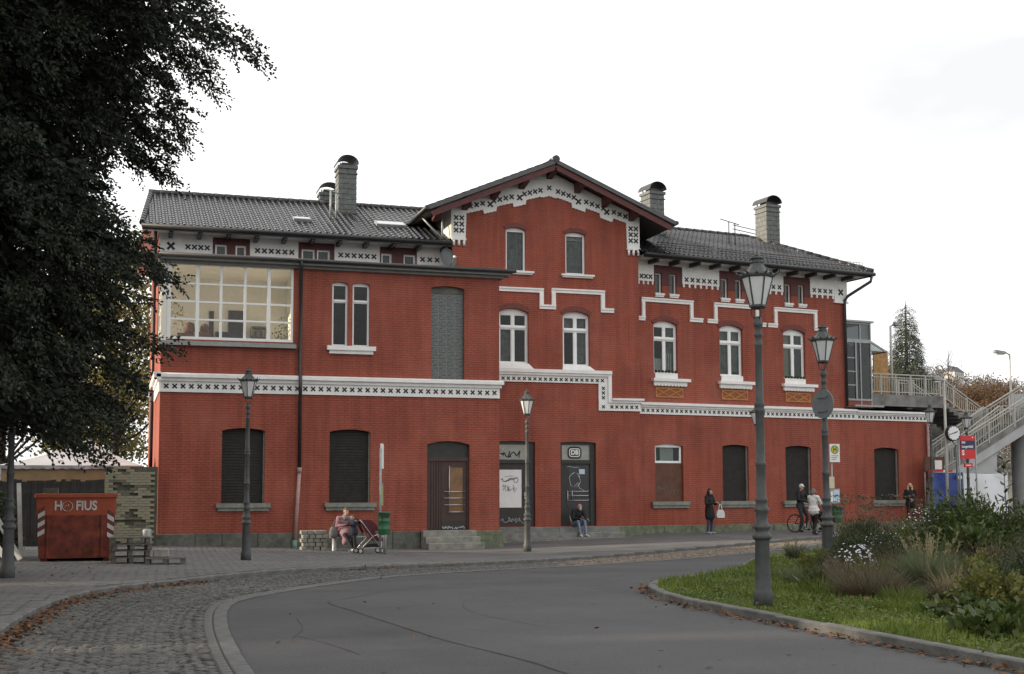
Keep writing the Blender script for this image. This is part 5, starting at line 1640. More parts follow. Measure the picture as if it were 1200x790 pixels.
# glazed stair top on the low roof at the right end
m_ = MB()
u0, u1 = 10.72, 12.18
for u in (u0, 11.55, u1 - .05):
    fb(m_, FC, u, u + .06, 5.2, 9.0, -.36, -.30)
fb(m_, FC, u1 - .05, u1 + .01, 5.2, 9.0, -2.4, -2.34)
for z in (5.55, 8.10, 8.18, 8.92): fb(m_, FC, u0, u1, z, z + .08, -.37, -.29)
fb(m_, FC, u0 - .05, u1 + .1, 9.0, 9.08, -2.5, -.2)
for z in (6.2, 6.8, 7.4): fb(m_, FC, u0 + .06, 11.3, z, z + .05, -.355, -.305)
fb(m_, FC, 11.28, 11.36, 5.6, 8.1, -.36, -.29)
wg = m_.build('glazed_stairhead', M['galv'], st)
for (p0, p1, q0, q1) in ((u0 + .06, 11.28, 5.63, 8.1), (11.36, u1 - .05, 5.63, 8.1), (u0 + .06, 11.55, 8.26, 8.92), (11.61, u1 - .05, 8.26, 8.92)):
    k = MB(); fb(k, FC, p0, p1, q0, q1, -.34, -.332); k.build('pane', M['glass_grey'], wg)
k = MB(); k.poly([FC(u1 - .02, 5.6, -.4), FC(u1 - .02, 5.6, -2.3), FC(u1 - .02, 8.1, -2.3), FC(u1 - .02, 8.1, -.4)]); k.build('pane', M['glass_grey'], wg)
k = MB(); fb(k, FC, 11.4, u1 - .1, 7.1, 8.1, -.42, -.40); k.build('blind', M['sill'], wg)
k = MB(); fb(k, FC, 11.3, 12.1, 6.1, 6.3, -.9, -.6); k.build('crate', M['sign_yellow'], wg)
k = MB(); fb(k, FC, u0, u1, 5.21, 5.54, -.40, -.32); k.build('base_wall', M['red'], wg)
k = MB(); fb(k, FC, u0, u1, 5.6, 9.0, -2.55, -2.5); k.build('back_panel', M['roomdark'], wg)
m_ = MB()
for du in (0, -.7, -1.5): m_.bar(FC(12.2, 8.25, -.5 + du), FC(13.2, 7.78, -.5 + du), .05, .06)
m_.bar(FC(13.2, 7.78, -.4), FC(13.2, 7.78, -2.1), .05, .06)
can = m_.build('glass_canopy', M['galv'], st)
k = MB(); k.hexa([FC(12.2, 8.28, -.45), FC(13.25, 7.80, -.45), FC(13.25, 7.80, -2.1), FC(12.2, 8.28, -2.1), FC(12.2, 8.30, -.45), FC(13.25, 7.82, -.45), FC(13.25, 7.82, -2.1), FC(12.2, 8.30, -2.1)]); k.build('pane', M['glass'], can)
m_ = MB(); fb(m_, FC, 10.7, 12.3, 5.24, 5.32, .0, .3); m_.build('metal_flashing', M['galv'], st)

# ------------------------------------------------------------------ old-style street lamps (5 m)
def build_lamp(label, loc):
    t = thing('street_lamp', label, 'street lamp', loc, 0, 'old style six sided street lamps')
    m_ = MB()
    m_.lathe([(.165, 0), (.165, .20), (.15, .23), (.14, .26), (.118, .92), (.125, .93)], 16)
    m_.build('base', M['lamp'], t, world=False)
    m_ = MB()
    m_.lathe([(.13, .93), (.165, .965), (.165, 1.0), (.12, 1.03), (.11, 1.07), (.15, 1.10), (.15, 1.13), (.105, 1.17), (.098, 1.30), (.125, 1.34), (.125, 1.37), (.095, 1.40), (.092, 1.46), (.105, 1.48), (.105, 1.51), (.082, 1.53),
              (.078, 1.96), (.092, 1.98), (.092, 2.02), (.076, 2.04), (.072, 2.72), (.088, 2.74), (.088, 2.77), (.074, 2.79), (.088, 2.83), (.088, 2.86), (.068, 2.88), (.058, 3.66), (.072, 3.68), (.072, 3.71), (.056, 3.73), (.055, 3.80), (.072, 3.82), (.072, 3.85), (.055, 3.88), (.054, 3.94), (.075, 3.96), (.085, 4.0), (.06, 4.04), (.05, 4.10)], 14)
    m_.build('post', M['lamp'], t, world=False)
    m_ = MB()
    zb, zt, rb, rt = 4.25, 4.67, .135, .262
    for k in range(6):
        a = math.pi / 3 * k + math.pi / 6; c, s_ = math.cos(a), math.sin(a)
        m_.bar((c * rb, s_ * rb, zb), (c * rt, s_ * rt, zt), .022, .022)
        if k % 2 == 0: m_.tube([(c * .04, s_ * .04, 4.06), (c * .10, s_ * .10, 4.12), (c * .115, s_ * .115, 4.19), (c * .10, s_ * .10, 4.25)], .012, 5)
        a2 = a + math.pi / 3; c2, s2 = math.cos(a2), math.sin(a2)
        for (r_, z, w_) in ((rb, zb, .03), (rt, zt, .03)):
            m_.bar((c * r_, s_ * r_, z), (c2 * r_, s2 * r_, z), w_, w_)
    m_.lathe([(.02, 4.20), (.10, 4.21), (.14, 4.235), (.135, 4.25)], 6, rot=math.pi / 6, sm=False)
    fr_ = m_.build('lantern_frame', M['lamp'], t, world=False)
    for k in range(6):
        a = math.pi / 3 * k + math.pi / 6; a2 = a + math.pi / 3
        q = []
        for (r_, z) in ((rb - .008, zb + .012), (rt - .008, zt - .012)):
            q.append([(math.cos(b_) * r_, math.sin(b_) * r_, z) for b_ in (a + .06, a2 - .06)])
        k_ = MB(); o_ = .985
        k_.hexa([q[0][0], q[0][1], tuple(v * .96 if i < 2 else v for i, v in enumerate(q[0][1])), tuple(v * .96 if i < 2 else v for i, v in enumerate(q[0][0])),
                 q[1][0], q[1][1], tuple(v * .98 if i < 2 else v for i, v in enumerate(q[1][1])), tuple(v * .98 if i < 2 else v for i, v in enumerate(q[1][0]))])
        k_.build('pane', M['lampglass'], fr_, world=False)
    m_ = MB()
    m_.lathe([(.30, 4.665), (.315, 4.69), (.30, 4.715), (.25, 4.73), (.20, 4.76), (.13, 4.83), (.105, 4.87)], 6, rot=math.pi / 6, sm=False)
    m_.lathe([(.10, 4.865), (.12, 4.88), (.09, 4.895), (.09, 4.925), (.125, 4.935), (.11, 4.955), (.03, 4.97)], 12)
    for k in range(6):
        a = math.pi / 3 * k + math.pi / 6; c, s_ = math.cos(a), math.sin(a)
        m_.tube([(c * .30, s_ * .30, 4.70), (c * .35, s_ * .35, 4.72), (c * .365, s_ * .365, 4.765)], [.02, .016, .006], 5)
        a += math.pi / 6
        c, s_ = math.cos(a) * .275, math.sin(a) * .275; m_.tube([(c, s_, 4.70), (c * 1.02, s_ * 1.02, 4.75)], [.03, .008], 5)
    rf = m_.build('lantern_roof', M['lamp'], t, world=False)
    m_ = MB(); m_.lathe([(.02, 4.965), (.035, 4.985), (.028, 5.0), (.012, 5.01), (.02, 5.03), (.004, 5.055)], 8); m_.build('finial', M['lamp'], rf, world=False)
    return t
lamp0 = build_lamp('tall grey street lamp standing in the lawn of the traffic island', (8.19, 15.15, .085))
lamp0.scale = (.78, .78, .94)
lamp_spots = [((3.09, 31.7, gp(3.09, 31.7)), .94, 'street lamp on the pavement in front of the leftmost shuttered ground floor window'),
              ((12.45, 38.3, gp(12.4, 38.3)), 1.02, 'street lamp on the pavement in front of the door with the white sprayed panel'),
              ((12.77, 21.1, .06), .94, 'street lamp carrying the round grey back of a traffic sign'),
              ((21.07, 39.2, gp(21.07, 39.2) - .05), .94, 'slim distant street lamp seen just left of the tall lamp on the lawn'),
              ((31.2, 43.6, gp(31.2, 43.6)), .98, 'street lamp standing before the right corner of the red building by the blue tarpaulin'),
              ((35.25, 46.7, gp(35.2, 46.6)), .96, 'street lamp rising behind the red station sign by the stairs'),
              ((-1.80, 24.6, gp(-1.8, 24.6)), .94, 'street lamp half hidden under the dark conifer beside the orange skip')]
for loc, sz, lab in lamp_spots:
    o = copy_tree(lamp0); o.location = loc; o['label'] = lab; o.rotation_euler = (0, 0, random.uniform(-.4, .4)); o.scale = (.78, .78, sz)
# round sign seen from behind, clamped to the third lamp
t = thing('traffic_sign', 'round traffic sign seen from behind, clamped to a lamp post', 'traffic sign', (12.70, 21.02, 2.99))
m_ = MB()
dn = Vector((-.96, -.25, 0)).normalized(); dx = Vector((-dn.y, dn.x, 0))
n_ = 28
P = lambda r, a, h: dx * (r * math.cos(a)) + Vector((0, 0, .25 + r * math.sin(a))) + dn * h
fr_pts = [P(.275, 2 * math.pi * k / n_, .0) for k in range(n_)]; bk = [P(.275, 2 * math.pi * k / n_, .02) for k in range(n_)]
m_.poly(bk); m_.poly(list(reversed(fr_pts)))
for k in range(n_): m_.poly([fr_pts[k], fr_pts[(k + 1) % n_], bk[(k + 1) % n_], bk[k]])
m_.build('sign_plate', M['sign_back'], t, world=False)
m_ = MB()
for z in (.12, .38): m_.bar(tuple(dx * -.12 + Vector((0, 0, z)) + dn * .03), tuple(dx * .12 + Vector((0, 0, z)) + dn * .03), .02, .04)
m_.build('clamp', M['sign_back'], t, world=False)

# ------------------------------------------------------------------ left: skip, pallets, wall, fence, tent, planks
t = thing('skip_container', 'orange red steel skip lettered HOFIUS with striped corner stickers', 'skip', (-.84, 31.4, gp(-.84, 31.4)), .0)
m_ = MB()
W_, D_, H_ = .86, 3.2, 1.58
zt_ = 1.08
m_.hexa([(-W_ + .05, 0.10, .08), (W_ - .05, 0.10, .08), (W_ - .05, D_, .08), (-W_ + .05, D_, .08), (-W_, .02, zt_), (W_, .02, zt_), (W_, D_, zt_), (-W_, D_, zt_)], 1)
m_.hexa([(-W_, .02, zt_), (W_, .02, zt_), (W_, .06, zt_), (-W_, .06, zt_), (-W_ - .02, 0, H_ - .1), (W_ + .02, 0, H_ - .1), (W_ + .02, .05, H_ - .1), (-W_ - .02, .05, H_ - .1)], 0)
m_.box(-W_ - .02, -W_ + .03, .05, D_, zt_, H_ - .1, 0); m_.box(W_ - .03, W_ + .02, .05, D_, zt_, H_ - .1, 0); m_.box(-W_, W_, D_ - .05, D_, zt_, H_ - .1, 0)
body = m_.build('body', [M['skip'], M['skip_low']], t, world=False)
m_ = MB(); m_.box(-W_ - .06, W_ + .06, -.05, .06, H_ - .1, H_); m_.box(-W_ - .06, -W_ + .05, .06, D_, H_ - .1, H_); m_.box(W_ - .05, W_ + .06, .06, D_, H_ - .1, H_)
m_.build('rim', M['skip'], t, world=False, bevel=.012)
for x in (-.62, .58):
    m_ = MB(); m_.hexa([(x - .025, .06, .1), (x + .025, .06, .1), (x + .025, .12, .1), (x - .025, .12, .1), (x - .025, -.005, zt_), (x + .025, -.005, zt_), (x + .025, .06, zt_), (x - .025, .06, zt_)]); m_.build('stiffener', M['skip_low'], t, world=False)
m_ = MB()
for x in (-.7, .7): m_.box(x - .08, x + .08, .2, D_ - .1, 0, .09)
m_.build('skid', M['skip_low'], t, world=False)
for sgn in (-1, 1):                                  # striped stickers
    m_ = MB(); x0, x1 = (-W_ + .02, -W_ + .17) if sgn < 0 else (W_ - .17, W_ - .02)
    y_ = lambda z: (.10 - .08 * (z - .08) / (zt_ - .08)) if z < zt_ else .02 - .02 * (z - zt_) / .4
    for k in range(6):
        z0 = .58 + k * .105; z1 = z0 + .105; sl = .09
        pts = [(x0, z0), (x1, z0 + sl * sgn * -1), (x1, z1 + sl * sgn * -1), (x0, z1)]
        m_.poly([(x, y_(z) - .012, z) for x, z in pts], k % 2)
    m_.build('striped_sticker', [M['sticker_w'], M['sticker_r']], body, world=False)
for txt, x in (('H', -.40), ('FIUS', .22)):
    me = text_mesh(txt, .30, M['sticker_w'], .004, .008, .84)
    link('lettering', me, body, (x, -.004, 1.29), 0, world=False)
m_ = MB(); m_.tube([(-.20 + .115 * math.cos(a * .35), -.005, 1.285 + .115 * math.sin(a * .35)) for a in range(19)], .009, 5)
m_.tube([(-.27, -.005, 1.25), (-.23, -.005, 1.31), (-.20, -.005, 1.285), (-.17, -.005, 1.34)], .008, 5); m_.build('round_logo', M['sticker_w'], body, world=False)
o = MB(); o.box(-.15, .18, -.0, .3, 0, .13); tb = o.build('small_box', M['wood'], None); tb.location = (-1.45, 31.7, gp(-1.4, 31.6) + 1.58)
tag(tb, 'small grey box lying on the rim of the orange skip', 'box')
m_ = MB(); m_.box(-.85, .85, .08, 3.1, 0, .12)
for k in range(40):
    x, y = random.uniform(-.6, .45), random.uniform(.2, 2.5); m_.hexa([(x, y, .1), (x + .3, y + .1, .1), (x + .2, y + .4, .12), (x - .1, y + .3, .1), (x, y, .2), (x + .3, y + .1, .25), (x + .2, y + .4, .2), (x - .1, y + .3, .22)])
rb = m_.build('rubble', M['pstone'], None, kind='stuff'); rb.location = (-.84, 31.4, gp(-.84, 31.4) + 1.2); tag(rb, 'building rubble heaped inside the orange skip', 'rubble')

def pallet(loc, rz, label, wd=1.2):
    t = thing('pallet', label, 'pallet', loc, rz, 'wooden pallets beside the skip')
    boards = []
    for k in range(5):
        y = -.36 + .18 * k
        m_ = MB(); m_.box(-wd / 2, wd / 2, y - .055, y + .055, .122, .144); m_.build('slat', M['wood'], t, world=False)
    for x in (-wd / 2 + .05, 0, wd / 2 - .05):
        m_ = MB(); m_.box(x - .05, x + .05, -.40, .40, .10, .122); m_.build('slat', M['wood'], t, world=False)
        for y in (-.35, 0, .35):
            m_ = MB(); m_.box(x - .05, x + .05, y - .06, y + .06, .022, .10); m_.build('block', M['wood'], t, world=False)
        m_ = MB(); m_.box(x - .05, x + .05, -.40, .40, 0, .022); m_.build('slat', M['wood'], t, world=False)
    return t
zp = gp(.45, 30.4) + .016
pallet((.37, 30.3, zp), .05, 'lowest grey pallet of the stack beside the orange skip', .85)
pallet((.36, 30.33, zp + .146), .02, 'second grey pallet from the ground in the stack beside the skip', .85)
pallet((.38, 30.3, zp + .292), .07, 'third grey pallet from the ground in the stack beside the skip', .85)
pallet((.36, 30.35, zp + .438), .03, 'topmost grey pallet of the stack beside the orange skip', .85)
pallet((1.12, 29.5, zp), -.08, 'single grey pallet lying flat with a stone on it beside the stack', .85)
m_ = MB(); m_.box(-.17, .17, -.12, .12, 0, .19); o = m_.build('stone_block', M['pstone'], None, bevel=.02); o.location = (1.02, 29.6, zp + .144); tag(o, 'pale stone block lying on the single flat pallet', 'stone block')
m_ = MB(); m_.lathe([(.13, 0), (.15, .05), (.15, .5), (.13, .55)], 12); o = m_.build('grey_drum', M['galv'], None); o.location = (.98, 40.9, gp(.98, 40.9)); tag(o, 'small grey drum standing in the corner by the brick garden wall', 'drum')

t = thing('garden_wall', 'yellow grey brick garden wall with dark missing patches beside the red building', 'wall', (.5, 41.6, -.1))
m_ = MB(); m_.box(-.30, 1.29, 41.66, 41.86, -.5, 2.42); core = m_.build('wall_core', M['mortar'], t)
rows_ = 30
for v in range(3): pass
kb = []
for mt in ('ybrick', 'ybrick2'):
    m_ = MB(); m_.box(-.122, .122, 0, .07, .004, .078); kb.append(m_.mesh('brick', M[mt]))
    m_ = MB(); m_.box(-.058, .058, 0, .07, .004, .078); kb.append(m_.mesh('half_brick', M[mt]))
rd = random.Random(5)
for j in range(rows_):
    z = -.06 + j * .083
    x = -.30 if j % 2 else -.42
    while x < 1.28:
        half = (x < -.3)
        cx = x + .125 if not half else x + .185
        patch = math.sin(x * 3.1 + j * .35) * math.sin(x * 1.3 - j * .23)
        if rd.random() > (.05 + (.42 if patch > .55 else 0)) and (j < rows_ - 2 or rd.random() < .6) and cx + .122 < 1.30:
            mt = 1 if (rd.random() < .10 or patch > .5) else 0
            link('brick', kb[mt * 2 + (1 if half else 0)], t, (cx, 41.60 + rd.uniform(-.012, .01), z), rd.gauss(0, .01))
        x += .25
t = thing('board_fence', 'dark upright board fence behind the orange skip', 'fence', (-3.0, 41.7, 0))
k_ = MB(); k_.box(-.07, .07, 0, .025, -.3, 2.0); bme2 = k_.mesh('board', M['wood_dark'])
for i in range(44):
    o = link('board', bme2, t, (-.38 - i * .1415, 41.62 + (i % 2) * .02, random.uniform(-.05, .04)))
m_ = MB(); m_.box(-7, -.32, 41.68, 41.74, .4, .5); m_.box(-7, -.32, 41.68, 41.74, 1.5, 1.6); m_.build('fence_rail', M['wood_dark'], t)
t = thing('party_tent', 'white pitched party tent roof showing above the board fence', 'tent', (-1.4, 45, 0))
m_ = MB(); A_ = (-.85, 46.0, 3.45)
c_ = [(-3.6, 43.6, 2.50), (.85, 43.6, 2.50), (.85, 49, 2.50), (-3.6, 49, 2.50)]
rg = [Vector((-1.1, 46, 3.42)), Vector((-.7, 46.2, 3.42))]
def sag(a, b, n=6, h=.10):
    a = Vector(a); b = Vector(b); return [a + (b - a) * (i / n) - Vector((0, 0, h * math.sin(math.pi * i / n))) for i in range(n + 1)]
rows2 = [sag(c_[i], A_) for i in range(4)]
for i in range(4):
    r1, r2 = rows2[i], rows2[(i + 1) % 4]
    for k in range(6): m_.poly([r1[k], r2[k], r2[k + 1], r1[k + 1]], 0, True)
m_.build('roof', M['canvas'], t)
m_ = MB()
for i in range(30):
    x = -3.6 + i * .15; m_.poly([(x, 43.6, 2.5), (x + .15, 43.6, 2.5), (x + .15, 43.62 + .02 * math.sin(i + 1), 2.40 - .03 * (i % 2)), (x, 43.62 + .02 * math.sin(i), 2.40 - .03 * ((i + 1) % 2))])
m_.build('valance', M['canvas'], t)
m_ = MB(); m_.poly([(-3.5, 43.7, 1.0), (-.2, 43.7, 1.0), (-.2, 43.7, 2.45), (-3.5, 43.7, 2.45)]); m_.box(-3.5, .2, 43.72, 43.8, 2.38, 2.46); m_.build('side_wall', M['canvas_tan'], t)
for x in (-3.5, .75):
    for y in (43.65, 48.9):
        m_ = MB(); m_.tube([(x, y, -.2), (x, y, 2.5)], .03, 8); m_.build('pole', M['galv'], t)
def plank(a, b, w, lab, mt='wood_white'):
    m_ = MB(); a = Vector(a); b = Vector(b); c = (a + b) / 2
    m_.bar(a - c, b - c, w, .03, 0, (0, -1, .2)); o = m_.build('plank', M[mt], None); o.location = c; tag(o, lab, 'plank', 'white planks leaning by the skip')
z_ = gp(-2.1, 32)
plank((-2.05, 31.9, z_ + .1), (-2.22, 33.0, 1.84), .10, 'white plank standing almost upright left of the orange skip')
plank((-2.02, 31.2, z_ + .08), (-2.95, 32.6, 1.55), .12, 'longer white plank leaning steeply to the left behind the lamp post')
plank((-2.30, 31.0, z_ + .08), (-3.2, 32.4, 1.25), .12, 'shorter white plank leaning to the left behind the lamp post')

# ------------------------------------------------------------------ bench, bus stops, bins
t = thing('brick_stack', 'low stack of pale stone blocks against the red wall beside the pink pipe', 'stone stack', (5.95, 39.7, gp(5.95, 39.7)))
rd = random.Random(9)
for j in range(5):
    for i in range(4):
        w_ = .185; x = -.40 + i * .2 + (.05 if j % 2 else 0) + rd.uniform(-.01, .01)
        m_ = MB(); m_.box(x, x + w_, rd.uniform(-.03, .02), .35, j * .125, j * .125 + .118); m_.build('stone', M['pstone'], t, world=False, bevel=.012)
t = thing('bench', 'grey steel bench on round posts below the shuttered window', 'bench', (7.25, 39.55, gp(7.25, 39.55)))
m_ = MB()
for k in range(6): m_.box(-.85, .85, -.22 + k * .075, -.16 + k * .075, .44, .47)
m_.build('seat', M['galv'], t, world=False)
for x in (-.72, .72):
    for y in (-.12,):
        m_ = MB(); m_.lathe([(.075, 0), (.07, .03), (.07, .44)], 12, (x, y, 0)); m_.build('leg', M['galv'], t, world=False)
def bin_(loc, label, r=.17, h=.58):
    t = thing('litter_bin', label, 'litter bin', loc, 0, 'green litter bins on the bus stop poles')
    m_ = MB(); m_.lathe([(r * .93, 0), (r, .03), (r, .14), (r * 1.03, .15), (r * 1.03, .17), (r, .18), (r, .38), (r * 1.03, .39), (r * 1.03, .41), (r, .42), (r, h - .04), (r * 1.06, h - .03), (r * 1.06, h)], 18); m_.build('drum', M['bin_green'], t, world=False)
    m_ = MB(); m_.box(-r * .6, r * .6, -r * 1.03, -r * .8, h - .16, h - .06); m_.build('slot', M['black'], t, world=False)
    return t
z_ = gp(7.55, 37.4)
t = thing('bus_stop_pole', 'edge-on bus stop sign on a grey pole beside the green bin and pushchair', 'bus stop', (7.56, 37.4, z_))
m_ = MB(); m_.tube([(0, 0, 0), (0, 0, 3.15)], .032, 10); m_.tube([(.16, .1, 0), (.16, .1, .9)], .05, 10); m_.build('pole', M['galv'], t, world=False)
ra = math.radians(66)
def edge_panel(z0, z1, w_, mats, name, th=.03):
    m_ = MB(); c, s_ = math.cos(ra), math.sin(ra)
    u = Vector((c, s_, 0)); n_ = Vector((s_, -c, 0))
    q = [u * .03 + n_ * th / 2, u * (.03 + w_) + n_ * th / 2, u * (.03 + w_) - n_ * th / 2, u * .03 - n_ * th / 2]
    m_.hexa([v + Vector((0, 0, z0)) for v in q] + [v + Vector((0, 0, z1)) for v in q]); m_.build(name, M[mats], t, world=False)
edge_panel(2.55, 3.30, .34, 'sign_white', 'sign_plate'); edge_panel(1.45, 2.05, .30, 'paper_green', 'timetable')
edge_panel(2.06, 2.12, .28, 'galv', 'clamp')
bin_((7.62, 37.12, z_ + .60), 'green litter bin on the bus stop pole beside the pushchair', .18, .66)

z_ = gp(26.4, 43)
t = thing('bus_stop_sign', 'bus stop pole with a green H on a yellow disc and timetables', 'bus stop', (26.40, 43.0, z_))
m_ = MB(); m_.tube([(-.08, .06, 0), (-.08, .06, 3.4)], .035, 10); m_.build('pole', M['galv'], t, world=False)
m_ = MB(); m_.box(-.19, .24, -.02, .02, 2.72, 3.42); pl = m_.build('sign_plate', M['sign_white'], t, world=False)
def disc(parent, r, y, z, mt, nm, x=.025, t_=.004, r_in=0):
    m_ = MB(); n_ = 28
    if r_in:
        for k in range(n_):
            a, b_ = 2 * math.pi * k / n_, 2 * math.pi * (k + 1) / n_
            m_.poly([(x + r_in * math.cos(a), y, z + r_in * math.sin(a)), (x + r * math.cos(a), y, z + r * math.sin(a)), (x + r * math.cos(b_), y, z + r * math.sin(b_)), (x + r_in * math.cos(b_), y, z + r_in * math.sin(b_))])
    else:
        m_.poly([(x + r * math.cos(2 * math.pi * k / n_), y, z + r * math.sin(2 * math.pi * k / n_)) for k in range(n_)])
    m_.build(nm, M[mt], parent, world=False)
disc(pl, .165, -.024, 3.20, 'sign_yellow', 'disc'); disc(pl, .165, -.027, 3.20, 'sign_green', 'disc_ring', r_in=.13)
link('lettering', text_mesh('H', .22, M['sign_green'], .002, .014), pl, (.025, -.030, 3.20), 0, world=False)
m_ = MB()
for i in range(3): m_.box(-.13, .18 - .05 * i, -.024, -.0205, 2.95 - .07 * i, 2.975 - .07 * i)
m_.build('print_lines', M['trim_grey'], pl, world=False)
m_ = MB(); m_.box(-.26, -.02, -.02, .02, 1.72, 2.16); m_.build('timetable', M['paper'], t, world=False)
m_ = MB(); m_.box(-.22, .20, -.03, .02, 1.14, 1.70); tf = m_.build('timetable_frame', M['galv'], t, world=False)
m_ = MB(); m_.box(-.08, .17, -.036, -.031, 1.19, 1.65); m_.build('timetable_sheet', M['paper_blue'], tf, world=False); m_ = MB(); m_.box(-.20, -.11, -.036, -.031, 1.2, 1.6); m_.build('timetable_sheet', M['sign_white'], tf, world=False)
bin_((26.40, 42.85, z_ + .42), 'green litter bin under the timetables of the bus stop', .19, .62)

# ------------------------------------------------------------------ people
def capsule(mb, a, ra, b, rb, fx=1.0, fy=1.0, n=12):
    a = Vector(a); b = Vector(b); d = b - a; L_ = d.length
    d = d / L_ if L_ > 1e-6 else Vector((0, 0, 1))
    ref = Vector((0, 1, 0)) if abs(d.y) < .9 else Vector((1, 0, 0))
    x = ref.cross(d).normalized(); y = d.cross(x)
    rings = [(a - d * ra * math.cos(t), ra * math.sin(t)) for t in (.15, .6, 1.1)] + [(a, ra)] + [(b, rb)] + [(b + d * rb * math.cos(t), rb * math.sin(t)) for t in (1.1, .6, .15)]
    base = len(mb.v)
    for (c, r) in rings:
        for k in range(n):
            an = 2 * math.pi * k / n
            o_ = (x * math.cos(an) + y * math.sin(an)) * r
            mb.v.append((c.x + o_.x * fx, c.y + o_.y * fy, c.z + o_.z))
    for i in range(len(rings) - 1):
        for k in range(n):
            k2 = (k + 1) % n; mb.f.append((base + i * n + k, base + i * n + k2, base + (i + 1) * n + k2, base + (i + 1) * n + k)); mb.m.append(0); mb.s.append(True)
    mb.f.append(tuple(base + k for k in reversed(range(n)))); mb.m.append(0); mb.s.append(True)
    e = base + (len(rings) - 1) * n; mb.f.append(tuple(e + k for k in range(n))); mb.m.append(0); mb.s.append(True)

def fused(bones, voxel=.014):
    """one continuous skin over all the bones, coloured by the nearest bone"""
    m_ = MB()
    for b in bones: capsule(m_, b[0], b[1], b[2], b[3], *(b[5:7] if len(b) > 5 else ()))
    mats = []
    for b in bones:
        if b[4] not in mats: mats.append(b[4])
    me = m_.mesh('person', [M[x] for x in mats])
    o = bpy.data.objects.new('person', me); COL.objects.link(o)
    r = o.modifiers.new('r', 'REMESH'); r.mode = 'VOXEL'; r.voxel_size = voxel; r.use_smooth_shade = True
    s_ = o.modifiers.new('s', 'SMOOTH'); s_.iterations = 3; s_.factor = .5
    dg = bpy.context.evaluated_depsgraph_get()
    out_ = bpy.data.meshes.new_from_object(o.evaluated_get(dg))
    bpy.data.objects.remove(o)
    out_.name = 'person'
    out_.materials.clear()
    for x in mats: out_.materials.append(M[x])
    n_ = len(out_.polygons)
    C = np.zeros(n_ * 3); out_.polygons.foreach_get('center', C); C = C.reshape(-1, 3)
    best = np.full(n_, 1e9); idx = np.zeros(n_, np.int32)
    for b in bones:
        A = np.array(b[0]); B = np.array(b[2]); d = B - A; t_ = np.clip(((C - A) @ d) / max(d @ d, 1e-9), 0, 1)
        f = np.array([1 / (b[5] if len(b) > 5 else 1), 1 / (b[6] if len(b) > 6 else 1), 1])
        dist = np.linalg.norm((C - (A + t_[:, None] * d)) * f, axis=1) - (b[1] + (b[3] - b[1]) * t_)
        k = dist < best; best[k] = dist[k]; idx[k] = mats.index(b[4])
    out_.polygons.foreach_set('material_index', idx)
    out_.polygons.foreach_set('use_smooth', np.ones(n_, bool))
    return out_, mats

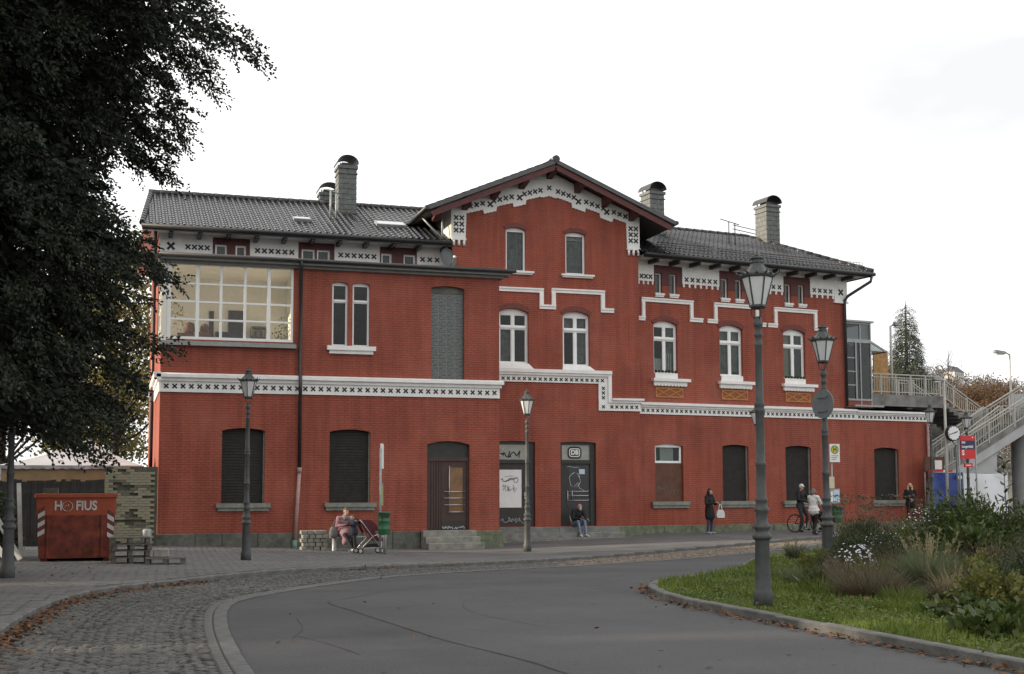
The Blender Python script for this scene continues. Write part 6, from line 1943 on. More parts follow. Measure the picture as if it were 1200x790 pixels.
BASE = dict(hipL=(.09, 0, .90), hipR=(-.09, 0, .90), kneeL=(.10, -.03, .49), kneeR=(-.10, -.03, .49), ankL=(.105, .02, .085), ankR=(-.105, .02, .085), toeL=(.125, -.15, .035), toeR=(-.125, -.15, .035),
            pel=(0, 0, .96), wai=(0, 0, 1.10), che=(0, -.005, 1.28), nek=(0, 0, 1.45), hed=(0, -.02, 1.57), shL=(.175, 0, 1.385), shR=(-.175, 0, 1.385), elL=(.225, .03, 1.12), elR=(-.225, .03, 1.12), wrL=(.22, -.08, .89), wrR=(-.22, -.08, .89))
def person(label, loc, rz, J=None, top='cl_black', legs='cl_black', shoe='cl_black', hair='hair_dark', hairlen=0, coat=0.0, scale=1.0, face=(0, -1, 0), mask=None, hat=None, hood=None, extra=(), bulk=1.0):
    j = dict(BASE); j.update(J or {})
    j = {k: tuple(Vector(v) * scale) for k, v in j.items()}
    S = scale; V_ = Vector
    B = []
    for s_ in 'LR':
        B += [(j['hip' + s_], .088 * S * bulk, j['knee' + s_], .062 * S, legs), (j['knee' + s_], .060 * S, j['ank' + s_], .042 * S, legs)]
        an, to = V_(j['ank' + s_]), V_(j['toe' + s_])
        B += [(tuple(an + V_((0, 0, -.03)) * S), .045 * S, tuple(to), .036 * S, shoe), (tuple(an + (an - to).normalized() * .03 * S + V_((0, 0, -.035)) * S), .042 * S, tuple(an), .042 * S, shoe)]
        B += [(j['sh' + s_], .062 * S * bulk, j['el' + s_], .050 * S * bulk, top), (j['el' + s_], .048 * S * bulk, j['wr' + s_], .036 * S, top)]
        w_, e_ = V_(j['wr' + s_]), V_(j['el' + s_]); dd = (w_ - e_).normalized()
        B += [(tuple(w_ + dd * .025 * S), .026 * S, tuple(w_ + dd * .085 * S), .032 * S, 'skin')]
    B += [(j['hipL'], .10 * S * bulk, j['hipR'], .10 * S * bulk, legs if not coat else top), (j['pel'], .125 * S * bulk, j['wai'], .115 * S * bulk, top, 1.15, .85), (j['wai'], .115 * S * bulk, j['che'], .135 * S * bulk, top, 1.15, .85),
          (j['shL'], .068 * S * bulk, j['shR'], .068 * S * bulk, top), (j['che'], .12 * S, j['nek'], .058 * S, top), (j['nek'], .052 * S, j['hed'], .055 * S, 'skin')]
    h = V_(j['hed']); F_ = V_(face).normalized()
    B += [(tuple(h + V_((0, 0, .03)) * S - F_ * .012 * S), .092 * S, tuple(h + V_((0, 0, -.03)) * S + F_ * .018 * S), .072 * S, 'skin', .88, 1.0)]
    sd_ = F_.cross(V_((0, 0, 1))).normalized()
    B += [(tuple(h + F_ * .088 * S + V_((0, 0, .01)) * S), .010 * S, tuple(h + F_ * .108 * S + V_((0, 0, -.022)) * S), .014 * S, 'skin')]
    for q in (-1, 1): B += [(tuple(h + sd_ * q * .082 * S + V_((0, 0, .015)) * S), .016 * S, tuple(h + sd_ * q * .082 * S + V_((0, 0, -.02)) * S), .012 * S, 'skin')]
    if coat:
        pe = V_(j['pel']); mid = (V_(j['kneeL']) + V_(j['kneeR'])) / 2
        B += [(tuple(pe), .15 * S * bulk, tuple(pe + (mid - pe) * coat), .17 * S * bulk, top, 1.12, .92)]
    if hood: B += [(tuple(V_(j['nek']) + V_((0, .05, -.02)) * S), .10 * S, tuple(V_(j['nek']) + V_((0, .02, .03)) * S), .09 * S, hood)]
    B += [tuple(b) for b in extra]
    me, mats = fused(B)
    # fingers, eyes and mouth join the same mesh
    import bmesh
    bm = bmesh.new(); bm.from_mesh(me)
    me.materials.append(M['cl_black']); me.materials.append(M['skin']); me.materials.append(M['sticker_r'])
    ix = len(mats)
    add = MB()
    for s_ in 'LR':
        w_, e_ = V_(j['wr' + s_]), V_(j['el' + s_]); dd = (w_ - e_).normalized()
        px_ = dd.cross(V_((0, 0, 1))); px_ = px_.normalized() if px_.length > .1 else V_((1, 0, 0)); pz_ = px_.cross(dd)
        c0 = w_ + dd * .10 * S
        for i, ln in enumerate((.062, .074, .068, .052)):
            p0 = c0 + px_ * (-.027 + .018 * i) * S; p1 = p0 + (dd * .6 - pz_ * .35) * ln * S; p2 = p1 + (dd * .25 - pz_ * .6) * ln * .7 * S
            add.tube([p0, p1, p2], [.0095 * S, .009 * S, .006 * S], 6, ix + 1)
        q = -1 if s_ == 'L' else 1
        p0 = w_ + dd * .045 * S + px_ * q * .025 * S; add.tube([p0, p0 + (px_ * q * .5 + dd * .7) * .04 * S, p0 + (px_ * q * .3 + dd * .9 - pz_ * .4) * .065 * S], [.012 * S, .011 * S, .007 * S], 6, ix + 1)
    if not mask == 'none':
        for q in (-1, 1): add.lathe([(.001, -.008 * S), (.010 * S, 0), (.001, .008 * S)], 6, tuple(h + F_ * .082 * S + sd_ * q * .033 * S + V_((0, 0, .018)) * S), ix)
        add.lathe([(.004 * S, -.005 * S), (.016 * S, 0), (.004 * S, .005 * S)], 8, tuple(h + F_ * .083 * S + V_((0, 0, -.05)) * S), ix + 2)
    vs = [bm.verts.new(v) for v in add.v]
    for f, mi_, s2 in zip(add.f, add.m, add.s):
        ff = bm.faces.new([vs[i] for i in f]); ff.material_index = mi_; ff.smooth = True
    bm.to_mesh(me); bm.free()
    o = link('person', me, None, loc, rz); tag(o, label, 'person')
    HM = lambda pts, mt, nm: (lambda r_: link(nm, r_, o, world=False))(fused([(a, ra, b, rb, mt, *fx) for (a, ra, b, rb, *fx) in pts], .012)[0])
    up = V_((0, 0, 1))
    if hair:
        hp = [(tuple(h + up * .055 * S - F_ * .030 * S), .088 * S, tuple(h + up * .01 * S - F_ * .040 * S), .082 * S), (tuple(h + up * .085 * S + F_ * .02 * S), .055 * S, tuple(h + up * .085 * S - F_ * .03 * S), .07 * S)]
        if hairlen:
            for q in (-1, 1): hp.append((tuple(h + up * .02 * S - F_ * .02 * S + sd_ * q * .065 * S), .045 * S, tuple(h - up * hairlen * S + F_ * .03 * S + sd_ * q * .095 * S), .035 * S))
            hp.append((tuple(h - F_ * .05 * S), .085 * S, tuple(h - up * hairlen * .9 * S - F_ * .08 * S), .075 * S))
        HM(hp, hair, 'hair')
    if mask: HM([(tuple(h + F_ * .052 * S - up * .03 * S), .052 * S, tuple(h + F_ * .045 * S - up * .065 * S), .046 * S)], mask, 'face_mask')
    if hat: HM([(tuple(h + up * .075 * S - F_ * .01 * S), .095 * S, tuple(h + up * .08 * S), .092 * S), (tuple(h + up * .07 * S + F_ * .07 * S), .03 * S, tuple(h + up * .06 * S + F_ * .13 * S), .022 * S, 1.6, 1)], hat, 'cap')
    return o

zb_ = gp(6.75, 39.3)
# woman on the bench, child leaning on her, pushchair
SEAT = dict(hipL=(.10, 0, .53), hipR=(-.10, 0, .53), kneeL=(.16, -.45, .52), kneeR=(-.06, -.47, .53), ankL=(.30, -.62, .10), ankR=(.12, -.66, .10), toeL=(.36, -.80, .05), toeR=(.18, -.84, .05),
            pel=(0, .02, .60), wai=(0, .0, .74), che=(.01, -.04, .92), nek=(.03, -.08, 1.09), hed=(.06, -.13, 1.21), shL=(.19, -.06, 1.03), shR=(-.17, -.05, 1.03), elL=(.25, -.20, .82), elR=(-.24, -.12, .78), wrL=(.22, -.42, .86), wrR=(-.04, -.34, .82))
person('woman in a dusty pink coat and grey scarf sitting on the bench with a child', (6.80, 39.42, zb_), 0.1, SEAT, 'cl_pink', 'cl_dark', 'shoe_g', 'hair_brown', 0, .75, 1.0, (.35, -1, -.15), extra=[((.03, -.10, 1.08), .085, (.05, -.13, 1.04), .09, 'cl_grey'), ((.02, -.25, .50), .10, (-.05, -.42, .30), .10, 'cl_pink')])
m_ = MB(); capsule(m_, (0, 0, .12), .13, (.0, 0, .25), .11, 1.2, .7); capsule(m_, (-.08, -.02, .3), .015, (.05, -.02, .55), .015); o = m_.build('shoulder_bag', M['cl_grey'], None); o.location = (6.50, 39.35, zb_ + .42); tag(o, 'grey shoulder bag resting on the bench beside the woman in pink', 'bag')
person('small child in a navy jacket leaning against the woman in pink', (7.03, 38.83, zb_), -1.2, dict(hed=(0, -.08, 1.50), nek=(0, -.03, 1.38), elL=(.2, -.2, 1.18), elR=(-.2, -.2, 1.18), wrL=(.12, -.42, 1.2), wrR=(-.12, -.42, 1.2)), 'cl_navy', 'cl_dark', 'shoe_g', 'hair_brown', 0, .2, .70, (.2, -1, -.1), bulk=1.25)
def pushchair(loc, rz, label, fabric, s=1.0):
    t = thing('pushchair', label, 'pushchair', loc, rz, 'folding pushchairs')
    S = lambda *p: tuple(x * s for x in p)
    for sy in (-1, 1):
        y = .22 * sy
        m_ = MB(); m_.tube([S(-.40, y, 1.02), S(-.30, y, .92), S(.30, y, .14)], .016 * s, 8); m_.tube([S(-.34, y, .14), S(.02, y, .52), S(.25, y, .60)], .014 * s, 8); m_.tube([S(-.34, y, .16), S(.30, y, .18)], .012 * s, 8); m_.build('side_frame', M['chrome'], t, world=False)
        for x in (-.36, .34):
            m_ = MB(); 
            for q in range(16):
                a, b = 2 * math.pi * q / 16, 2 * math.pi * (q + 1) / 16
                m_.tube([S(x + .075 * math.cos(a), y, .09 + .075 * math.sin(a)), S(x + .075 * math.cos(b), y, .09 + .075 * math.sin(b))], .018 * s, 6)
            wh = m_.build('wheel', M['rubber'], t, world=False)
            m_ = MB(); m_.tube([S(x, y - .02, .09), S(x, y + .02, .09)], .05 * s, 10); m_.build('hub', M['chrome'], wh, world=False)
    m_ = MB(); m_.tube([S(-.40, -.22, 1.02), S(-.43, 0, 1.04), S(-.40, .22, 1.02)], .02 * s, 8); m_.build('handle', M['rubber'], t, world=False)
    m_ = MB()
    prof = [(.42, .40), (.26, .36), (.10, .42), (-.05, .50), (-.16, .72), (-.24, .92)]
    for (x0, z0), (x1, z1) in zip(prof, prof[1:]):
        m_.hexa([S(x0, -.19, z0), S(x0, .19, z0), S(x1, .19, z1), S(x1, -.19, z1), S(x0 + .02, -.19, z0 + .05), S(x0 + .02, .19, z0 + .05), S(x1 + .04, .19, z1 + .03), S(x1 + .04, -.19, z1 + .03)])
    for sy in (-.19, .19): m_.poly([S(.26, sy, .38), S(.10, sy, .44), S(-.05, sy, .52), S(-.2, sy, .9), S(.1, sy, .66)])
    m_.build('seat', M[fabric], t, world=False)
    m_ = MB(); n_ = 10
    for k in range(n_):
        a0, a1 = math.pi * (.06 + .60 * k / n_), math.pi * (.06 + .60 * (k + 1) / n_)
        p = lambda a, y, r: S(-.18 + r * math.cos(a), y, .62 + r * math.sin(a))
        m_.poly([p(a0, -.21, .40), p(a0, .21, .40), p(a1, .21, .40), p(a1, -.21, .40)], 0, True)
        for y in (-.21, .21): m_.poly([S(-.18, y, .62), p(a0, y, .40), p(a1, y, .40)])
    m_.build('hood', M[fabric], t, world=False)
    m_ = MB(); m_.box(*[x * s for x in (-.25, .25, -.18, .18, .2, .3)]); m_.build('basket', M['cl_dark'], t, world=False)
    return t
pushchair((7.36, 38.0, gp(7.3, 38)), .15, 'burgundy pushchair with a chrome frame parked in front of the bench', 'burgundy')

# person on the steps: origin at the seat (top step)
STEP = dict(hipL=(.10, 0, .10), hipR=(-.10, 0, .10), kneeL=(.15, -.42, .20), kneeR=(-.13, -.44, .20), ankL=(.13, -.58, -.27), ankR=(-.11, -.60, -.27), toeL=(.15, -.74, -.335), toeR=(-.13, -.76, -.335),
            pel=(0, .03, .16), wai=(0, -.02, .30), che=(0, -.12, .48), nek=(0, -.21, .64), hed=(.02, -.27, .74), shL=(.19, -.17, .58), shR=(-.19, -.17, .58), elL=(.27, -.26, .33), elR=(-.27, -.26, .33), wrL=(.07, -.43, .32), wrR=(-.06, -.42, .31))
person('person in a black jacket and pale blue jeans sitting on the steps', (16.64, 45.22, .29), .1, STEP, 'cl_black', 'cl_jean', 'shoe_w', None, 0, 0, 1.0, (.05, -1, -.45), mask='mask_w', bulk=1.2)
m_ = MB(); m_.box(-.035, .035, -.005, .005, -.07, .07); o = m_.build('phone', M['black'], None); o.location = (16.67, 44.66, .66); o.rotation_euler = (-.7, 0, .1); tag(o, 'dark phone held by the person sitting on the steps', 'phone')
# woman with phone and white bag
zb_ = gp(21.87, 44.6)
person('woman in a long black hooded coat and blue jeans standing by the shuttered window', (21.87, 44.6, zb_), .45, dict(hed=(0, -.05, 1.57), wrL=(.05, -.34, 1.16), elL=(.25, -.08, 1.12), wrR=(-.08, -.33, 1.18), elR=(-.25, -.05, 1.12)), 'cl_black', 'cl_jean_d', 'shoe_g', 'hair_dark', .10, .62, 1.02, (.15, -1, -.35), hood='cl_dark', bulk=1.12)
m_ = MB()
for (z0, w0, z1, w1) in ((0, .15, .08, .17), (.08, .17, .22, .15), (.22, .15, .30, .09)):
    m_.hexa([(-w0, -.06, z0), (w0, -.06, z0), (w0, .06, z0), (-w0, .06, z0), (-w1, -.05, z1), (w1, -.05, z1), (w1, .05, z1), (-w1, .05, z1)])
for x in (-.05, .05): m_.tube([(x * 1.4, 0, .29), (x, 0, .42), (x * .3, 0, .52)], [.03, .02, .012], 6)
o = m_.build('carrier_bag', M['bag_w'], None); o.location = (22.24, 44.42, zb_ + .63); tag(o, 'white plastic carrier bag hanging from the hand of the woman in black', 'bag')
# cyclist
zb_ = gp(25.7, 44.4)
bk_ = thing('bicycle', 'dark bicycle held by the man in black in front of the wall', 'bicycle', (25.42, 44.35, zb_))
for x in (0, 1.04):
    m_ = MB()
    for q in range(28):
        a, b = 2 * math.pi * q / 28, 2 * math.pi * (q + 1) / 28
        m_.tube([(x + .335 * math.cos(a), 0, .36 + .335 * math.sin(a)), (x + .335 * math.cos(b), 0, .36 + .335 * math.sin(b))], .024, 6)
    wh = m_.build('wheel', M['rubber'], bk_, world=False)
    m_ = MB()
    for q in range(14):
        a = 2 * math.pi * q / 14; m_.tube([(x, 0, .36), (x + .32 * math.cos(a), 0, .36 + .32 * math.sin(a))], .0035, 4)
    m_.build('spokes', M['chrome'], wh, world=False)
m_ = MB()
for a, b in (((0, 0, .36), (.42, 0, .32)), ((0, 0, .36), (.30, 0, .82)), ((.42, 0, .32), (.28, 0, .92)), ((.42, 0, .32), (.86, 0, .72)), ((.30, 0, .80), (.84, 0, .86)), ((1.04, 0, .36), (.82, 0, .98))): m_.tube([a, b], .018, 8)
m_.build('frame', M['cl_dark'], bk_, world=False)
m_ = MB(); m_.tube([(.82, -.28, 1.05), (.84, -.1, 1.04), (.82, 0, .98), (.84, .1, 1.04), (.82, .28, 1.05)], .014, 8); m_.build('handlebar', M['chrome'], bk_, world=False)
m_ = MB(); capsule(m_, (.18, 0, .95), .06, (.38, 0, .95), .03, 1, 1); m_.build('saddle', M['rubber'], bk_, world=False)
m_ = MB(); m_.tube([(.42, -.05, .32), (.42, -.06, .16)], .012, 6); m_.box(.38, .46, -.14, -.06, .14, .165); m_.tube([(.42, .05, .32), (.42, .06, .48)], .012, 6); m_.tube([(.42, -.05, .32), (.42, .05, .32)], .03, 10); m_.build('crank', M['chrome'], bk_, world=False)
person('man in a black jacket and pale cap astride the bicycle', (25.66, 44.33, zb_ + .06), .5, dict(hipL=(.1, 0, .98), hipR=(-.1, 0, .98), pel=(0, 0, 1.02), wai=(0, 0, 1.16), che=(0, -.02, 1.35), nek=(0, -.04, 1.52), hed=(0, -.07, 1.64), shL=(.2, -.02, 1.46), shR=(-.2, -.02, 1.46), elL=(.34, -.2, 1.22), elR=(-.27, -.1, 1.2), wrL=(.46, -.36, 1.12), wrR=(-.05, -.4, 1.1), kneeL=(.24, -.16, .56), ankL=(.26, -.05, .12), toeL=(.30, -.2, .05), kneeR=(-.2, -.2, .56), ankR=(-.22, -.08, .05), toeR=(-.24, -.24, .0)), 'cl_black', 'cl_dark', 'cl_black', 'hair_grey', 0, 0, 1.02, (-.25, -1, 0), hat='cap_grey' if 'cap_grey' in M else 'sticker_w', bulk=1.2)
# woman in white with a walker
zb_ = gp(24.75, 41.75)
person('woman in a white jacket and black trousers walking away with a pushchair', (24.72, 41.75, zb_), 2.0, dict(kneeL=(.10, -.14, .50), ankL=(.10, -.16, .085), toeL=(.115, -.33, .035), kneeR=(-.10, -.02, .49), ankR=(-.10, .18, .12), toeR=(-.11, .03, .04), elL=(.25, -.14, 1.14), elR=(-.25, -.14, 1.14), wrL=(.2, -.38, 1.02), wrR=(-.2, -.38, 1.02)), 'cl_white', 'cl_black', 'cl_black', 'hair_grey', .02, .10, 1.0, (0, -1, 0), bulk=1.22)
pushchair((25.35, 42.0, gp(25.4, 42)), .45, 'small dark pushchair pushed by the woman in the white jacket', 'cl_black', .85)
# blonde woman
zb_ = gp(32.5, 47.0)
person('woman with long blonde hair and a black mask standing by the rightmost shuttered window', (32.45, 46.9, zb_), -.45, dict(wrL=(.06, -.24, 1.0), elL=(.26, .0, 1.1), wrR=(-.05, -.26, 1.04), elR=(-.26, .0, 1.1)), 'cl_black', 'cl_black', 'cl_black', 'hair_blonde', .26, .25, 1.0, (0, -1, 0), mask='cl_black', bulk=1.12)

# ------------------------------------------------------------------ right: footbridge with stairs
fbz = FC(17, 0, -1)
t = thing('footbridge', 'concrete footbridge with pale railings and stairs right of the building', 'footbridge', (fbz.x, fbz.y, .2))
k_ = MB(); k_.box(-.012, .012, -.012, .012, 0, .80); bal = k_.mesh('baluster', M['rail'])
k_ = MB(); k_.box(-.03, .03, -.03, .03, 0, 1.0); pst = k_.mesh('rail_post', M['rail'])
def railing(parent, p0, p1, n_bal, n_post, h=.92, frames=False):
    p0, p1 = Vector(p0), Vector(p1); up = Vector((0, 0, 1))
    m_ = MB()
    m_.bar(p0 + up * h, p1 + up * h, .06, .05); m_.bar(p0 + up * .12, p1 + up * .12, .04, .04); m_.bar(p0 + up * (h - .14), p1 + up * (h - .14), .035, .035)
    r_ = m_.build('railing', M['rail'], parent)
    ang = math.atan2(p1.y - p0.y, p1.x - p0.x)
    for i in range(n_bal):
        p = p0 + (p1 - p0) * ((i + .5) / n_bal); o = link('baluster', bal, r_, p + up * .12, ang); o.scale = (1, 1, (h - .26) / .80)
    for i in range(n_post + 1):
        p = p0 + (p1 - p0) * (i / n_post); o = link('rail_post', pst, r_, p - up * .05, ang); o.scale = (1, 1, (h + .05))
    return r_
m_ = MB(); fb(m_, FC, 12.35, 17.0, 5.42, 5.95, -3.4, -1.05); m_.build('walkway_slab', M['concrete'], t)
railing(t, FC(12.5, 5.95, -1.1), FC(16.9, 5.95, -1.1), 30, 5)
railing(t, FC(12.5, 5.95, -3.3), FC(17.4, 5.95, -3.3), 24, 5)
def flight(parent, p0, p1, wv, n, th=.25, mt='concrete'):
    """stepped slab from p0 (top) to p1 (bottom); wv: width vector"""
    p0, p1, wv = Vector(p0), Vector(p1), Vector(wv); m_ = MB()
    for i in range(n):
        a = p0 + (p1 - p0) * (i / n); b = p0 + (p1 - p0) * ((i + 1) / n); zt_ = b.z; lo = Vector((0, 0, -th))
        q = [Vector((a.x, a.y, zt_)), Vector((b.x, b.y, zt_)), Vector((b.x, b.y, zt_)) + wv, Vector((a.x, a.y, zt_)) + wv]
        cz = (q[1] - q[0]).cross(q[3] - q[0]).z
        if cz < 0: q = [q[1], q[0], q[3], q[2]]
        m_.hexa([v + lo for v in q] + q)
    return m_.build('stair_flight', M[mt], parent)
n_C = FC.n
flight(t, FC(16.9, 5.95, -1.1), FC(19.4, 4.6, -1.1), -n_C * 2.0, 9)
railing(t, FC(16.9, 5.95, -1.12), FC(19.4, 4.6, -1.12), 20, 3); railing(t, FC(16.9, 5.95, -3.1), FC(19.4, 4.6, -3.1), 18, 2)
m_ = MB(); fb(m_, FC, 19.3, 21.6, 4.35, 4.6, -3.2, .15); m_.build('landing_slab', M['concrete'], t)
railing(t, FC(19.5, 4.6, .1), FC(21.5, 4.6, .1), 14, 2); railing(t, FC(19.4, 4.6, -3.1), FC(21.5, 4.6, -3.1), 14, 2)
flight(t, FC(19.3, 4.6, .1), FC(15.3, 2.3, .1), -n_C * 1.0, 14)
railing(t, FC(19.35, 4.6, .12), FC(15.3, 2.3, .12), 32, 4); railing(t, FC(19.35, 4.6, -.86), FC(15.3, 2.3, -.86), 26, 3)
m_ = MB(); fb(m_, FC, 15.05, 22.5, -.3, 5.40, -4.2, -3.6); fb(m_, FC, 15.1, 16.4, -.3, 2.25, -.9, .05); fb(m_, FC, 15.1, 15.4, -.3, 5.4, -3.5, -1.3)
m_.build('abutment', M['concrete'], t)
t2 = thing('platform_stairs', 'nearer flight of stairs with a pale stringer rising to the right', 'stairs', (36, 48.5, .2))
zf = lambda x: 3.21 + (x - 36.52) * .535
m_ = MB(); m_.prism([(34.3, zf(34.3) - .55), (43, zf(43) - .55), (43, zf(43)), (34.3, zf(34.3))], lambda a, b, d: (a, 48.0 - d, b), -.12, .0); m_.build('stringer', M['concrete_w'], t2)
m_ = MB(); m_.prism([(34.3, zf(34.3) - .10), (43, zf(43) - .10), (43, zf(43) + .16), (34.3, zf(34.3) + .16)], lambda a, b, d: (a, 48.0 - d, b), -.10, .02); m_.build('kerb_edge', M['concrete'], t2)
flight(t2, (43, 48.14, zf(43)), (34.3, 48.14, zf(34.3)), (0, 1.9, 0), 40, .3)
railing(t2, (34.6, 48.0, zf(34.6) + .12), (43, 48.0, zf(43) + .12), 62, 6, .95); railing(t2, (34.6, 49.9, zf(34.6) + .12), (43, 49.9, zf(43) + .12), 50, 6, .95)
m_ = MB(); m_.prism([(34.4, .0), (37.9, .0), (37.9, zf(37.9) - .62), (34.4, max(.5, zf(34.4) - .62))], lambda a, b, d: (a, 48.1 - d, b), -.35, -.05); m_.build('support_wall', M['concrete_w'], t2)
m_ = MB(); m_.lathe([(.62, -.3), (.60, .2), (.60, 6.2)], 20, (41.4, 50.6, 0)); m_.build('pillar', M['concrete_w'], t2)

# tarpaulin-covered site fence
def tarp(x0, x1, y0, y1, ztop, mt, label, seed):
    t = thing('site_fence_panel', label, 'site fence', ((x0 + x1) / 2, (y0 + y1) / 2, .2))
    rd = random.Random(seed); nx_, nz_ = 18, 10; V = []; F = []
    for j in range(nz_ + 1):
        for i in range(nx_ + 1):
            a = i / nx_; b = j / nz_
            V.append((x0 + (x1 - x0) * a, y0 + (y1 - y0) * a - .04 - .05 * math.sin(a * 9 + b * 2 + seed) * (.4 + b * (1 - b) * 2) + rd.uniform(-.012, .012), .1 + (ztop - .1) * b - (.05 * math.sin(math.pi * a) if j == nz_ else 0)))
    for j in range(nz_):
        for i in range(nx_):
            k = j * (nx_ + 1) + i; F.append((k, k + 1, k + nx_ + 2, k + nx_ + 1))
    link('tarpaulin', np_mesh('tarpaulin', V, F, M[mt], smooth=True), t)
    m_ = MB()
    for (x, y) in ((x0, y0), (x1, y1), ((x0 + x1) / 2, (y0 + y1) / 2)): m_.tube([(x, y + .03, 0), (x, y + .03, ztop)], .025, 8)
    m_.tube([(x0, y0 + .03, ztop - .02), (x1, y1 + .03, ztop - .02)], .022, 8); m_.build('frame', M['galv'], t)
    return t
tb_ = tarp(33.85, 35.32, 47.3, 47.2, 2.42, 'tarp_blue', 'site fence covered with a blue tarpaulin beside the red building', 1)
m_ = MB(); m_.box(34.95, 35.22, 47.08, 47.10, 2.12, 2.26); m_.build('printed_patch', M['sign_white'], tb_)
tarp(35.36, 37.5, 47.2, 47.0, 2.40, 'tarp_white', 'site fence covered with a white tarpaulin below the stairs', 2)
t = thing('barrier_board', 'red and white barrier board lying behind the blue tarpaulin', 'barrier', (34.4, 47.55, .2))
m_ = MB()
for i in range(5): m_.box(33.9 + i * .24, 34.14 + i * .24, 47.55, 47.59, 2.38, 2.52, i % 2 if i > 2 else 0)
m_.build('board', [M['sign_red'], M['sign_white']], t)
m_ = MB(); m_.tube([(34.0, 47.6, 0), (34.0, 47.6, 2.5)], .03, 6); m_.tube([(35.0, 47.6, 0), (35.0, 47.6, 2.5)], .03, 6); m_.build('post', M['galv'], t)
def crate(x0, x1, z0, z1, y, mt, lab, cat='box'):
    m_ = MB(); m_.box(-(x1 - x0) / 2, (x1 - x0) / 2, -.2, .2, 0, z1 - z0); o = m_.build('notice_board' if cat != 'box' else 'site_box', M[mt], None, bevel=.01); o.location = ((x0 + x1) / 2, y, z0); tag(o, lab, cat); return o
t = thing('notice_board', 'brown site notice board with a white sheet above the blue tarpaulin', 'notice board', (34.35, 47.9, 0))
m_ = MB(); m_.box(33.9, 34.9, 47.88, 47.92, 2.45, 3.10); m_.build('board', M['board_brown'], t)
m_ = MB(); m_.box(34.42, 34.78, 47.85, 47.88, 2.55, 2.95); m_.build('sheet', M['sign_white'], t)
m_ = MB()
for x in (33.95, 34.85): m_.tube([(x, 47.94, 0), (x, 47.94, 3.1)], .03, 6)
m_.build('post', M['galv'], t)
# OSB hoarding on the walkway
m_ = MB(); fb(m_, FC, 13.42, 14.28, 5.96, 7.95, -1.62, -1.57); o = m_.build('osb_panel', M['osb'], None); tag(o, 'tall ochre chipboard panel standing on the footbridge beside the building', 'board')

# station sign, clock, street lights
t = thing('station_sign', 'red and dark blue station sign between two grey posts', 'sign', (33.97, 45.0, .2))
m_ = MB(); m_.box(-.36, .36, -.03, .03, 2.74, 3.70); pl = m_.build('sign_plate', M['sign_red'], t, world=False)
m_ = MB(); m_.box(-.355, .355, -.038, -.031, 3.14, 3.50); m_.build('name_band', M['sign_blue'], pl, world=False)
link('lettering', text_mesh('Bhf', .13, M['sign_white'], .002, .004, 1, 'LEFT'), pl, (-.30, -.042, 3.415), 0, world=False)
link('lettering', text_mesh('Langerfeld', .155, M['sign_white'], .002, .004, .86, 'LEFT'), pl, (-.30, -.042, 3.245), 0, world=False)
link('lettering', text_mesh('S', .28, M['sign_white'], .002, .012, 1, 'LEFT'), pl, (-.30, -.035, 2.98), 0, world=False)
m_ = MB(); m_.box(.22, .27, -.036, -.031, 3.60, 3.66); m_.build('arrow_mark', M['sign_white'], pl, world=False)
for x in (-.41, .41):
    m_ = MB(); m_.tube([(x, 0, 0), (x, 0, 3.72)], .035, 10); m_.build('post', M['galv'], t, world=False)
m_ = MB(); m_.box(-.18, .22, -.03, .02, 2.38, 2.56); rp = m_.build('tag_plate', M['sign_red'], t, world=False)
m_ = MB(); m_.box(-.12, .14, -.036, -.031, 2.45, 2.49); m_.build('tag_print', M['sign_white'], rp, world=False)
t = thing('station_clock', 'round white station clock on a bracket left of the red sign', 'clock', (33.28, 45.0, .2))
m_ = MB(); n_ = 26
m_.prism([(.33 * math.cos(2 * math.pi * k / n_), 3.80 + .33 * math.sin(2 * math.pi * k / n_)) for k in range(n_)], lambda a, b, d: (a, -d, b), -.08, .08); cs = m_.build('case', M['cl_dark'], t, world=False)
m_ = MB(); m_.prism([(.29 * math.cos(2 * math.pi * k / n_), 3.80 + .29 * math.sin(2 * math.pi * k / n_)) for k in range(n_)], lambda a, b, d: (a, -d, b), .081, .088); fc_ = m_.build('clock_face', M['clockface'], cs, world=False)
m_ = MB()
for k in range(12):
    a = math.pi / 6 * k; m_.bar((.25 * math.sin(a), -.092, 3.8 + .25 * math.cos(a)), (.30 * math.sin(a), -.092, 3.8 + .30 * math.cos(a)), .025, .006, 0, (0, 1, 0))
m_.build('hour_marks', M['black'], fc_, world=False)
m_ = MB(); m_.bar((.10, -.096, 3.84), (-.27, -.096, 3.72), .03, .006, 0, (0, 1, 0)); m_.bar((0, -.10, 3.80), (.17, -.10, 3.87), .04, .006, 0, (0, 1, 0)); m_.build('clock_hands', M['black'], fc_, world=False)
m_ = MB(); m_.tube([(.2, .06, 0), (.2, .06, 3.3), (.0, .04, 3.46)], .04, 8); m_.build('bracket', M['galv'], t, world=False)
def light(loc, h, arm, label):
    t = thing('platform_light', label, 'street light', loc, 0, 'tall slim street lights by the footbridge')
    m_ = MB(); m_.tube([(0, 0, 0), (0, 0, h * .5), (0, 0, h)], [.075, .065, .05], 10); m_.build('pole', M['rail'], t, world=False)
    m_ = MB(); m_.tube([(0, 0, h - .05), (arm * .25, 0, h + .08), (arm * .45, 0, h + .1)], .035, 8); m_.build('arm', M['galv'], t, world=False)
    m_ = MB(); x0, x1 = sorted((arm * .3, arm * 1.0)); m_.hexa([(x0, -.13, h + .02), (x1, -.13, h - .02), (x1, .13, h - .02), (x0, .13, h + .02), (x0, -.07, h + .2), (x1, -.05, h + .14), (x1, .05, h + .14), (x0, .07, h + .2)]); hd = m_.build('head', M['trim_grey'], t, world=False, bevel=.02)
    m_ = MB(); m_.box(min(arm * .4, arm * .9), max(arm * .4, arm * .9), -.09, .09, h - .06, h - .01); m_.build('diffuser', M['lampglass'], hd, world=False)
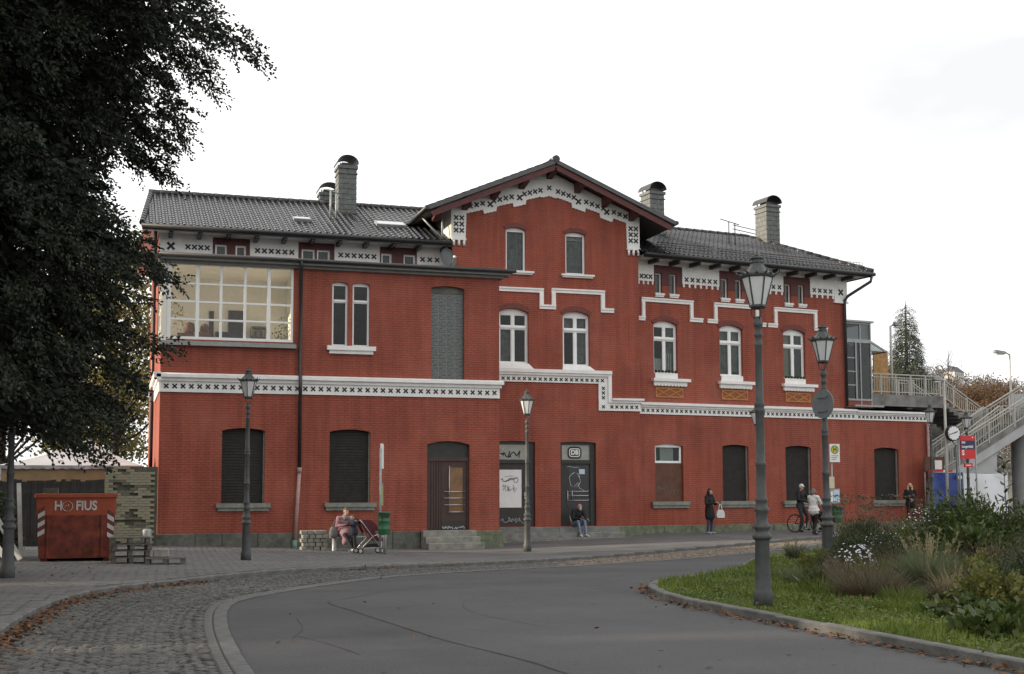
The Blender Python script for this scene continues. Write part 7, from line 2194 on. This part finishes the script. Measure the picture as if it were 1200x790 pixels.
light((33.15, 45.3, .2), 6.0, -.55, 'pale slim light pole rising behind the station clock')
light((34.0, 50.3, 5.9), 3.3, .6, 'pale slim light pole standing on the footbridge in front of the spruce')
light((44.3, 55.0, .3), 8.4, -.95, 'tall slim light pole above the nearer stairs against the sky')

# ------------------------------------------------------------------ trees
def tri_strip_blades(base, dirs, L_, W_, droop, seg=4):
    """long arching blades, one strip of quads each"""
    n = len(base); Vs = []; side = unit(np.cross(dirs, np.array([0, 0, 1.0]) + rng.normal(0, .2, dirs.shape)))
    for k in range(seg + 1):
        t_ = k / seg
        c = base + dirs * (L_ * t_)[:, None]; c = c + np.stack([np.zeros(n), np.zeros(n), -droop * L_ * t_ * t_], 1)
        w_ = (W_ * (1 - t_ * .92))[:, None]
        Vs += [c - side * w_, c + side * w_]
    V = np.stack(Vs, 1).reshape(-1, 3); F = []
    m = 2 * (seg + 1)
    for k in range(seg):
        a = np.arange(n) * m + 2 * k; F.append(np.stack([a, a + 1, a + 3, a + 2], 1))
    return V, np.concatenate(F)

def conifer(loc, label, H, prof, n_limb, sprays, leaf_n, mt, leafL, group=None, cat='tree', z0=2.0, name='conifer_tree', droop=.18, core=0, lw=.13, zp=1.0):
    """prof(z) gives the crown radius; limbs carry flat drooping sprays of needle tufts"""
    t = thing(name, label, cat, loc, 0, group)
    m_ = MB(); m_.tube([(0, 0, -.3), (.05, 0, H * .25), (0, .08, H * .6), (0, 0, H)], [H * .03, H * .022, H * .012, .02], 10); m_.build('trunk', M['bark'], t, world=False)
    m_ = MB(); PP = []; DD = []
    for i in range(n_limb):
        z = z0 + (H - z0 - .2) * ((i + random.random()) / n_limb) ** zp
        az = i * 2.39996 + random.uniform(-.4, .4)
        R = prof(z, az) * random.uniform(.78, 1.10)
        if R < .15: continue
        d = np.array([math.cos(az), math.sin(az), 0])
        p = lambda s: d * R * s + np.array([0, 0, z + .10 * R * s - droop * R * s * s * 1.6])
        m_.tube([tuple(p(s)) for s in (0, .4, .8, 1.0)], [.05 * H / 16, .035 * H / 16, .015 * H / 16, .005], 5)
        ns = max(3, int(sprays * (R / prof(z0 + (H - z0) * .3, az)) ))
        sd = np.array([-d[1], d[0], 0])
        for q in range(ns):
            s = .18 + .82 * math.sqrt(random.random()); off = random.gauss(0, .30) * (1.15 - s) * R * .6 + random.gauss(0, .12)
            c = p(s) + sd * off + np.array([0, 0, random.gauss(-.05, .12)])
            dr = unit((d * .8 + sd * (off / (R * .3 + .1)) * .6 + np.array([0, 0, random.uniform(-.75, .15)]) + rng.normal(0, .25, 3))[None])[0]
            PP.append(c); DD.append(dr)
    m_.build('limbs', M['bark'], t, world=False)
    PP = np.array(PP); DD = np.array(DD); n = len(PP)
    sd = side_of(DD)
    Vs = []; Fs = []; k0 = 0
    for k in range(leaf_n):
        s = (k + .5) / leaf_n; sign = 1 if k % 2 else -1
        P = PP + DD * (s * leafL * 3.2); P = P + np.stack([np.zeros(n), np.zeros(n), -(s ** 2) * leafL * np.ones(n)], 1) + rng.normal(0, .02, (n, 3))
        D = unit(DD * .75 + sd * sign * (.75 - .3 * s) + rng.normal(0, .22, (n, 3)) + np.array([0, 0, -.25]))
        V, F = leaves(P, D, side_of(D), leafL * rng.uniform(.6, 1.15, n) * (1.1 - .5 * s), leafL * lw)
        Vs.append(V); Fs.append(F + k0); k0 += len(V)
    if core:                                         # older inner foliage, larger and closer to the trunk
        zc_ = rng.uniform(z0 + .3, H - 1.5, core); az = rng.uniform(0, 6.283, core)
        R = np.array([prof(z, a) for z, a in zip(zc_, az)]) * np.sqrt(rng.uniform(.05, .62, core))
        P = np.stack([np.cos(az) * R, np.sin(az) * R, zc_ - .1 * R], 1); D = unit(np.stack([np.cos(az), np.sin(az), rng.uniform(-1.2, .1, core)], 1) + rng.normal(0, .4, (core, 3)))
        V, F = leaves(P, D, side_of(D), rng.uniform(.18, .36, core), .06); Vs.append(V); Fs.append(F + k0)
    link('crown', np_mesh('crown', np.concatenate(Vs), np.concatenate(Fs), M[mt]), t, world=False)
    return t
def yewprof(z, az):
    r = np.interp(z, [1.8, 2.6, 3.4, 5.5, 8, 9.5, 10.8, 12, 15, 17], [2.1, 3.2, 4.5, 4.75, 4.6, 4.75, 5.6, 6.4, 4.6, .4])
    return float(r) * (1.0 + .10 * math.sin(az * 3 + z * 1.3))
conifer((-4.2, 25.5, 0), 'huge dark conifer overhanging the left edge of the scene', 17, yewprof, 600, 68, 16, 'needle', .12, z0=3.0, core=36000, lw=.21, zp=.85)
def spruceprof(z, az): return max(.16, 3.9 * (1 - (z - 1) / 14.2) ** 1.1 * (1 + .25 * math.sin(az * 2 + z * 3)))
conifer((55.4, 80, .6), 'pointed grey green spruce standing behind the footbridge', 15.0, spruceprof, 280, 46, 9, 'spruce', .18, z0=1.5, name='spruce_tree', droop=.12, core=500)

def broadleaf(loc, label, H, R, n_clump, n_leaf, mt, leafL, name='deciduous_tree', cz=.62, sz=.38, group=None, trunk=.012, twigs=26, tw=1.0):
    t = thing(name, label, 'tree', loc, 0, group)
    m_ = MB(); m_.tube([(0, 0, -.4), (.1, .05, H * .35), (-.05, 0, H * .7), (.05, 0, H * .95)], [H * trunk * 1.4, H * trunk, H * trunk * .5, .02], 8); m_.build('trunk', M['bark'], t, world=False)
    m_ = MB(); C = []
    for i in range(max(n_clump, twigs)):
        az = i * 2.4 + random.uniform(-.4, .4); el = random.uniform(-.75, 1.0)
        rr = random.uniform(.45, 1.0)
        c = Vector((math.cos(az) * R * rr * math.sqrt(max(.05, 1 - el * el * .8)), math.sin(az) * R * rr * math.sqrt(max(.05, 1 - el * el * .8)), H * cz + H * sz * el * rr))
        C.append(c)
        if i < twigs:
            zb = max(H * .2, c.z - c.xy.length * .8)
            mid = Vector((c.x * .5, c.y * .5, (zb + c.z) / 2 + .1 * H * random.uniform(-.3, .5)))
            m_.tube([(0, 0, zb), mid, c], [H * .006 * tw, H * .004 * tw, H * .0012 * tw], 5)
            for q in range(5):
                a = mid + (c - mid) * random.random(); b = a + Vector((random.gauss(0, 1), random.gauss(0, 1), random.uniform(.3, 1.4))) * R * .16
                m_.tube([a, b], [H * .0018 * tw, H * .0007 * tw], 4)
    m_.build('limbs', M['bark'], t, world=False)
    if n_leaf:
        C = np.array([tuple(c) for c in C[:n_clump]])
        n = n_clump * n_leaf; idx = np.repeat(np.arange(n_clump), n_leaf)
        sr = rng.uniform(.12, .30, n_clump)[idx] * R
        P = C[idx] + rng.normal(0, 1, (n, 3)) * sr[:, None] * np.array([1, 1, .7]); D = rand_dir(n, -.2)
        V, F = leaves(P, D, side_of(D), leafL * rng.uniform(.6, 1.2, n), leafL * .3)
        link('crown', np_mesh('crown', V, F, M[mt]), t, world=False)
    return t
broadleaf((-.1, 61, -.2), 'thin yellow green tree seen between the dark conifer and the red end wall', 14, 2.6, 110, 90, 'yellowleaf', .22, twigs=34)
broadleaf((-5.5, 68, -.2), 'taller yellow green tree farther behind the party tent', 15, 4.6, 120, 110, 'yellowleaf', .26)
broadleaf((-.9, 74, -.2), 'low yellow green tree behind the thin one beside the end wall', 9, 3.0, 80, 90, 'yellowleaf', .26)
broadleaf((85.6, 110, .8), 'rust brown autumn tree on the slope behind the stairs', 12.2, 3.9, 120, 150, 'autumn', .26, cz=.66, sz=.34)
broadleaf((80.8, 112, .8), 'low rust brown tree left of the tallest autumn tree', 9.6, 2.8, 90, 140, 'autumn', .26, cz=.62, sz=.36)
broadleaf((79.6, 108, .8), 'bare leafless tree with fine upright twigs behind the footbridge', 15.6, 1.9, 8, 0, 'autumn', .2, name='bare_tree', cz=.74, sz=.26, trunk=.005, twigs=60, tw=.3)

# ------------------------------------------------------------------ plants on the island
def shrub(name, loc, label, r, h, n, leafL, leafW, mt, stem_n=10, up=.5, shell=.5, flowers=0, cat='shrub', group=None, squash=1.0):
    t = thing(name, label, cat, loc, 0, group)
    m_ = MB()
    for i in range(stem_n):
        a = random.uniform(0, 6.28); rr = r * random.uniform(.2, .8)
        m_.tube([(random.gauss(0, .04), random.gauss(0, .04), -.03), (math.cos(a) * rr * .5, math.sin(a) * rr * .5, h * .5), (math.cos(a) * rr, math.sin(a) * rr, h * random.uniform(.7, .98))], [.012, .009, .003], 4)
    m_.build('stems', M['bark'], t, world=False)
    ncl = max(8, int(n / 60)); cl = rand_dir(ncl, .35); cl[:, 2] = np.abs(cl[:, 2]) * .95 + .02
    cl = cl * (rng.uniform(shell, 1, ncl) ** .5)[:, None] * np.array([r, r * squash, h])
    idx = rng.integers(0, ncl, n)
    P = cl[idx] * rng.uniform(.80, 1.04, (n, 1)) + rng.normal(0, 1, (n, 3)) * r * np.array([.13, .13, .10]); P[:, 2] = np.clip(P[:, 2], .01, None)
    out_ = unit(P * np.array([1, 1, .8]) + 1e-3)
    D = unit(out_ * .7 + rng.normal(0, .6, (n, 3)) + np.array([0, 0, up]))
    V, F = leaves(P, D, side_of(D), leafL * rng.uniform(.6, 1.2, n), leafW)
    link('foliage', np_mesh('foliage', V, F, M[mt]), t, world=False)
    if flowers:
        a = rng.uniform(-2.9, .9, flowers); el = rng.uniform(.15, 1, flowers)
        c = np.stack([np.cos(a) * r * np.sqrt(1 - el ** 2 * .9), np.sin(a) * r * squash * np.sqrt(1 - el ** 2 * .9), el * h], 1) * rng.uniform(.98, 1.10, (flowers, 1))
        Vs = []; Fs = []; k0 = 0
        nrm = unit(c / np.array([r, r, h]) + np.array([0, -.3, .5]) + rng.normal(0, .3, c.shape))
        x = side_of(nrm); y = np.cross(nrm, x)
        for q in range(7):
            an = 2 * math.pi * q / 7; D = x * math.cos(an) + y * math.sin(an) + nrm * .2
            V, F = leaves(c, unit(D), np.cross(nrm, unit(D)), .022 * rng.uniform(.7, 1.3, flowers), .007); Vs.append(V); Fs.append(F + k0); k0 += len(V)
        link('flowers', np_mesh('flowers', np.concatenate(Vs), np.concatenate(Fs), M['petal']), t, world=False)
    return t
G_ = lambda x, y: (x, y, g(x, y) + .08)
shrub('aster', G_(11.74, 18.7), 'small white flowered aster nearest the tall lamp on the island', .46, .62, 1300, .075, .013, 'shrub_dark', flowers=210, cat='flower', group='white asters on the island')
shrub('aster', G_(13.5, 20.5), 'white flowered aster in the middle of the flowering row', .60, .74, 1500, .075, .013, 'shrub_dark', flowers=150, cat='flower', group='white asters on the island')
shrub('aster', G_(16.5, 23.4), 'tallest white flowered aster below the blonde woman', .85, 1.12, 2200, .08, .014, 'shrub_dark', flowers=420, cat='flower', group='white asters on the island')
shrub('aster', G_(17.9, 24.4), 'white flowered aster at the right end of the flowering row', .75, 1.1, 1800, .08, .014, 'shrub_dark', flowers=210, cat='flower', group='white asters on the island')
shrub('leafy_shrub', G_(14.6, 19.2), 'large glossy green shrub with long leaves in front of the tarpaulins', 1.12, 1.50, 5600, .12, .022, 'shrub_green', 18, .15, .5)
shrub('leafy_shrub', G_(15.9, 18.7), 'glossy green shrub cut by the right edge beside the large one', 1.05, 1.45, 5200, .12, .022, 'shrub_green', 18, .15, .5)
shrub('leafy_shrub', G_(13.6, 18.0), 'lower glossy green shrub in front of the large glossy one', .75, 1.0, 1900, .15, .028, 'shrub_green', 12, .15, .5)
for (x, y, r, h, mt, L_, lab) in [
        (12.45, 19.7, .50, .80, 'shrub_dark', .07, 'dark perennial just behind the white aster nearest the tall lamp'), (14.4, 22.5, .70, 1.0, 'shrub_dark', .075, 'dark perennial under the flat brown seed heads'),
        (12.68, 19.0, .60, .85, 'shrub_dark', .065, 'dark perennial between the nearest aster and the plumed grass'), (14.74, 21.5, .70, 1.0, 'shrub_yellow', .07, 'olive perennial behind the middle aster'),
        (14.25, 20.0, .65, .95, 'shrub_dark', .07, 'dark perennial behind the plumed ornamental grass'), (15.3, 21.4, .85, 1.05, 'shrub_dark', .075, 'dark perennial below the tallest white aster'),
        (11.1, 18.0, .42, .50, 'shrub_brown', .06, 'withered brown plant left of the nearest white aster'), (13.0, 16.6, .60, .75, 'shrub_brown', .06, 'withered brown plant below the large glossy shrub'),
        (13.9, 16.6, .70, 1.0, 'shrub_dark', .07, 'dark plant at the right edge between glossy and yellowing shrubs'), (14.7, 17.4, .80, 1.15, 'shrub_green', .09, 'fresh green plant at the right edge in front of the glossy shrubs'),
        (16.6, 20.6, 1.0, 1.25, 'shrub_dark', .08, 'dark bushy plant behind the large glossy shrub'), (11.3, 14.6, .50, .58, 'shrub_dark', .06, 'small dark bushy plant behind the yellowing shrub'),
        (17.2, 22.6, 1.0, 1.2, 'shrub_dark', .08, 'dark bushy plant below the rightmost white aster'), (15.6, 23.9, .75, 1.0, 'shrub_brown', .075, 'brown plant between the seed heads and the tallest aster'),
        (11.62, 19.6, .40, .60, 'shrub_yellow', .065, 'olive plant at the foot of the lamp with the round sign')]:
    shrub('perennial', G_(x, y), lab, r, h, int(2600 * r * h / .5), L_, .011, mt, 12, .7, .25, cat='plant')
def shadetree(x, y, lab):  # unseen conifer, added only to keep the low sun off the street
    conifer((x, y, -.2), lab, 19, lambda z, a: float(np.interp(z, [1, 3, 9, 15, 19], [4.2, 4.7, 4.8, 3.0, .3])), 120, 24, 8, 'needle', .30, z0=.5, core=30000)
for x, y, lab in ((-17.5, 37.5, 'unseen dark conifer added for shade, farthest back outside the left edge'), (-17.0, 29, 'unseen dark conifer added for shade, second from the back outside the left edge'), (-17.5, 20.5, 'unseen dark conifer added for shade, third from the back outside the left edge'), (-17.0, 12, 'unseen dark conifer added for shade, nearest the camera outside the left edge')):
    shadetree(x, y, lab)
shrub('evergreen_shrub', (-3.3, 34, gp(-3.3, 34)), 'dark evergreen shrub at the left edge behind the leaning planks', 1.05, 2.3, 4200, .11, .028, 'shrub_dark', 14, .2, .4)
t = thing('shrub_shoot', 'single tall shoot with drooping dark leaves rising above the glossy shrubs', 'plant', G_(14.75, 18.6))
m_ = MB(); m_.tube([(0, 0, 0), (.05, 0, 1.2), (.02, 0, 2.05)], [.014, .010, .004], 6); m_.build('stem', M['bark'], t, world=False)
P = []; D = []
for i in range(26):
    z = 1.25 + .8 * i / 25; a = i * 2.4; P.append((.03, 0, z)); D.append((math.cos(a) * .9, math.sin(a) * .9, .45 - .5 * (i % 3 == 0)))
P = np.array(P); D = unit(np.array(D)); V, F = leaves(P, D, unit(np.cross(D, np.array([0, 0, 1.0]))), .22, .035); link('leaves', np_mesh('leaves', V, F, M['shrub_dark']), t, world=False)
shrub('yellow_shrub', G_(10.9, 14.0), 'yellowing small leaved shrub low at the right of the island', .62, .55, 1900, .075, .024, 'shrub_yellow', 10, .3, .4)
shrub('yellow_shrub', G_(12.6, 16.3), 'yellow green mound right of the ornamental grass', .62, .62, 1700, .08, .022, 'shrub_yellow', 10, .3, .4)
shrub('dark_shrub', G_(12.6, 15.1), 'dark brownish shrub at the right edge above the yellowing one', .75, .80, 2100, .07, .016, 'shrub_dark', 14, .3, .4)
shrub('dark_shrub', G_(15.2, 24.0), 'olive green bushy mound behind the first white aster', .70, .90, 1900, .085, .018, 'shrub_yellow', 12, .5, .4)
shrub('dark_shrub', G_(12.9, 19.7), 'dark stalky plant between the white asters and the grass', .55, .60, 1400, .08, .012, 'shrub_dark', 14, .6, .4)
shrub('ground_plant', G_(9.75, 13.2), 'low broad leaved ground plant in front of the brown tangle', .50, .17, 420, .13, .045, 'shrub_green', 3, .2, .2, cat='plant')
shrub('ground_plant', G_(8.95, 11.4), 'broad leaved plant close to the kerb at the lower right', .55, .24, 520, .15, .05, 'shrub_green', 3, .3, .2, cat='plant')
shrub('ground_plant', G_(9.7, 11.9), 'broad leaved plant behind the one nearest the kerb', .6, .30, 560, .15, .05, 'shrub_green', 3, .3, .2, cat='plant')
shrub('ground_plant', G_(10.3, 17.3), 'leafy weeds growing between the tall lamp and the asters', .35, .26, 360, .12, .03, 'shrub_green', 4, .6, .2, cat='plant')
def grass_clump(name, loc, label, n, r, h, mt, spread=.5, droop=.35, plume=0, w_=.006, cat='ornamental grass', group=None):
    t = thing(name, label, cat, loc, 0, group)
    a = rng.uniform(0, 6.283, n); rr = np.sqrt(rng.random(n)) * r
    base = np.stack([np.cos(a) * rr * .5, np.sin(a) * rr * .5, np.zeros(n)], 1)
    D = unit(np.stack([np.cos(a) * spread * rng.uniform(.1, 1.3, n), np.sin(a) * spread * rng.uniform(.1, 1.3, n), np.ones(n)], 1) + rng.normal(0, .14, (n, 3)))
    V, F = tri_strip_blades(base, D, h * rng.uniform(.35, 1.25, n), np.full(n, w_), droop)
    link('blades', np_mesh('blades', V, F, M[mt]), t, world=False)
    if plume:
        a = rng.uniform(0, 6.283, plume); D = unit(np.stack([np.cos(a) * .55 * rng.random(plume), np.sin(a) * .55 * rng.random(plume), np.ones(plume)], 1))
        V1, F1 = tri_strip_blades(np.zeros((plume, 3)), D, h * rng.uniform(1.0, 1.35, plume), np.full(plume, .004), .25)
        tip = V1.reshape(plume, -1, 3)[:, -1]; m = 26
        idx = np.repeat(np.arange(plume), m); s = rng.random(plume * m)
        P = tip[idx] - D[idx] * (s * h * .26)[:, None]; DD = unit(D[idx] + rng.normal(0, .35, (plume * m, 3)) + np.array([0, 0, -.2]))
        V2, F2 = leaves(P, DD, side_of(DD), .06, .006)
        link('plumes', np_mesh('plumes', np.concatenate([V1, V2]), np.concatenate([F1, F2 + len(V1)]), M['straw']), t, world=False)
    return t
grass_clump('ornamental_grass', G_(11.75, 16.6), 'grey green ornamental grass with pale plumes in the middle of the island', 1500, .45, .92, 'greygrass', .62, .38, 14, .006)
grass_clump('ornamental_grass', G_(12.35, 17.4), 'grey green ornamental grass behind the one with most plumes', 1100, .45, .95, 'greygrass', .55, .35, 9, .006)
grass_clump('brown_stalks', G_(10.3, 15.9), 'tangled reddish brown dying perennials left of the ornamental grass', 1500, .75, .62, 'shrub_brown', .95, .30, 0, .005, 'plant')
grass_clump('brown_stalks', G_(10.7, 17.0), 'upper tangle of brown dying stalks below the first white aster', 1200, .65, .70, 'shrub_brown', .8, .30, 0, .005, 'plant')
grass_clump('brown_stalks', G_(11.0, 15.1), 'reddish brown dying plants in front of the ornamental grass', 900, .5, .45, 'shrub_brown', 1.0, .3, 0, .005, 'plant')
for (x, y, n_, r_, h_, mt, lab) in [(10.55, 16.4, 520, .6, .55, 'greygrass', 'grey green grass growing through the brown stalks left of the plumes'), (11.3, 17.4, 520, .5, .75, 'shrub_yellow', 'olive stalks rising between the brown tangle and the nearest aster'),
        (10.2, 15.0, 420, .5, .38, 'grass', 'long lawn grass at the front edge of the brown tangle'), (9.9, 16.6, 380, .45, .40, 'grass', 'long lawn grass at the left edge of the brown tangle'), (11.6, 15.7, 420, .5, .65, 'straw', 'pale dry grass right below the plumes'),
        (12.3, 18.1, 420, .5, .95, 'shrub_brown', 'tall brown stems between nearest aster and plumed grass'), (13.4, 17.5, 320, .5, 1.15, 'shrub_brown', 'tall brown stems in front of the large glossy shrub'), (10.7, 18.6, 360, .5, .50, 'greygrass', 'loose grey green grass at the left end of the bed'),
        (9.5, 14.2, 300, .5, .26, 'grass', 'longer lawn tuft just in front of the bed')]:
    grass_clump('wild_grass', G_(x, y), lab, n_, r_, h_, mt, .6, .3, 0, .005, 'plant')
grass_clump('tall_grass', G_(15.45, 27.0), 'tuft of tall pale grass at the far edge of the island', 420, .3, .62, 'greygrass', .5, .4, 6, .009)
grass_clump('tall_grass', G_(13.6, 17.2), 'pale dry stalks among the glossy shrubs', 120, .4, 1.0, 'straw', .4, .25, 0, .005)
def seed_stalks(loc, label, n, h, r):
    t = thing('seed_stalks', label, 'plant', loc, 0, 'brown stalks with dark seed heads')
    a = rng.uniform(0, 6.283, n); m_ = MB(); P = []
    for i in range(n):
        b = Vector((math.cos(a[i]) * r * random.random(), math.sin(a[i]) * r * random.random(), 0)); hh = h * random.uniform(.65, 1.05)
        tp = b * 1.5 + Vector((random.gauss(0, .06), random.gauss(0, .06), hh)); m_.tube([b, (b + tp) / 2 + Vector((random.gauss(0, .02), 0, 0)), tp], [.007, .006, .004], 4)
        for q in range(26): P.append((tp.x + random.gauss(0, .075), tp.y + random.gauss(0, .075), tp.z + random.gauss(0, .014)))
        for q in range(16):
            s = random.uniform(.1, .75); P.append((b.x + (tp.x - b.x) * s + random.gauss(0, .05), b.y + (tp.y - b.y) * s + random.gauss(0, .05), hh * s))
    m_.build('stems', M['shrub_brown'], t, world=False)
    P = np.array(P); n2 = len(P); D = rand_dir(n2, 0); D[:, 2] *= .4
    V, F = leaves(P, unit(D), side_of(D), .055, .016); link('seed_heads', np_mesh('seed_heads', V, F, M['shrub_brown']), t, world=False)['kind'] = 'stuff'
seed_stalks(G_(15.4, 24.0), 'brown stalks with flat dark seed heads against the red wall', 26, 1.50, .75)
seed_stalks(G_(16.6, 24.4), 'brown stalks with dark seed heads just left of the blonde woman', 12, 1.45, .7)
seed_stalks(G_(19.0, 25.6), 'brown stalks with dark seed heads just right of the blonde woman', 8, 1.40, .5)

# ------------------------------------------------------------------ distant hill, woods and houses
V = []; F = []
hx = np.linspace(380, 1400, 52); hy = np.linspace(760, 1500, 30)
def hz(x, y):
    return -2 + 91 * sstep(x, 420, 640) * sstep(y, 770, 930) * (1 + .10 * math.sin(x * .012) + .06 * math.sin(x * .031 + 1))
for y in hy:
    for x in hx: V.append((x, y, hz(x, y)))
for j in range(29):
    for i in range(51):
        a = j * 52 + i; F.append((a, a + 1, a + 53, a + 52))
o = link('hill', np_mesh('hill', V, F, M['hill'], smooth=True)); o['kind'] = 'structure'
ncl = 460
cx = rng.uniform(560, 900, ncl); cy = rng.uniform(800, 960, ncl)
cz_ = np.array([hz(x, y) for x, y in zip(cx, cy)])
idx = np.repeat(np.arange(ncl), 60); n = len(idx)
P = np.stack([cx[idx], cy[idx], cz_[idx] + 4], 1) + rng.normal(0, 1, (n, 3)) * np.array([3.2, 3.2, 3.2]); D = rand_dir(n, .3)
V, F = leaves(P, D, side_of(D), 2.6, .6)
o = link('hillside_wood', np_mesh('hillside_wood', V, F, M['farwood'])); o['kind'] = 'stuff'; tag(o, 'bare grey woodland covering the distant hillside', 'wood')
def house(x, y, w_, d_, h_, rh_, mw, lab, cat='house', dz=0, gable=False, flat=False, ang=.5):
    z = hz(x, y) + dz
    t = thing('distant_house', lab, cat, (x, y, z), ang, 'houses on the distant hill')
    m_ = MB(); m_.box(-w_ / 2, w_ / 2, -d_ / 2, d_ / 2, -6, h_)
    if gable: m_.prism([(-w_ / 2, h_), (w_ / 2, h_), (0, h_ + rh_)], lambda a, b, d: (a, -d, b), -d_ / 2, d_ / 2)
    m_.build('wall', M[mw], t, world=False)
    m_ = MB(); e = .6
    if gable:
        for s_ in (-1, 1): m_.hexa([(0, -d_ / 2 - e, h_ + rh_), (s_ * (w_ / 2 + e), -d_ / 2 - e, h_ - .4), (s_ * (w_ / 2 + e), d_ / 2 + e, h_ - .4), (0, d_ / 2 + e, h_ + rh_), (0, -d_ / 2 - e, h_ + rh_ + .5), (s_ * (w_ / 2 + e), -d_ / 2 - e, h_ + .1), (s_ * (w_ / 2 + e), d_ / 2 + e, h_ + .1), (0, d_ / 2 + e, h_ + rh_ + .5)])
    elif flat: m_.box(-w_ / 2 - .3, w_ / 2 + .3, -d_ / 2 - .3, d_ / 2 + .3, h_, h_ + .6)
    else:
        m_.hexa([(-w_ / 2 - e, -d_ / 2 - e, h_), (w_ / 2 + e, -d_ / 2 - e, h_), (w_ / 2 + e, d_ / 2 + e, h_), (-w_ / 2 - e, d_ / 2 + e, h_), (-w_ / 2 + 2, -.2, h_ + rh_), (w_ / 2 - 2, -.2, h_ + rh_), (w_ / 2 - 2, .2, h_ + rh_), (-w_ / 2 + 2, .2, h_ + rh_)])
    m_.build('roof', M['roof_grey'], t, world=False)
    nf = int(h_ / 3)
    for f_ in range(max(1, nf)):
        nw = int(w_ / 3.2)
        for i in range(nw):
            xx = -w_ / 2 + (i + .5) * w_ / nw
            m_ = MB(); m_.box(xx - .7, xx + .7, -d_ / 2 - .08, -d_ / 2 + .02, f_ * 3 + 1, f_ * 3 + 2.5); m_.build('window', M['winblack'], t, world=False)
house(672, 905, 18, 10, 7, 5, 'house_w', 'long dark roofed house on the hill crest at the left', dz=2)
house(702, 880, 9, 9, 8, 6, 'house_w', 'white gabled house with a dark roof on the distant hill', gable=True, dz=0, ang=.7)
house(716, 860, 8, 8, 6, 4, 'house_w', 'small pale house below the white gabled one', gable=True, dz=-1, ang=.3)
house(735, 850, 10, 8, 6, 5, 'house_w', 'pale house with a steep roof right of the gabled one', gable=True, dz=-3, ang=1.2)
house(775, 900, 26, 12, 15, 1, 'house_c', 'cream apartment block on the hill at the right edge', 'apartment block', dz=6, flat=True)
house(690, 850, 9, 8, 6, 4, 'house_w', 'low pale house partly hidden by the autumn tree', gable=True, dz=-4, ang=.9)
